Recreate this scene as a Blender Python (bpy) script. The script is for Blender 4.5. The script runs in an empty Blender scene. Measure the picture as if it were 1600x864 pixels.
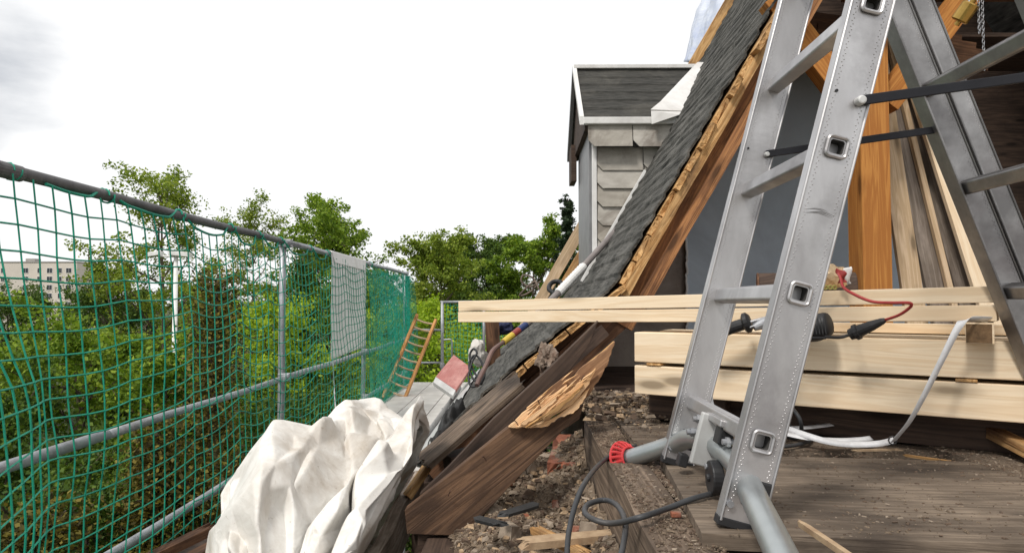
import bpy, math, random
import numpy as np
from mathutils import Vector, Matrix, noise
V = Vector
R = math.radians
random.seed(11)
RNG = np.random.default_rng(11)
SC = bpy.context.scene
COL = SC.collection

# ------------------------------------------------------------------ camera
F_PX, CX, CY, HOR, VPX = 1100.0, 800.0, 432.0, 473.0, 812.0     # photo pixels, 1600 wide
PITCH = math.atan((HOR - CY) / F_PX)
YAW = math.atan((VPX - CX) / F_PX)
cam_d = bpy.data.cameras.new('camera'); cam = bpy.data.objects.new('camera', cam_d); COL.objects.link(cam)
cam_d.sensor_width = 36.0; cam_d.lens = 36.0 * F_PX / 1600.0
cam_d.clip_start = 0.05; cam_d.clip_end = 3000
cam.rotation_euler = (math.pi / 2 + PITCH, 0, YAW)
SC.camera = cam
CM = cam.rotation_euler.to_matrix()

# ------------------------------------------------------------------ sky, sun, exposure
world = bpy.data.worlds.new('World'); SC.world = world; world.use_nodes = True
nt = world.node_tree; nt.nodes.clear()
SUN_EL, SUN_AZ = R(52), R(215)            # azimuth clockwise from +Y: behind the camera, to the left
def wn(t, **k):
    n = nt.nodes.new(t)
    for a, b in k.items(): setattr(n, a, b)
    return n
sky = wn('ShaderNodeTexSky', sky_type='NISHITA'); sky.sun_disc = False
sky.sun_elevation = SUN_EL; sky.sun_rotation = SUN_AZ; sky.air_density = 1; sky.dust_density = 3
bg1 = wn('ShaderNodeBackground'); bg1.inputs[1].default_value = 0.10
nt.links.new(sky.outputs[0], bg1.inputs[0])
tc = wn('ShaderNodeTexCoord'); mp = wn('ShaderNodeMapping'); mp.inputs['Scale'].default_value = (1.0, 1.0, 2.6)
mp.inputs['Location'].default_value = (0.35, 0.1, 0.2)
nz = wn('ShaderNodeTexNoise'); nz.inputs['Scale'].default_value = 2.3; nz.inputs['Detail'].default_value = 7
nz.inputs['Roughness'].default_value = .52
nt.links.new(tc.outputs['Generated'], mp.inputs[0]); nt.links.new(mp.outputs[0], nz.inputs[0])
rp = wn('ShaderNodeValToRGB'); e = rp.color_ramp.elements
e[0].position = .38; e[0].color = (.42, .45, .50, 1); e[1].position = .56; e[1].color = (1, 1, 1, 1)
sx_ = wn('ShaderNodeSeparateXYZ'); nt.links.new(tc.outputs['Generated'], sx_.inputs[0])
mr = wn('ShaderNodeMapRange'); mr.inputs['From Min'].default_value = -.62; mr.inputs['From Max'].default_value = -.30
mr.inputs['To Min'].default_value = 0; mr.inputs['To Max'].default_value = .2; nt.links.new(sx_.outputs[0], mr.inputs[0])
ad_ = wn('ShaderNodeMath', operation='ADD'); nt.links.new(nz.outputs[0], ad_.inputs[0]); nt.links.new(mr.outputs[0], ad_.inputs[1])
nt.links.new(ad_.outputs[0], rp.inputs[0])
bg2 = wn('ShaderNodeBackground'); bg2.inputs[1].default_value = 1.10
nt.links.new(rp.outputs[0], bg2.inputs[0])
mx = wn('ShaderNodeMixShader'); mx.inputs[0].default_value = .90
nt.links.new(bg1.outputs[0], mx.inputs[1]); nt.links.new(bg2.outputs[0], mx.inputs[2])
wo = wn('ShaderNodeOutputWorld'); nt.links.new(mx.outputs[0], wo.inputs[0])

sd = bpy.data.lights.new('sun', 'SUN'); sun = bpy.data.objects.new('sun', sd); COL.objects.link(sun)
sd.energy = 2.7; sd.angle = R(11); sd.color = (1, .96, .9)
sdir = V((math.sin(SUN_AZ) * math.cos(SUN_EL), math.cos(SUN_AZ) * math.cos(SUN_EL), math.sin(SUN_EL)))
sun.rotation_euler = sdir.to_track_quat('Z', 'Y').to_euler()
SC.view_settings.view_transform = 'Standard'; SC.view_settings.look = 'None'
SC.view_settings.exposure = 0.0; SC.view_settings.gamma = 1.0
SC.view_settings.use_curve_mapping = False
SC.render.engine = 'CYCLES'
SC.cycles.max_bounces = 6; SC.cycles.diffuse_bounces = 3; SC.cycles.transparent_max_bounces = 8
SC.cycles.use_denoising = True

# ------------------------------------------------------------------ helpers
def P(px, py, Y):
    "a point of the place, from where it shows in the photo and its distance Y"
    d = CM @ V(((px - CX) / F_PX, (CY - py) / F_PX, -1.0))
    return d * (Y / d.y)
WM = {}
def put(o, M=None, parent=None):
    M = M or Matrix.Identity(4)
    WM[o] = M.copy()
    if parent is not None:
        o.parent = parent; o.matrix_basis = WM[parent].inverted() @ M
    else:
        o.matrix_basis = M
    return o
def tag(o, label=None, cat=None, group=None, kind=None):
    if label: o['label'] = label
    if cat: o['category'] = cat
    if group: o['group'] = group
    if kind: o['kind'] = kind
    return o
def thing(name, label, cat, loc=(0, 0, 0), group=None):
    o = bpy.data.objects.new(name, None); COL.objects.link(o); o.empty_display_size = .1
    put(o, Matrix.Translation(V(loc))); return tag(o, label, cat, group)
def mesh(name, vs, fs, mat, parent=None, M=None, smooth=False, bevel=0.0):
    me = bpy.data.meshes.new(name)
    me.from_pydata([tuple(v) for v in vs], [], fs); me.update()
    o = bpy.data.objects.new(name, me); COL.objects.link(o)
    if mat: me.materials.append(mat)
    if smooth: me.polygons.foreach_set('use_smooth', [True] * len(me.polygons))
    if bevel:
        b = o.modifiers.new('bevel', 'BEVEL'); b.width = bevel; b.segments = 2; b.limit_method = 'ANGLE'; b.angle_limit = R(40)
    put(o, M, parent); return o
def copy_tree(o, M, parent=None):
    c = o.copy(); COL.objects.link(c); c.parent = None
    WM[c] = M.copy()
    if parent is not None: c.parent = parent; c.matrix_basis = WM[parent].inverted() @ M
    else: c.matrix_basis = M
    for ch in [k for k in list(WM) if k.parent == o]:
        copy_tree(ch, M @ (WM[o].inverted() @ WM[ch]), c)
    return c
class MB:
    def __init__(s): s.v = []; s.f = []
    def add(s, vs, fs):
        n = len(s.v); s.v += [V(v) for v in vs]; s.f += [tuple(i + n for i in f) for f in fs]
    def box(s, c, d, M=None):
        c = V(c); x, y, z = d[0] / 2, d[1] / 2, d[2] / 2
        vs = [V((a * x, b * y, k * z)) for a in (-1, 1) for b in (-1, 1) for k in (-1, 1)]
        if M: vs = [M @ v for v in vs]
        s.add([v + c for v in vs], [(0, 1, 3, 2), (4, 6, 7, 5), (0, 4, 5, 1), (2, 3, 7, 6), (0, 2, 6, 4), (1, 5, 7, 3)])
    def prism(s, poly, ext):
        "polygon (list of points) extruded by vector ext"
        ext = V(ext); n = len(poly); vs = [V(p) for p in poly] + [V(p) + ext for p in poly]
        fs = [tuple(range(n)), tuple(range(2 * n - 1, n - 1, -1))]
        fs += [(i, i + n, (i + 1) % n + n, (i + 1) % n) for i in range(n)]
        s.add(vs, fs)
    def tube(s, pts, r, seg=8, caps=True, rs=None):
        pts = [V(p) for p in pts]; n = len(pts); base = len(s.v)
        up = V((0, 0, 1)); prev = None
        for i, p in enumerate(pts):
            t = (pts[min(i + 1, n - 1)] - pts[max(i - 1, 0)])
            t = t.normalized() if t.length > 1e-9 else V((0, 0, 1))
            if prev is None:
                a = t.cross(up)
                if a.length < .05: a = t.cross(V((1, 0, 0)))
            else:
                a = prev - t * prev.dot(t)
                if a.length < 1e-6: a = t.cross(up)
            a.normalize(); prev = a; b = t.cross(a)
            rr = rs[i] if rs else r
            for k in range(seg):
                an = 2 * math.pi * k / seg
                s.v.append(p + a * (math.cos(an) * rr) + b * (math.sin(an) * rr))
        for i in range(n - 1):
            for k in range(seg):
                k2 = (k + 1) % seg
                s.f.append((base + i * seg + k, base + i * seg + k2, base + (i + 1) * seg + k2, base + (i + 1) * seg + k))
        if caps:
            s.f.append(tuple(base + k for k in range(seg - 1, -1, -1)))
            s.f.append(tuple(base + (n - 1) * seg + k for k in range(seg)))
    def cyl(s, a, b, r, seg=16, r2=None): s.tube([a, b], r, seg, True, [r, r if r2 is None else r2])
    def build(s, name, mat, parent=None, M=None, smooth=False, bevel=0.0):
        if M is not None:
            Mi = M.inverted(); s.v = [Mi @ v for v in s.v]
        return mesh(name, s.v, s.f, mat, parent, M, smooth, bevel)
def spline(pts, n=8):
    "Catmull-Rom through pts"
    pts = [V(p) for p in pts]; out = []
    q = [pts[0] * 2 - pts[1]] + pts + [pts[-1] * 2 - pts[-2]]
    for i in range(1, len(q) - 2):
        a, b, c, d = q[i - 1], q[i], q[i + 1], q[i + 2]
        for k in range(n):
            t = k / n
            out.append(.5 * ((2 * b) + (c - a) * t + (2 * a - 5 * b + 4 * c - d) * t * t + (3 * b - a - 3 * c + d) * t ** 3))
    out.append(pts[-1]); return out
def frame(A, B, up=(0, 0, 1)):
    A, B = V(A), V(B); x = (B - A).normalized(); y = V(up).cross(x)
    if y.length < 1e-4: y = V((0, 1, 0))
    y.normalize(); z = x.cross(y)
    M = Matrix((x, y, z)).transposed().to_4x4(); M.translation = A
    return M, (B - A).length
def beam(name, A, B, w, h, mat, parent=None, up=(0, 0, 1), rag=(0, 0), jit=.0, bevel=.002, seed=None, nx=None, cut=None):
    """A squared timber from A to B: axis line at the middle of the section, w sideways, h along up.
    rag = how ragged (m) each end is, jit = wobble of the faces"""
    M, L = frame(A, B, up); rnd = random.Random(seed if seed is not None else hash((round(A[0], 3), round(A[1], 3), round(A[2], 3), w)) & 0xffff)
    ragged = rag[0] > 0 or rag[1] > 0
    nx = nx or (max(2, int(L / .06)) if jit else 1)
    ny = 8 if ragged else 1
    nzv = 3 if ragged else 1
    vs = []; ring = []
    for j in range(ny + 1): ring.append((-w / 2 + w * j / ny, -h / 2))
    for j in range(1, nzv + 1): ring.append((w / 2, -h / 2 + h * j / nzv))
    for j in range(1, ny + 1): ring.append((w / 2 - w * j / ny, h / 2))
    for j in range(1, nzv): ring.append((-w / 2, h / 2 - h * j / nzv))
    m = len(ring)
    e0 = {}; e1 = {}
    for k, (y, z) in enumerate(ring):
        key = round(y, 4)
        if key not in e0: e0[key] = rnd.random() * rag[0]; e1[key] = rnd.random() * rag[1]
    sd_ = rnd.random() * 100
    for i in range(nx + 1):
        t = i / nx
        for k, (y, z) in enumerate(ring):
            key = round(y, 4); a = e0[key] + (rnd.random() * rag[0] * .3); b = e1[key] + (rnd.random() * rag[1] * .3)
            x = (L * t)
            if i == 0: x = -a if rag[0] else 0
            if i == nx: x = L + (b if rag[1] else 0)
            yy, zz = y, z
            if jit:
                n = noise.noise(V((x * 3 + sd_, y * 8, z * 8)))
                n2 = noise.noise(V((x * 3 + sd_ + 31, y * 8, z * 8)))
                yy += n * jit; zz += n2 * jit
            vs.append((x, yy, zz))
    fs = []
    for i in range(nx):
        for k in range(m):
            k2 = (k + 1) % m
            fs.append((i * m + k, (i + 1) * m + k, (i + 1) * m + k2, i * m + k2))
    fs.append(tuple(range(m))); fs.append(tuple(nx * m + k for k in range(m - 1, -1, -1)))
    return mesh(name, vs, fs, mat, parent, M, False, 0 if (ragged or jit) else bevel)
def grid_surface(name, fn, nu, nv, mat, parent=None, M=None, smooth=True, thick=0, subdiv=0):
    vs = [fn(i / nu, j / nv) for i in range(nu + 1) for j in range(nv + 1)]
    fs = [(i * (nv + 1) + j, (i + 1) * (nv + 1) + j, (i + 1) * (nv + 1) + j + 1, i * (nv + 1) + j + 1) for i in range(nu) for j in range(nv)]
    if M is not None: Mi = M.inverted(); vs = [Mi @ V(v) for v in vs]
    o = mesh(name, vs, fs, mat, parent, M, smooth)
    if thick:
        s = o.modifiers.new('solid', 'SOLIDIFY'); s.thickness = thick; s.offset = 0
    if subdiv:
        s = o.modifiers.new('sub', 'SUBSURF'); s.levels = s.render_levels = subdiv
    return o
def slab(name, poly, ext, mat, parent=None, gx=None, bevel=.002):
    "flat piece of given outline (world points) and thickness vector; gx = direction of its grain"
    M = None
    if gx is not None: M, _ = frame(poly[0], V(poly[0]) + V(gx), V(ext).normalized()); 
    mb = MB(); mb.prism(poly, ext)
    return mb.build(name, mat, parent, M, False, bevel)

# ------------------------------------------------------------------ materials
def new_mat(name):
    m = bpy.data.materials.new(name); m.use_nodes = True; n = m.node_tree
    return m, n, n.nodes['Principled BSDF']
def N(n, t, **k):
    x = n.nodes.new(t)
    for a, b in k.items():
        if hasattr(x, a): setattr(x, a, b)
        else: x.inputs[a.replace('_', ' ')].default_value = b
    return x
def coords(n, scale=(1, 1, 1), rand=True, kind='Object'):
    tc = n.nodes.new('ShaderNodeTexCoord'); src = tc.outputs[kind]
    if rand:
        oi = n.nodes.new('ShaderNodeObjectInfo'); mu = N(n, 'ShaderNodeMath', operation='MULTIPLY'); mu.inputs[1].default_value = 37.0
        n.links.new(oi.outputs['Random'], mu.inputs[0])
        ad = N(n, 'ShaderNodeVectorMath', operation='ADD'); n.links.new(src, ad.inputs[0]); n.links.new(mu.outputs[0], ad.inputs[1]); src = ad.outputs[0]
    mp = n.nodes.new('ShaderNodeMapping'); mp.inputs['Scale'].default_value = scale
    n.links.new(src, mp.inputs[0]); return mp.outputs[0]
def noise_n(n, vec, scale=5, detail=5, rough=.55, dist=0):
    x = n.nodes.new('ShaderNodeTexNoise'); x.inputs['Scale'].default_value = scale; x.inputs['Detail'].default_value = detail
    x.inputs['Roughness'].default_value = rough; x.inputs['Distortion'].default_value = dist
    n.links.new(vec, x.inputs['Vector']); return x.outputs[0]
def ramp(n, fac, stops):
    r = n.nodes.new('ShaderNodeValToRGB'); el = r.color_ramp.elements
    while len(el) < len(stops): el.new(.5)
    for q, (p, c) in zip(el, stops):
        q.position = p; q.color = (c, c, c, 1) if not hasattr(c, '__len__') else (*c, 1)
    n.links.new(fac, r.inputs[0]); return r.outputs[0]
def mix(n, fac, a, b, mode='MIX'):
    m = n.nodes.new('ShaderNodeMix'); m.data_type = 'RGBA'; m.blend_type = mode
    for s, v in ((m.inputs[0], fac), (m.inputs[6], a), (m.inputs[7], b)):
        if hasattr(v, 'is_output'): n.links.new(v, s)
        elif hasattr(v, '__len__'): s.default_value = (*v, 1)
        else: s.default_value = v
    return m.outputs[2]
def bump(n, bsdf, h, strength=.3, dist=.01):
    b = n.nodes.new('ShaderNodeBump'); b.inputs['Strength'].default_value = strength; b.inputs['Distance'].default_value = dist
    n.links.new(h, b.inputs['Height']); n.links.new(b.outputs[0], bsdf.inputs['Normal'])
def wood(name, light, dark, stain=(.05, .035, .025), dirt=.3, fib=1.0, knots=True, rough=.75, ring=.6, bstr=.25):
    m, n, b = new_mat(name)
    v = coords(n, (.9, 16, 16)); g = noise_n(n, v, 1.6, 4, .5, .8)
    wv = N(n, 'ShaderNodeMath', operation='MULTIPLY'); wv.inputs[1].default_value = 9; n.links.new(g, wv.inputs[0])
    fr = N(n, 'ShaderNodeMath', operation='PINGPONG'); fr.inputs[1].default_value = 1; n.links.new(wv.outputs[0], fr.inputs[0])
    f = noise_n(n, coords(n, (6, 160 * fib, 160 * fib)), 1, 3, .6)
    mm = mix(n, .45, fr.outputs[0], f)
    c = ramp(n, mm, [(.25 - .15 * ring, light), (.55 + .2 * ring, dark)])
    if dirt:
        d = noise_n(n, coords(n, (1.5, 3, 3)), 2.2, 8, .65)
        df = ramp(n, d, [(.62 - .28 * dirt, 0), (.78 - .1 * dirt, min(1, dirt * 1.6))])
        c = mix(n, df, c, stain)
    if knots:
        vo = n.nodes.new('ShaderNodeTexVoronoi'); vo.inputs['Scale'].default_value = 1; n.links.new(coords(n, (2.6, 9, 9)), vo.inputs['Vector'])
        kf = ramp(n, vo.outputs['Distance'], [(.10, 1), (.15, .5), (.26, 0)])
        c = mix(n, kf, c, tuple(x * .42 for x in dark))
    n.links.new(c, b.inputs['Base Color']); b.inputs['Roughness'].default_value = rough
    b.inputs['Specular IOR Level'].default_value = .25
    bump(n, b, mm, bstr, .004); return m
def dirty(name, c1, c2, scale=8, rough=.8, stain=None, st=.5, metal=0, sscale=(1, 1, 1), bs=.3, bd=.01, spec=.4, rr=None, fine=60):
    m, n, b = new_mat(name)
    g = noise_n(n, coords(n, sscale), scale, 8, .62); c = ramp(n, g, [(.34, c1), (.66, c2)])
    if stain:
        s = noise_n(n, coords(n, (1, 1, 1)), scale * .35, 8, .7, .6); sf = ramp(n, s, [(.5, 0), (.68, st)]); c = mix(n, sf, c, stain)
    n.links.new(c, b.inputs['Base Color']); b.inputs['Metallic'].default_value = metal; b.inputs['Specular IOR Level'].default_value = spec
    if rr: n.links.new(ramp(n, g, [(.3, rr[0]), (.7, rr[1])]), b.inputs['Roughness'])
    else: b.inputs['Roughness'].default_value = rough
    f = noise_n(n, coords(n, sscale), fine, 4, .6); bump(n, b, mix(n, .5, g, f), bs, bd); return m
M_PINE = wood('new_pine', (.87, .73, .54), (.76, .585, .39), (.5, .36, .22), .16, bstr=.12, ring=1.0)
M_PINE2 = wood('leaning_pine', (.62, .47, .32), (.46, .33, .2), (.2, .14, .1), .3)
M_GREYB = wood('grey_board', (.30, .25, .21), (.18, .145, .115), (.08, .06, .05), .5)
M_ORANGE = wood('old_orange_pine', (.52, .235, .06), (.36, .14, .033), (.16, .07, .03), .25)
M_RAFTER = wood('rafter_wood', (.44, .205, .08), (.22, .10, .045), (.055, .026, .016), .6, bstr=.8)
M_BROWN = wood('brown_plank', (.19, .095, .05), (.10, .05, .028), (.035, .02, .014), .6)
M_REDBR = wood('red_brown_plank', (.19, .108, .062), (.095, .054, .033), (.03, .018, .013), .85, bstr=.5)
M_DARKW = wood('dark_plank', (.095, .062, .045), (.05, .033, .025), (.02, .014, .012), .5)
M_WEATH = wood('weathered_wood', (.27, .20, .145), (.125, .09, .064), (.055, .042, .034), .65, bstr=.5)
M_SPLIT = wood('split_wood', (.82, .55, .32), (.66, .39, .19), (.38, .19, .08), .35, bstr=.5)
M_RAW = wood('raw_board_edge', (.70, .44, .20), (.46, .25, .095), (.08, .04, .022), .6, bstr=.9)
M_LADW = wood('ladder_wood', (.62, .33, .13), (.45, .21, .07), (.2, .1, .05), .2)
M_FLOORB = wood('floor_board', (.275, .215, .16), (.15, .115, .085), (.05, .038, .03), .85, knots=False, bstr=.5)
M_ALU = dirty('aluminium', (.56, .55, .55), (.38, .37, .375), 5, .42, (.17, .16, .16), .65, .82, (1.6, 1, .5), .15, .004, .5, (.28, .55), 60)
M_ALUD = dirty('shade_scratch_aluminium', (.38, .37, .365), (.20, .195, .195), 7, .45, (.16, .14, .14), .6, .85, (1, 1, 1), .08, .004, .5, (.3, .5), 40)  # darker aluminium with the other flight's shade in its colour; also scratches
M_STEEL = dirty('galvanised_steel', (.42, .43, .45), (.28, .29, .31), 14, .5, (.16, .13, .11), .4, .6, (1, 1, 1), .2, .003)
M_RAILD = dirty('weathered_tube', (.17, .165, .165), (.10, .098, .10), 14, .6, (.07, .06, .055), .4, .35, (1, 1, 1), .3, .003)
M_ZINC = dirty('zinc_sheet', (.62, .62, .61), (.45, .45, .44), 6, .5, (.25, .22, .2), .5, .3, (1, 1, 1), .1, .004)
M_BITU = dirty('bitumen_shingle', (.135, .13, .118), (.035, .035, .032), 9, .9, (.24, .23, .21), .6, 0, (4, .4, 4), 1, .03, .2, None, 30)
M_BITX = dirty('bitumen_shingle_dormer', (.085, .082, .074), (.03, .03, .028), 9, .9, (.15, .14, .12), .4, 0, (1.2, 12, 12), .9, .012, .2, None, 30)
M_TARPAP = dirty('tar_paper', (.03, .03, .03), (.012, .012, .012), 12, .6, None, 0, 0, (1, 1, 1), .6, .01)
M_SLATE = dirty('cladding_tile', (.60, .57, .52), (.40, .37, .33), 5, .8, (.13, .10, .08), .9, 0, (1, 1, 2.2), .3, .004)
_n = M_SLATE.node_tree; _b = _n.nodes['Principled BSDF']; _g = _n.nodes.new('ShaderNodeNewGeometry'); _src = _b.inputs['Base Color'].links[0].from_socket
_n.links.new(mix(_n, 1, _src, ramp(_n, _g.outputs['Random Per Island'], [(0, (.72, .70, .66)), (1, (1, 1, 1))]), 'MULTIPLY'), _b.inputs['Base Color'])
M_WHITEP = dirty('white_paint', (.80, .79, .77), (.66, .65, .63), 6, .5, (.42, .38, .34), .4, 0, (1, 1, 1), .1, .003)
M_GREYP = dirty('grey_paint', (.25, .25, .255), (.19, .19, .195), 6, .5, (.12, .12, .12), .4, 0, (1, 1, 1), .1, .003)
M_BLUEW = dirty('blue_grey_board', (.58, .66, .74), (.52, .60, .68), 3, .85, (.34, .39, .45), .5, 0, (1, 1, 1), .1, .003)
M_PLAST = dirty('old_plaster', (.42, .36, .31), (.30, .25, .215), 5, .9, (.17, .14, .12), .7, 0, (1, 1, 1), .5, .01)
M_MORTAR = dirty('mortar', (.42, .38, .33), (.25, .215, .18), 14, .95, (.12, .10, .085), .6, 0, (1, 1, 1), 1, .015)
M_BRICK = dirty('brick', (.33, .115, .06), (.17, .06, .038), 16, .9, (.36, .29, .23), .95, 0, (1, 1, 1), .8, .01)
M_RUBBLE = dirty('rubble', (.29, .22, .155), (.13, .095, .067), 22, .95, (.36, .29, .22), .6, 0, (1, 1, 1), 1, .03, .2, None, 120)
M_BLACK = dirty('black_rubber', (.022, .022, .024), (.014, .014, .015), 10, .5, None, 0, 0, (1, 1, 1), .1, .002)
M_CABLE = dirty('grey_cable', (.05, .052, .056), (.03, .032, .035), 10, .5, (.12, .10, .085), .3, 0, (1, 1, 1), .1, .002)
M_BLKMET = dirty('black_strap', (.018, .018, .022), (.010, .010, .013), 10, .45, None, 0, .4, (1, 1, 1), .05, .002)
M_REDR = dirty('red_rubber', (.60, .05, .05), (.45, .035, .04), 10, .45, (.3, .06, .05), .3, 0, (1, 1, 1), .1, .002)
M_REDC = dirty('red_cable', (.45, .05, .045), (.33, .03, .03), 10, .45, None, 0, 0, (1, 1, 1), .1, .002)
M_REDB = dirty('faded_red_paint', (.42, .17, .15), (.30, .11, .10), 10, .7, (.60, .36, .32), .6, 0, (1, 12, 12), .2, .002)
M_GOLD = dirty('crumpled_gold_bag', (.62, .42, .24), (.45, .28, .14), 6, .35, (.8, .7, .5), .5, .3, (1, 1, 1), .5, .01)
M_BRASS = dirty('brass', (.55, .36, .10), (.36, .22, .06), 8, .3, None, 0, .9, (1, 1, 1), .1, .002)
M_STRAP = dirty('white_strap', (.74, .74, .75), (.60, .60, .61), 30, .5, (.4, .38, .36), .3, 0, (1, 1, 1), .2, .001)
def tarp_mat():
    m, n, b = new_mat('tarpaulin'); c0 = coords(n, (1, 1, 1), False)
    nd = n.nodes.new('ShaderNodeTexNoise'); nd.inputs['Scale'].default_value = 4; n.links.new(c0, nd.inputs['Vector'])
    vm = N(n, 'ShaderNodeVectorMath', operation='MULTIPLY_ADD'); n.links.new(nd.outputs['Color'], vm.inputs[0]); vm.inputs[1].default_value = (.22, .22, .22); n.links.new(c0, vm.inputs[2])
    hs = []
    for sc_, hi in ((7, .16), (17, .14)):
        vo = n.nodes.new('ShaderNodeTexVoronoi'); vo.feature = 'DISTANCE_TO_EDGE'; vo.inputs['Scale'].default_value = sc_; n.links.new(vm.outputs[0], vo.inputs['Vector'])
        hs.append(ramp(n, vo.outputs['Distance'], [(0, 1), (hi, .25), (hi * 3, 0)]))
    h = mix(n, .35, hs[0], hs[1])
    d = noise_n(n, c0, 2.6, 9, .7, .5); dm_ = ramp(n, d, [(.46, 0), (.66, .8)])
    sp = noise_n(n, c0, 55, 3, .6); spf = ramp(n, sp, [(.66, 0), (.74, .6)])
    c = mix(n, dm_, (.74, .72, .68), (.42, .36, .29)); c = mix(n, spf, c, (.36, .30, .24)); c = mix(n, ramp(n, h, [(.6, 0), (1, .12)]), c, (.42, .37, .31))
    n.links.new(c, b.inputs['Base Color']); b.inputs['Roughness'].default_value = .5; b.inputs['Specular IOR Level'].default_value = .4
    bump(n, b, h, .22, .008); return m
M_TARP = tarp_mat()
M_BTARP = dirty('blue_white_sheet', (.62, .66, .74), (.50, .55, .66), 6, .4, (.20, .28, .55), .5, 0, (1, 1, 6), .3, .01)
M_BANNER = dirty('white_banner', (.88, .87, .85), (.82, .81, .79), 4, .6, (.5, .46, .42), .3, 0, (1, 1, 1), .15, .004)
M_NETG = dirty('green_twine', (.008, .31, .195), (.005, .22, .14), 30, .6, None, 0, 0, (1, 1, 1), .3, .001)
M_NETF = dirty('green_twine_far', (.010, .34, .23), (.007, .26, .17), 30, .6, None, 0, 0, (1, 1, 1), .3, .001)
M_DECK = dirty('deck_board', (.62, .59, .55), (.50, .47, .43), 5, .8, (.35, .3, .26), .4, 0, (1, 1, 1), .1, .004)
M_GRASS = dirty('meadow', (.055, .075, .022), (.03, .042, .014), .3, .95, (.09, .07, .035), .5, 0, (1, 1, 1), .5, .1)
M_BARK = dirty('bark', (.16, .12, .09), (.07, .052, .04), 9, .9, None, 0, 0, (1, 1, .3), .8, .02)
M_BLDG = dirty('beige_render', (.62, .56, .49), (.55, .50, .44), .15, .9, (.45, .41, .36), .4, 0, (1, 1, 1), .1, .01)
M_ROOFF = dirty('flat_roof_edge', (.35, .33, .31), (.28, .27, .25), 1, .9)
M_GLASS = dirty('dark_glass', (.035, .04, .05), (.02, .025, .03), 1, .15, None, 0, 0, (1, 1, 1), 0, .001, .6)
M_PAINTR = dirty('red_band', (.34, .06, .05), (.22, .05, .04), 10, .5)
M_PAINTB = dirty('blue_band', (.035, .06, .18), (.03, .045, .12), 10, .5)
M_PAINTY = dirty('yellow_band', (.6, .43, .06), (.45, .3, .05), 10, .5)
def leafmat(name, stops, trans=.35):
    m, n, b = new_mat(name); ge = n.nodes.new('ShaderNodeNewGeometry')
    c = ramp(n, ge.outputs['Random Per Island'], stops)
    tcn = noise_n(n, coords(n, (1, 1, 1)), .55, 3, .5)
    c = mix(n, ramp(n, tcn, [(.35, 0), (.65, .55)]), c, mix(n, 1, c, (.62, .72, .5), 'MULTIPLY'))
    n.links.new(c, b.inputs['Base Color']); b.inputs['Roughness'].default_value = .6; b.inputs['Specular IOR Level'].default_value = .2
    t = n.nodes.new('ShaderNodeBsdfTranslucent'); n.links.new(mix(n, 1, c, (1.15, 1.2, .6), 'MULTIPLY'), t.inputs[0])
    s = n.nodes.new('ShaderNodeMixShader'); s.inputs[0].default_value = trans
    n.links.new(b.outputs[0], s.inputs[1]); n.links.new(t.outputs[0], s.inputs[2])
    n.links.new(s.outputs[0], n.nodes['Material Output'].inputs[0]); return m
L_BRIGHT = leafmat('leaf_bright', [(0, (0.204, 0.312, 0.024)), (.5, (0.360, 0.480, 0.042)), (1, (0.528, 0.624, 0.072))], .45)
L_MID = leafmat('leaf_mid', [(0, (0.090, 0.155, 0.018)), (.6, (0.190, 0.290, 0.032)), (1, (0.370, 0.460, 0.060))])
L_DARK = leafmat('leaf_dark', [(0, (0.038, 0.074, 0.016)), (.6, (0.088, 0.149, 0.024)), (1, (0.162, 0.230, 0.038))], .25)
L_OLIVE = leafmat('leaf_olive', [(0, (0.13, 0.19, 0.03)), (.6, (0.235, 0.305, 0.04)), (1, (0.40, 0.45, 0.08))])
L_BROWN = leafmat('leaf_brown', [(0, (0.04, 0.032, 0.010)), (.5, (0.10, 0.082, 0.018)), (1, (0.27, 0.21, 0.045))], .25)
L_CONI = leafmat('needle_dark', [(0, (0.017, 0.033, 0.015)), (1, (0.044, 0.068, 0.031))], .1)

# ================================================================== the house
RK = .577                                           # run over rise of the steep slope
def roof_x(z): return .46 + RK * z
Y_CUT, Y_END = 3.45, 6.9
house = thing('house', 'half stripped attic house under repair with grey shingled slope, torn open towards the ladder', 'house', (3.3, 3.4, -9.5))
# body and walls
mb = MB(); mb.box((3.5, 2.95, -5.08), (6.2, 7.9, 8.84)); mb.build('wall', M_PLAST, house)
mb = MB(); mb.box((-.10, 2.95, -5.29), (.60, 7.9, 8.42)); mb.build('wall', M_MORTAR, house)
def under_roof(z): return roof_x(z) + .22
mb = MB(); mb.prism([V((.30, 4.67, -.66)), V((2.76, 4.67, -.66)), V((2.76, 4.67, 1.9)), V((under_roof(1.9), 4.67, 1.9)), V((under_roof(.05), 4.67, .05))], (0, .1, 0)); pw = mb.build('wall', M_PLAST, house, Matrix.Translation((3.4, 4.7, 0)))
# blue board lining with its ragged pale edge
x0 = P(1073, 400, 4.64).x
zc = (x0 - .46 - .22) / RK
mb = MB(); mb.prism([V((x0, 4.625, -.5)), V((2.75, 4.625, -.5)), V((2.75, 4.625, 1.6)), V((under_roof(1.6), 4.625, 1.6)), V((x0, 4.625, zc))], (0, .03, 0)); bw = mb.build('wall_panel', M_BLUEW, house); tag(bw, 'blue grey board lining on the attic wall')
rr = random.Random(4); pts = []
for i in range(60):
    z = -.43 + (zc + .43) * i / 59; pts.append(V((x0 - .006 + rr.uniform(-.006, .006), 4.622, z)))
mb = MB(); mb.tube(pts, .009, 5); mb.build('panel_edge', M_WHITEP, bw)
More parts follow.
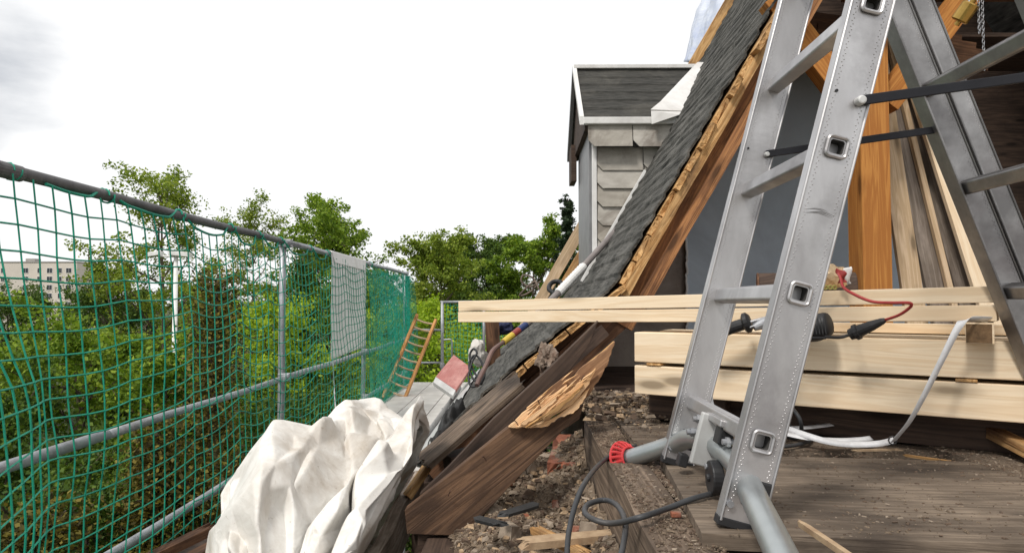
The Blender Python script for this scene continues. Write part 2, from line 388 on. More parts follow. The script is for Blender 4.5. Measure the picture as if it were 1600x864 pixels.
# the roof profile, from ridge to eave
prof = [V((roof_x(4.9), 0, 4.9)), V((roof_x(0.04), 0, .04))]
for px, py in ((902, 512), (820, 578), (735, 655), (662, 735)):
    p = P(px, py, Y_CUT); prof.append(V((p.x, 0, p.z)))
def prof_at(s):
    "point and outward normal at arc length s from the ridge"
    for a, b in zip(prof, prof[1:]):
        L = (b - a).length
        if s <= L or b is prof[-1]:
            t = (b - a) / L; n = V((t.z, 0, -t.x)); 
            if n.x > 0: n = -n
            return a + t * s, n, t
        s -= L
S_TOT = sum((b - a).length for a, b in zip(prof, prof[1:]))
S_TOP = 1.6
def roof_fn(u, v):
    s = S_TOP + (S_TOT - S_TOP) * u; p, n, t = prof_at(s)
    Y = Y_CUT + (Y_END - Y_CUT) * v
    if v == 0: Y += .03 * noise.noise(V((s * 4, 3, 1))) + .02 * noise.noise(V((s * 17, 3, 1))) + .01
    wob = .02 * noise.noise(V((Y * 1.3, s * 2, 5)))
    st = ((s + wob) / .115) % 1.0
    d = .034 + .011 * st + .006 * noise.noise(V((s * 9, Y * 4, 0))) + .006 * noise.noise(V((s * 22, Y * 3, 9)))
    return p + n * d + V((0, Y, 0))
rc = grid_surface('roof', roof_fn, 300, 60, M_BITU, house, smooth=False)
m = rc.modifiers.new('s', 'SOLIDIFY'); m.thickness = .012; m.offset = -1
# sheathing boards under the felt, sawn and broken at the cut
s = S_TOP; k = 0; rr = random.Random(5)
while s < S_TOT - .1:
    w = rr.uniform(.105, .15); p, n, t = prof_at(s + w / 2)
    c = p + n * .012
    y0 = Y_CUT - rr.uniform(.0, .045) - (.05 if rr.random() < .2 else 0)
    o = beam('sheathing_board', c + V((0, y0, 0)), c + V((0, Y_END - .02, 0)), w - .008, .026, M_RAW, house, up=n, rag=(.016, 0), jit=.0, seed=k)
    s += w; k += 1
# rafters on this slope (the first one stands in the cut)
def rafter(Y, mat, w=.085, nm='rafter'):
    p0, n, t = prof_at(.4); pA = p0 - n * .075; a = pA + V((0, Y, 0)); p1 = V((roof_x(-.02), Y, -.02)) - V((n.x, 0, n.z)) * .075
    return beam(nm, a, p1 + t * .05, w, .145, mat, house, up=n, jit=.004, nx=60)
rafter(Y_CUT + .06, M_RAFTER)
for Y in (4.35, 5.25, 6.1, 6.8): rafter(Y, M_BROWN)
# the doubled plank along the first rafter and torn pale patches on it
p0, n, t = prof_at(1.0); L1 = (prof[1] - prof[0]).length
a = prof_at(1.6)[0] - n * .118 + V((0, Y_CUT - .015, 0)); b = prof_at(L1 - .05)[0] - n * .118 + V((0, Y_CUT - .015, 0))
beam('rafter_cleat', a, b, .06, .055, M_RAFTER, house, up=n, jit=.005, nx=50, rag=(.02, .05))
beam('rafter_edge', prof_at(1.6)[0] - n * .020 + V((0, Y_CUT - .01, 0)), prof_at(L1 - .02)[0] - n * .020 + V((0, Y_CUT - .01, 0)), .05, .040, M_RAW, house, up=n, jit=.009, nx=110, rag=(.01, .03))
# kinked tails of the rafters
tail_d = (prof[-1] - prof[2]).normalized(); tn = V((tail_d.z, 0, -tail_d.x)); tn = tn if tn.x < 0 else -tn
for Y in (3.52, 4.35, 5.25, 6.1, 6.8):
    a = prof[1] - tn * .085 + V((0, Y, 0)) - tail_d * .1; b = prof[-1] - tn * .085 + V((0, Y, 0))
    beam('rafter_tail', a, b, .075, .13, M_BROWN, house, up=tn, jit=.005)
# other slope, ridge board and dark boarded ceiling: they shade the attic
mb = MB(); rx, rz = prof[0].x, prof[0].z
mb.prism([V((rx, 2.0, rz)), V((rx + 3.6, 2.0, rz - 6.1)), V((rx + 3.66, 2.0, rz - 6.05)), V((rx + .08, 2.0, rz + .05))], (0, 4.9, 0))
mb.build('roof', M_BITU, house)
for Y in (2.1, 3.0, 3.9, 4.8):
    beam('rafter', V((rx - .02, Y, rz - .10)), V((rx + 3.4, Y, rz - 5.86)), .08, .14, M_DARKW, house, up=(.86, 0, .5))
for k in range(5):
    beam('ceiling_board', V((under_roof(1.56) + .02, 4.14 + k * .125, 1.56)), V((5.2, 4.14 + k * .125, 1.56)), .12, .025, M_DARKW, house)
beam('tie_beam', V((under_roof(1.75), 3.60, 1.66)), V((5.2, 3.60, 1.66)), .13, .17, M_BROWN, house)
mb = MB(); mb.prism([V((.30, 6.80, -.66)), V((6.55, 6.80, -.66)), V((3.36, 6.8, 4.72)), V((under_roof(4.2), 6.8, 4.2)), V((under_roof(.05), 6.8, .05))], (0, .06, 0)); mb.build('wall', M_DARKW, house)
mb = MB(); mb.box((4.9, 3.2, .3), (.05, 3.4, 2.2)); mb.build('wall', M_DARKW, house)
# post and braces
px_ = P(1360, 445, 3.5).x
post = beam('post', V((px_, 3.5, -.43)), V((px_, 3.5, 1.58)), .15, .14, M_ORANGE, house, up=(1, 0, 0)); tag(post, 'orange brown squared post')
beam('brace', P(1380, 165, 3.52), P(1545, -55, 3.52), .10, .12, M_ORANGE, house)
beam('brace', P(1330, 165, 3.53), P(1205, 0, 3.53), .10, .12, M_ORANGE, house)
for i in range(3):
    q = P(1262 + i * 22, 60 + 12 * i, 3.95); beam('ceiling_joist', q + V((-.12, 0, .1)), q + V((.9, .1, -.02)), .07, .12, M_BROWN, house, jit=.008)
# floor: joist at the edge, wide boards, boards farther in
JT = -.43
j = beam('floor_joist', V((.288, .75, JT - .15)), V((.288, 2.62, JT - .15)), .10, .30, M_WEATH, house, jit=.006); tag(j, 'weathered floor joist at the open edge')
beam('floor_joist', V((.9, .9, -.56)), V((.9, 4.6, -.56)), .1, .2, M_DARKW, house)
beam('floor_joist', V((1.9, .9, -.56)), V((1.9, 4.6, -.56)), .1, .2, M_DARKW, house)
beam('floorboard', V((.352, 1.60, -.424)), V((1.165, 1.53, -.424)), .66, .028, M_FLOORB, house, jit=.004, nx=20)
beam('floorboard', V((1.42, .7, -.424)), V((1.42, 2.2, -.424)), .48, .028, M_FLOORB, house, jit=.003)
beam('floorboard', V((1.93, .7, -.424)), V((1.93, 2.2, -.424)), .5, .028, M_FLOORB, house, jit=.003)
y = 2.02
for k in range(12):
    w = .19 + .03 * ((k * 7) % 3)
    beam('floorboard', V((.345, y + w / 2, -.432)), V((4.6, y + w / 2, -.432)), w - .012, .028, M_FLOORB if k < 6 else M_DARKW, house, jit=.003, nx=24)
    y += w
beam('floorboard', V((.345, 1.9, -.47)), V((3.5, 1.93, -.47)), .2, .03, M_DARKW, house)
beam('floor_batten', V((.36, 1.235, -.462)), V((1.17, 1.19, -.462)), .03, .045, M_DARKW, house)
M_OLDGREY = wood('old_grey_board', (.44, .37, .30), (.27, .21, .165), (.10, .075, .055), .6, bstr=.6)
# eave board running along the wall head
eb = prof[-1]
beam('eave_board', V((eb.x - .02, 1.9, eb.z - .10)), V((eb.x - .02, Y_CUT, eb.z - .08)), .045, .17, M_OLDGREY, house, jit=.012, seed=5)
beam('wall_plate', V((-.22, 1.3, -.84)), V((-.22, 3.5, -.84)), .16, .16, M_DARKW, house, jit=.005)
beam('wall_plate', V((-.46, 3.5, eb.z - .14)), V((-.46, 6.9, eb.z - .14)), .10, .14, M_DARKW, house)
beam('trimmer', P(648, 846, 2.36), P(724, 836, 2.42), .1, .09, M_DARKW, house, jit=.003)
beam('trimmer', P(700, 730, 3.0), P(830, 690, 3.2), .1, .10, M_DARKW, house)
# gutter along the eave
gpts = []
gm = MB(); gr = .062
ang = [R(x) for x in range(170, 371, 20)]
for sgn, rr_ in ((1, gr), (1, gr - .006)): pass
vs = []; fs = []
ys = [3.72 + .1 * i for i in range(32)]
for Y in ys:
    for q in (gr, gr - .005):
        for a in ang: vs.append(V((eb.x - .045 + q * math.cos(a), Y, eb.z + .02 + q * math.sin(a))))
na = len(ang)
for i in range(len(ys) - 1):
    for q in range(2):
        for k in range(na - 1):
            a = i * 2 * na + q * na + k; fs.append((a, a + 1, a + 2 * na + 1, a + 2 * na))
    for k in (0, na - 1):
        a = i * 2 * na + k; fs.append((a, a + na, a + 3 * na, a + 2 * na))
gut = mesh('gutter', vs, fs, M_ZINC, house, smooth=True)
g = MB()
for Y in (3.74, 4.5, 5.3, 6.1):
    g.tube([V((eb.x - .045 + (gr + .006) * math.cos(a), Y, eb.z + .02 + (gr + .006) * math.sin(a))) for a in ang], .007, 5)
g.build('bracket', M_ZINC, gut)
# flashing sheet that covers the eave, bent over the edge
def fl(u, v):
    Y = 3.55 + 3.2 * v; s = S_TOT - .20 + .26 * u; p, n, t = prof_at(min(s, S_TOT)); q = p + t * max(0, s - S_TOT)
    return q + n * (.062 + .01 * noise.noise(V((Y * 3, u * 3, 0)))) + V((0, Y, 0))
grid_surface('flashing', fl, 5, 40, M_ZINC, house, thick=.003)
# ------------------------------------------------ dormer
DX0, DYN, DYR, DYF = .50, 5.50, 6.20, 6.90
ZE, ZR = 1.44, 2.06
dm = MB()
dm.prism([V((.61, 5.62, .20)), V((roof_x(ZE) + .02, 5.62, ZE)), V((.61, 5.62, ZE))], (0, 1.16, 0)); dormer = dm.build('dormer', M_GREYP, house); tag(dormer, 'grey dormer with pale tiled cheek and dark felt roof')
def dr(near):
    def f(u, v):
        ye = DYN if near else DYF
        zz = ZE + (ZR - ZE) * v; yy = ye + (DYR - ye) * v; x = DX0 + (roof_x(zz) + .05 - DX0) * u
        nrm = V((0, -.66 if near else .66, .75)); st = (v * 6.2) % 1
        return V((x, yy, zz)) + nrm * (.012 * (1 - st) + .006 * noise.noise(V((x * 5, v * 22, 0))))
    return f
o = grid_surface('roof_slope', dr(True), 60, 50, M_BITX, dormer, smooth=False, thick=.02)
o = grid_surface('roof_slope', dr(False), 20, 20, M_BITX, dormer, smooth=False, thick=.02)
dp = MB()
dp.box((1.02, DYR, ZR + .025), (1.08, .10, .035)); dp.build('ridge_cap', M_WHITEP, dormer, bevel=.004)
dp = MB(); dp.box((.88, DYN - .01, ZE - .015), (.76, .05, .055)); dp.build('gutter', M_WHITEP, dormer, bevel=.006)
for ye in (DYN, DYF):
    sg = 1 if ye == DYN else -1
    dp = MB(); dp.prism([V((DX0 - .03, ye - .03 * sg, ZE - .05)), V((DX0 - .03, DYR, ZR - .01)), V((DX0 - .03, DYR, ZR + .05)), V((DX0 - .03, ye - .03 * sg, ZE + .02))], (.035, 0, 0))
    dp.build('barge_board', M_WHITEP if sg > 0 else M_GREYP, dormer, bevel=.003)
dp = MB(); dp.prism([V((DX0 + .02, DYN + .06, ZE - .06)), V((DX0 + .02, DYF - .06, ZE - .06)), V((DX0 + .02, DYR, ZR - .04))], (.05, 0, 0))
dp.build('gable', M_DARKW, dormer)
dp = MB(); dp.box((DX0 + .01, 6.72, ZE - .13), (.05, .30, .34)); dp.build('gable', M_DARKW, dormer)
# corner trim and front with window
dp = MB(); dp.box((.596, 5.595, .80), (.036, .05, 1.30)); dp.build('corner_trim', M_WHITEP, dormer, bevel=.003)
dp = MB(); dp.box((.575, 6.16, .78), (.03, 1.02, 1.26)); dfw = dp.build('front_wall', M_GREYP, dormer)
# fascia of two big stained tiles, and the tiled cheek
def tiles(rows, w, h, cut, Y0, name, seedv, thick=.010):
    tm = MB(); rr = random.Random(seedv)
    for (zt, xs, xe) in rows:
        x = xs
        while x < xe:
            x2 = min(x + w * rr.uniform(.97, 1.03), xe); c = cut
            poly = [V((x + .003, Y0, zt)), V((x + .003, Y0 - .018, zt - h + c)), V((x + c, Y0 - .02, zt - h)), V((x2 - .003, Y0 - .02, zt - h)), V((x2 - .003, Y0, zt))]
            j = V((0, rr.uniform(-.004, .004), rr.uniform(-.004, .004)))
            tm.prism([q + j for q in poly], (0, -thick, 0)); x = x2
    return tm.build(name, M_SLATE, dormer, bevel=.002)
tiles([(ZE - .04, .535, 1.20)], .36, .175, .05, DYN + .01, 'fascia', 3)
rows = []; z = ZE - .20
while z > .1:
    xe = roof_x(z) + .06; xs = .615
    if xe > xs + .03: rows.append((z, xs, xe))
    z -= .148
tiles(rows, .37, .185, .045, 5.60, 'cheek', 9)
# white flashings: in the valley and along the foot of the cheek
vf = MB(); a0 = V((roof_x(ZR) + .08, DYR, ZR + .06)); a1 = V((roof_x(ZE) + .00, DYN - .04, ZE + .045))
out = V((-.27, -.03, .0)); nn = V((-.3, -.5, .5)).normalized() * .012
vf.prism([a0, a1, a1 + out + V((0, 0, .005)), a1 + out * .92 + V((.07, .08, .09)), a0 + out * .55], nn)
vf.prism([a1 + V((0, 0, 0)), a1 + out, a1 + out + V((0, -.02, -.11)), a1 + V((-.05, -.03, -.03))], (0, -.012, 0))
vf.build('flashing', M_WHITEP, dormer, bevel=.002)
# strip where cheek meets roof
beam('flashing', V((roof_x(.12) - .03, 5.55, .16)), V((roof_x(1.0) - .03, 5.55, 1.04)), .02, .05, M_WHITEP, dormer, up=(-.86, 0, .5))
# batten along the far edge of the shingles
pA = prof_at(1.7)[0]; pB = prof_at(4.2)[0]; n = prof_at(2)[1]
beam('edge_batten', pA + n * .09 + V((0, 6.86, 0)), pB + n * .09 + V((0, 6.86, 0)), .10, .09, M_RAW, house, up=n, jit=.004)
# brick pieces of the wall head in place
rr = random.Random(21); 
for (px, py, Y, rz) in ((884, 722, 2.66, .15), (893, 700, 2.86, -.1)):
    q = P(px, py, Y); bd_ = V((math.sin(rz), math.cos(rz), .02)); beam('brick', q - bd_ * .12, q + bd_ * .12, .115, .062, M_BRICK, house, rag=(.012, .012), jit=.009, seed=int(px))

# ================================================================== broken timbers at the eave
def jag(pts, k=5, a=.012, seed=1):
    "adds small steps between outline points"
    rr = random.Random(seed); out = []
    for i in range(len(pts)):
        p, q = V(pts[i]), V(pts[(i + 1) % len(pts)]); out.append(p)
        d = (q - p); n = V((-d.z, 0, d.x)).normalized()
        for t in range(1, k): out.append(p + d * (t / k) + n * rr.uniform(-a, a))
    return out
YA = 2.30
M_RUST = dirty('rusty_nail', (.12, .06, .04), (.05, .03, .025), 60, .8)
oA = [P(x, y, YA) for x, y in ((632, 797), (700, 744), (795, 667), (850, 668), (898, 640), (912, 632), (905, 655), (880, 672), (820, 735), (735, 826), (700, 836), (636, 834))]
pl = slab('broken_plank', oA, (0, .055, 0), M_REDBR, None, P(900, 600, YA) - P(640, 800, YA))
tag(pl, 'broad reddish brown rafter plank broken open into blond splinters, nearest at the eave', 'plank')
# split pale wood on it, in layered slivers
M_TIPW = wood('torn_brown', (.40, .22, .115), (.24, .125, .065), (.09, .05, .03), .6, bstr=.6)
gdir = P(905, 577, YA) - P(815, 650, YA)
for k_, (off, mt, ol) in enumerate((
    (.004, M_TIPW, ((850, 642), (880, 607), (905, 577), (945, 548), (961, 533), (951, 566), (938, 590), (918, 620), (897, 645))),
    (.011, M_TIPW, ((820, 642), (846, 617), (882, 588), (889, 600), (862, 624), (832, 648))),
    (.018, M_SPLIT, ((794, 667), (815, 646), (850, 624), (886, 601), (890, 612), (864, 641), (832, 662), (812, 669))),
    (.030, M_SPLIT, ((806, 667), (850, 641), (888, 612), (907, 596), (931, 575), (921, 600), (895, 631), (858, 655), (830, 668))),
    (.022, M_SPLIT, ((828, 669), (870, 650), (905, 620), (922, 606), (910, 630), (896, 646), (872, 653), (856, 666))),
    (.040, M_RAW, ((845, 652), (878, 628), (912, 600), (905, 612), (880, 634), (852, 657))),
    (.036, M_SPLIT, ((812, 662), (836, 645), (872, 618), (868, 626), (838, 652), (818, 664))))):
    o_ = jag([P(x, y, YA - off) for x, y in ol], 5, .0022, 40 + k_)
    slab('split_layer', o_, (0, .014, 0), mt, pl, gdir, bevel=.0015)
def quad_in(t, w): return P(812 + 105 * t + 4 * w, 657 - 72 * t + (w - .5) * (14 + 38 * math.sin(math.pi * min(1, t + .15))), YA - .02 - .02 * w)
rr = random.Random(12)
for i in range(26):
    t = rr.uniform(.0, .9); w = rr.random(); b = quad_in(t, w) + V((0, .012, 0)); L = rr.uniform(.05, .15) * (1 - .4 * t); a = R(rr.uniform(32, 46)); r_ = rr.uniform(.0016, .005)
    q = [b + V((L * k_ * math.cos(a), -.014 * k_ + .004 * math.sin(k_ * 5 + i), L * k_ * math.sin(a))) for k_ in (0, .3, .65, 1)]
    mbk = MB(); mbk.tube(q, r_, 4, True, [r_ * .7, r_, r_ * .6, .0003]); mbk.build('splinter', M_SPLIT if rr.random() < .75 else M_RAW, pl)
# the tip of a plank standing up behind the split
o = slab('plank_tip', jag([P(x, y, YA + .03) for x, y in ((880, 612), (905, 578), (960, 533), (940, 588), (915, 612))], 3, .003, 4), (0, .025, 0), M_RAW, pl, P(960, 533, YA) - P(890, 610, YA))
for (px, py, dx, dz) in ((845, 640, -.01, .035), (838, 655, .018, .02), (812, 668, -.02, .03), (905, 600, .015, .03), (760, 720, -.012, .02), (700, 775, .01, .022)):
    mbk = MB(); q = P(px, py, YA - .02); mbk.tube([q, q + V((dx * .5, -.008, dz * .6)), q + V((dx, -.02, dz))], .0016, 6); mbk.build('nail', M_RUST, pl)
YB = 2.44
oB = [P(x, y, YB) for x, y in ((655, 772), (700, 730), (770, 655), (850, 583), (935, 501), (920, 540), (888, 582), (850, 612), (800, 662), (720, 760), (680, 800))]
o = slab('dark_plank', oB, (0, .05, 0), M_DARKW, None, P(935, 501, YB) - P(700, 730, YB)); tag(o, 'long dark plank with a sharp tip rising behind the split plank to the beam', 'plank')
# weathered grey boards lying along the eave over the torn roof
def onroof(px, py, Y, lift=0): return P(px, py, Y) + tn * lift
o = beam('weathered_board', P(668, 716, 3.02), P(788, 612, 3.1), .20, .024, M_WEATH, None, up=(-.64, -.25, .72), rag=(.03, .10), jit=.004, seed=3)
tag(o, 'short grey weathered board with torn orange edge lying at the foot of the felt', 'board')
o = beam('weathered_board', P(690, 695, 3.2), P(640, 770, 3.0), .05, .03, M_RAW, None, up=(-.6, -.2, .7), rag=(.03, .03), seed=7)
tag(o, 'small torn orange lath sticking down beside the eave board', 'board')
o = beam('broken_lath', P(775, 668, 3.0), P(930, 528, 3.3), .05, .06, M_DARKW, None, up=(-.6, 0, .8), rag=(.02, .05), jit=.005, seed=8)
tag(o, 'dark lath between the torn roof edge and the sharp plank', 'lath')
# lump of mortar and insulation caught under the roof edge
def lump(name, c, r, mat, seed, sub=3, amp=.35):
    bmv = MB(); import bmesh
    bm = bmesh.new(); bmesh.ops.create_icosphere(bm, subdivisions=sub, radius=1)
    for v in bm.verts:
        k = 1 + amp * noise.noise(v.co * 1.8 + V((seed, 0, 0))) + amp * .5 * noise.noise(v.co * 5 + V((seed, 0, 0)))
        v.co = V((v.co.x * r[0] * k, v.co.y * r[1] * k, v.co.z * r[2] * k))
    me = bpy.data.meshes.new(name); bm.to_mesh(me); bm.free(); me.materials.append(mat)
    o = bpy.data.objects.new(name, me); COL.objects.link(o); return put(o, Matrix.Translation(V(c)))
M_INSUL = dirty('insulation', (.30, .24, .19), (.17, .11, .08), 20, .95, (.5, .46, .42), .5, 0, (1, 1, 1), 1, .02)
o = lump('mortar_lump', P(856, 562, 3.25), (.045, .05, .065), M_INSUL, 5, 4, .7); tag(o, 'crumbly pale mortar lump wedged under the roof edge', 'mortar lump')
# tar paper curled at the eave
def tp(u, v):
    p = P(690 - 22 * u + 40 * v, 712 - 70 * v - 14 * u, 3.3 + .3 * v); return p + V((0, 0, .05 * noise.noise(V((u * 4, v * 5, 2))) + .04 * math.sin(u * 3.1)))
o = grid_surface('tar_paper', tp, 14, 20, M_TARPAP, None, thick=.004); tag(o, 'crumpled black tar paper at the foot of the shingles beside the gutter', 'tar paper')

# ================================================================== rubble on the wall head
def rub_z(x, y):
    b = -.69 + .03 * max(0, (y - 1.9)) + .9 * max(0, x - .13) - .5 * max(0, -.04 - x) - 1.2 * max(0, -.2 - x) - .9 * max(0, y - 2.75) + .05 * noise.noise(V((x * 4, y * 4, 1))) + .03 * noise.noise(V((x * 11, y * 11, 4)))
    return b + .015 * noise.noise(V((x * 40, y * 40, 4))) + .10 * max(0, 1 - ((x - .12) ** 2 + (y - 2.75) ** 2) / .09)
def rub(u, v):
    x = -.36 + .595 * u; y = .9 + 2.5 * v; return V((x, y, rub_z(x, y)))
ru = grid_surface('rubble', rub, 70, 260, M_RUBBLE, None, smooth=False); tag(ru, 'crumbled mortar and dirt along the open wall head', 'rubble', kind='stuff')
def chips(name, n, place, size, mats, seed, flat=.35, long=1.0):
    rg = np.random.default_rng(seed); vs = []; fs = []; mi = []
    base = np.array([(-1, -1, -1), (1, -1, -1), (1, 1, -1), (-1, 1, -1), (-.8, -.7, 1), (.7, -.8, 1), (.8, .7, 1), (-.7, .8, 1)], float)
    fc = [(0, 3, 2, 1), (4, 5, 6, 7), (0, 1, 5, 4), (1, 2, 6, 5), (2, 3, 7, 6), (3, 0, 4, 7)]
    for i in range(n):
        x, y, z = place(rg); s = size[0] * (size[1] / size[0]) ** (rg.random() ** 2.2)
        d = np.array([s * (1 + long * rg.random()), s * (.4 + .6 * rg.random()), s * (flat + .3 * rg.random())]) * .5
        q = base * d * (1 + .35 * rg.standard_normal((8, 3)) * .5)
        a = rg.random() * 6.283; tl = rg.normal(0, .35)
        Rz = np.array([[math.cos(a), -math.sin(a), 0], [math.sin(a), math.cos(a), 0], [0, 0, 1]])
        Rx = np.array([[1, 0, 0], [0, math.cos(tl), -math.sin(tl)], [0, math.sin(tl), math.cos(tl)]])
        q = q @ Rx.T @ Rz.T + np.array([x, y, z + d[2] * .6]); b = len(vs); vs += [tuple(t) for t in q]; fs += [tuple(b + k for k in f) for f in fc]
        mi += [rg.choice(len(mats), p=None)] * 6
    o = mesh(name, vs, fs, None)
    for mm in mats: o.data.materials.append(mm)
    o.data.polygons.foreach_set('material_index', mi); return o
M_CHIPL = dirty('pale_chip', (.44, .32, .2), (.30, .20, .12), 30, .9)
M_CHIPB = dirty('brown_chip', (.15, .10, .068), (.07, .048, .034), 30, .9)
M_CHIPG = dirty('mortar_chip', (.34, .275, .21), (.21, .165, .125), 30, .95)
def pl_rub(rg):
    x = rg.uniform(-.35, .23); y = 1.4 + 1.6 * rg.random(); return x, y, rub_z(x, y)
o = chips('rubble_chips', 22000, pl_rub, (.0025, .021), [M_CHIPG, M_CHIPB, M_RUBBLE, M_RUBBLE, M_RUBBLE, M_CHIPB, M_CHIPL], 5); tag(o, 'small stones, mortar bits and wood crumbs on the rubble', 'debris', kind='stuff')
o = chips('mortar_lumps', 150, lambda rg: (lambda t: (t[0], t[1], t[2] - .004))(pl_rub(rg)), (.02, .06), [M_CHIPG, M_RUBBLE, M_CHIPG, M_BRICK], 15, .5, .5); tag(o, 'larger mortar lumps and brick crumbs strewn in the rubble', 'debris', kind='stuff')
def pl_floor(rg):
    r = rg.random()
    if r < .22: return rg.uniform(.24, .335), rg.uniform(1.0, 2.6), JT + .001
    if r < .36: return rg.uniform(.34, .36), rg.uniform(1.2, 2.6), -.43
    if r < .72:
        y = rg.uniform(1.85, 2.7); return rg.uniform(.34, 1.9), y, (-.416 if y < 2.02 else -.417)
    if r < .84: return 1.17 + abs(rg.normal(0, .07)), rg.uniform(1.0, 2.1), -.41
    x = rg.uniform(.36, 1.7); return x, rg.uniform(1.25, 1.95), -.41
o = chips('sawdust', 18000, pl_floor, (.0012, .0065), [M_CHIPB, M_RUBBLE, M_RUBBLE, M_CHIPG, M_CHIPB, M_CHIPB, M_RUBBLE, M_CHIPB], 6, .3, 1.6); tag(o, 'sawdust, dirt and wood chips scattered over the attic floorboards', 'sawdust', kind='stuff')
def pl_cor(rg): return rg.uniform(.24, .9), 2.3 + .5 * rg.random() + .5 * rg.random(), -.418 + .03 * rg.random()
o = chips('debris', 2200, pl_cor, (.004, .03), [M_CHIPB, M_RUBBLE, M_CHIPG, M_CHIPL], 8); tag(o, 'heap of dirt and wood scraps on the floor left of the beam stack', 'debris', kind='stuff')
# loose pieces that can be told apart
def loose(name, A, B, w, h, mat, lab, cat, seed, rag=(.03, .04), up=(0, 0, 1)):
    o = beam(name, A, B, w, h, mat, None, up=up, rag=rag, jit=.004, seed=seed); return tag(o, lab, cat)
loose('wood_scrap', P(828, 848, 1.80), P(955, 835, 1.86), .045, .018, M_CHIPL, 'flat pale scrap of board on the rubble below the loop of cable', 'wood scrap', 1)
loose('wood_scrap', P(845, 832, 1.95), P(905, 862, 1.78), .03, .02, M_RAW, 'split stick crossing under the pale scrap on the rubble', 'wood scrap', 2)
loose('wood_scrap', P(796, 800, 2.0), P(822, 792, 2.03), .04, .008, M_TARPAP, 'black flake of roofing felt on the rubble under the brown plank', 'felt scrap', 3)
loose('wood_scrap', P(754, 812, 1.98), P(772, 816, 1.95), .035, .008, M_TARPAP, 'dark curled felt scrap left of the black flake', 'felt scrap', 4)
loose('splinter', P(1262, 826, 1.18), P(1345, 880, 1.02), .010, .009, M_CHIPL, 'long pale splinter poking up from the gap in front of the floorboard', 'splinter', 5)
loose('splinter', P(1430, 712, 1.9), P(1472, 718, 1.88), .008, .006, M_RAW, 'thin orange splinter on the floor right of the white strap', 'splinter', 6)
loose('splinter', P(1348, 705, 1.95), P(1390, 703, 1.95), .008, .005, M_CHIPL, 'thin pale splinter on the floor in front of the white strap', 'splinter', 9)
loose('batten_piece', P(1322, 677, 2.28), P(1492, 680, 2.2), .035, .035, M_WEATH, 'dirty batten lying in the dark under the beam stack', 'batten', 7)
loose('batten_piece', P(1255, 678, 2.3), P(1298, 678, 2.3), .035, .03, M_RAW, 'short orange batten end under the beam stack beside the dirty batten', 'batten', 17)
loose('batten_piece', P(1560, 680, 1.95), P(1640, 720, 1.75), .04, .03, M_RAW, 'dark broken batten with orange end at the right edge under the stack', 'batten', 10)
for i, (px, py, Y, l) in enumerate(((1163, 812, 0, ''),)): pass
q = P(1056, 813, 1.42); mbk = MB(); mbk.box((0, 0, 0), (.02, .014, .01)); o = mbk.build('brick_chip', M_BRICK, None, bevel=.002); put(o, Matrix.Translation(V((q.x, q.y, JT + .01)))); tag(o, 'tiny red brick chip on the joist below the cable', 'brick chip')

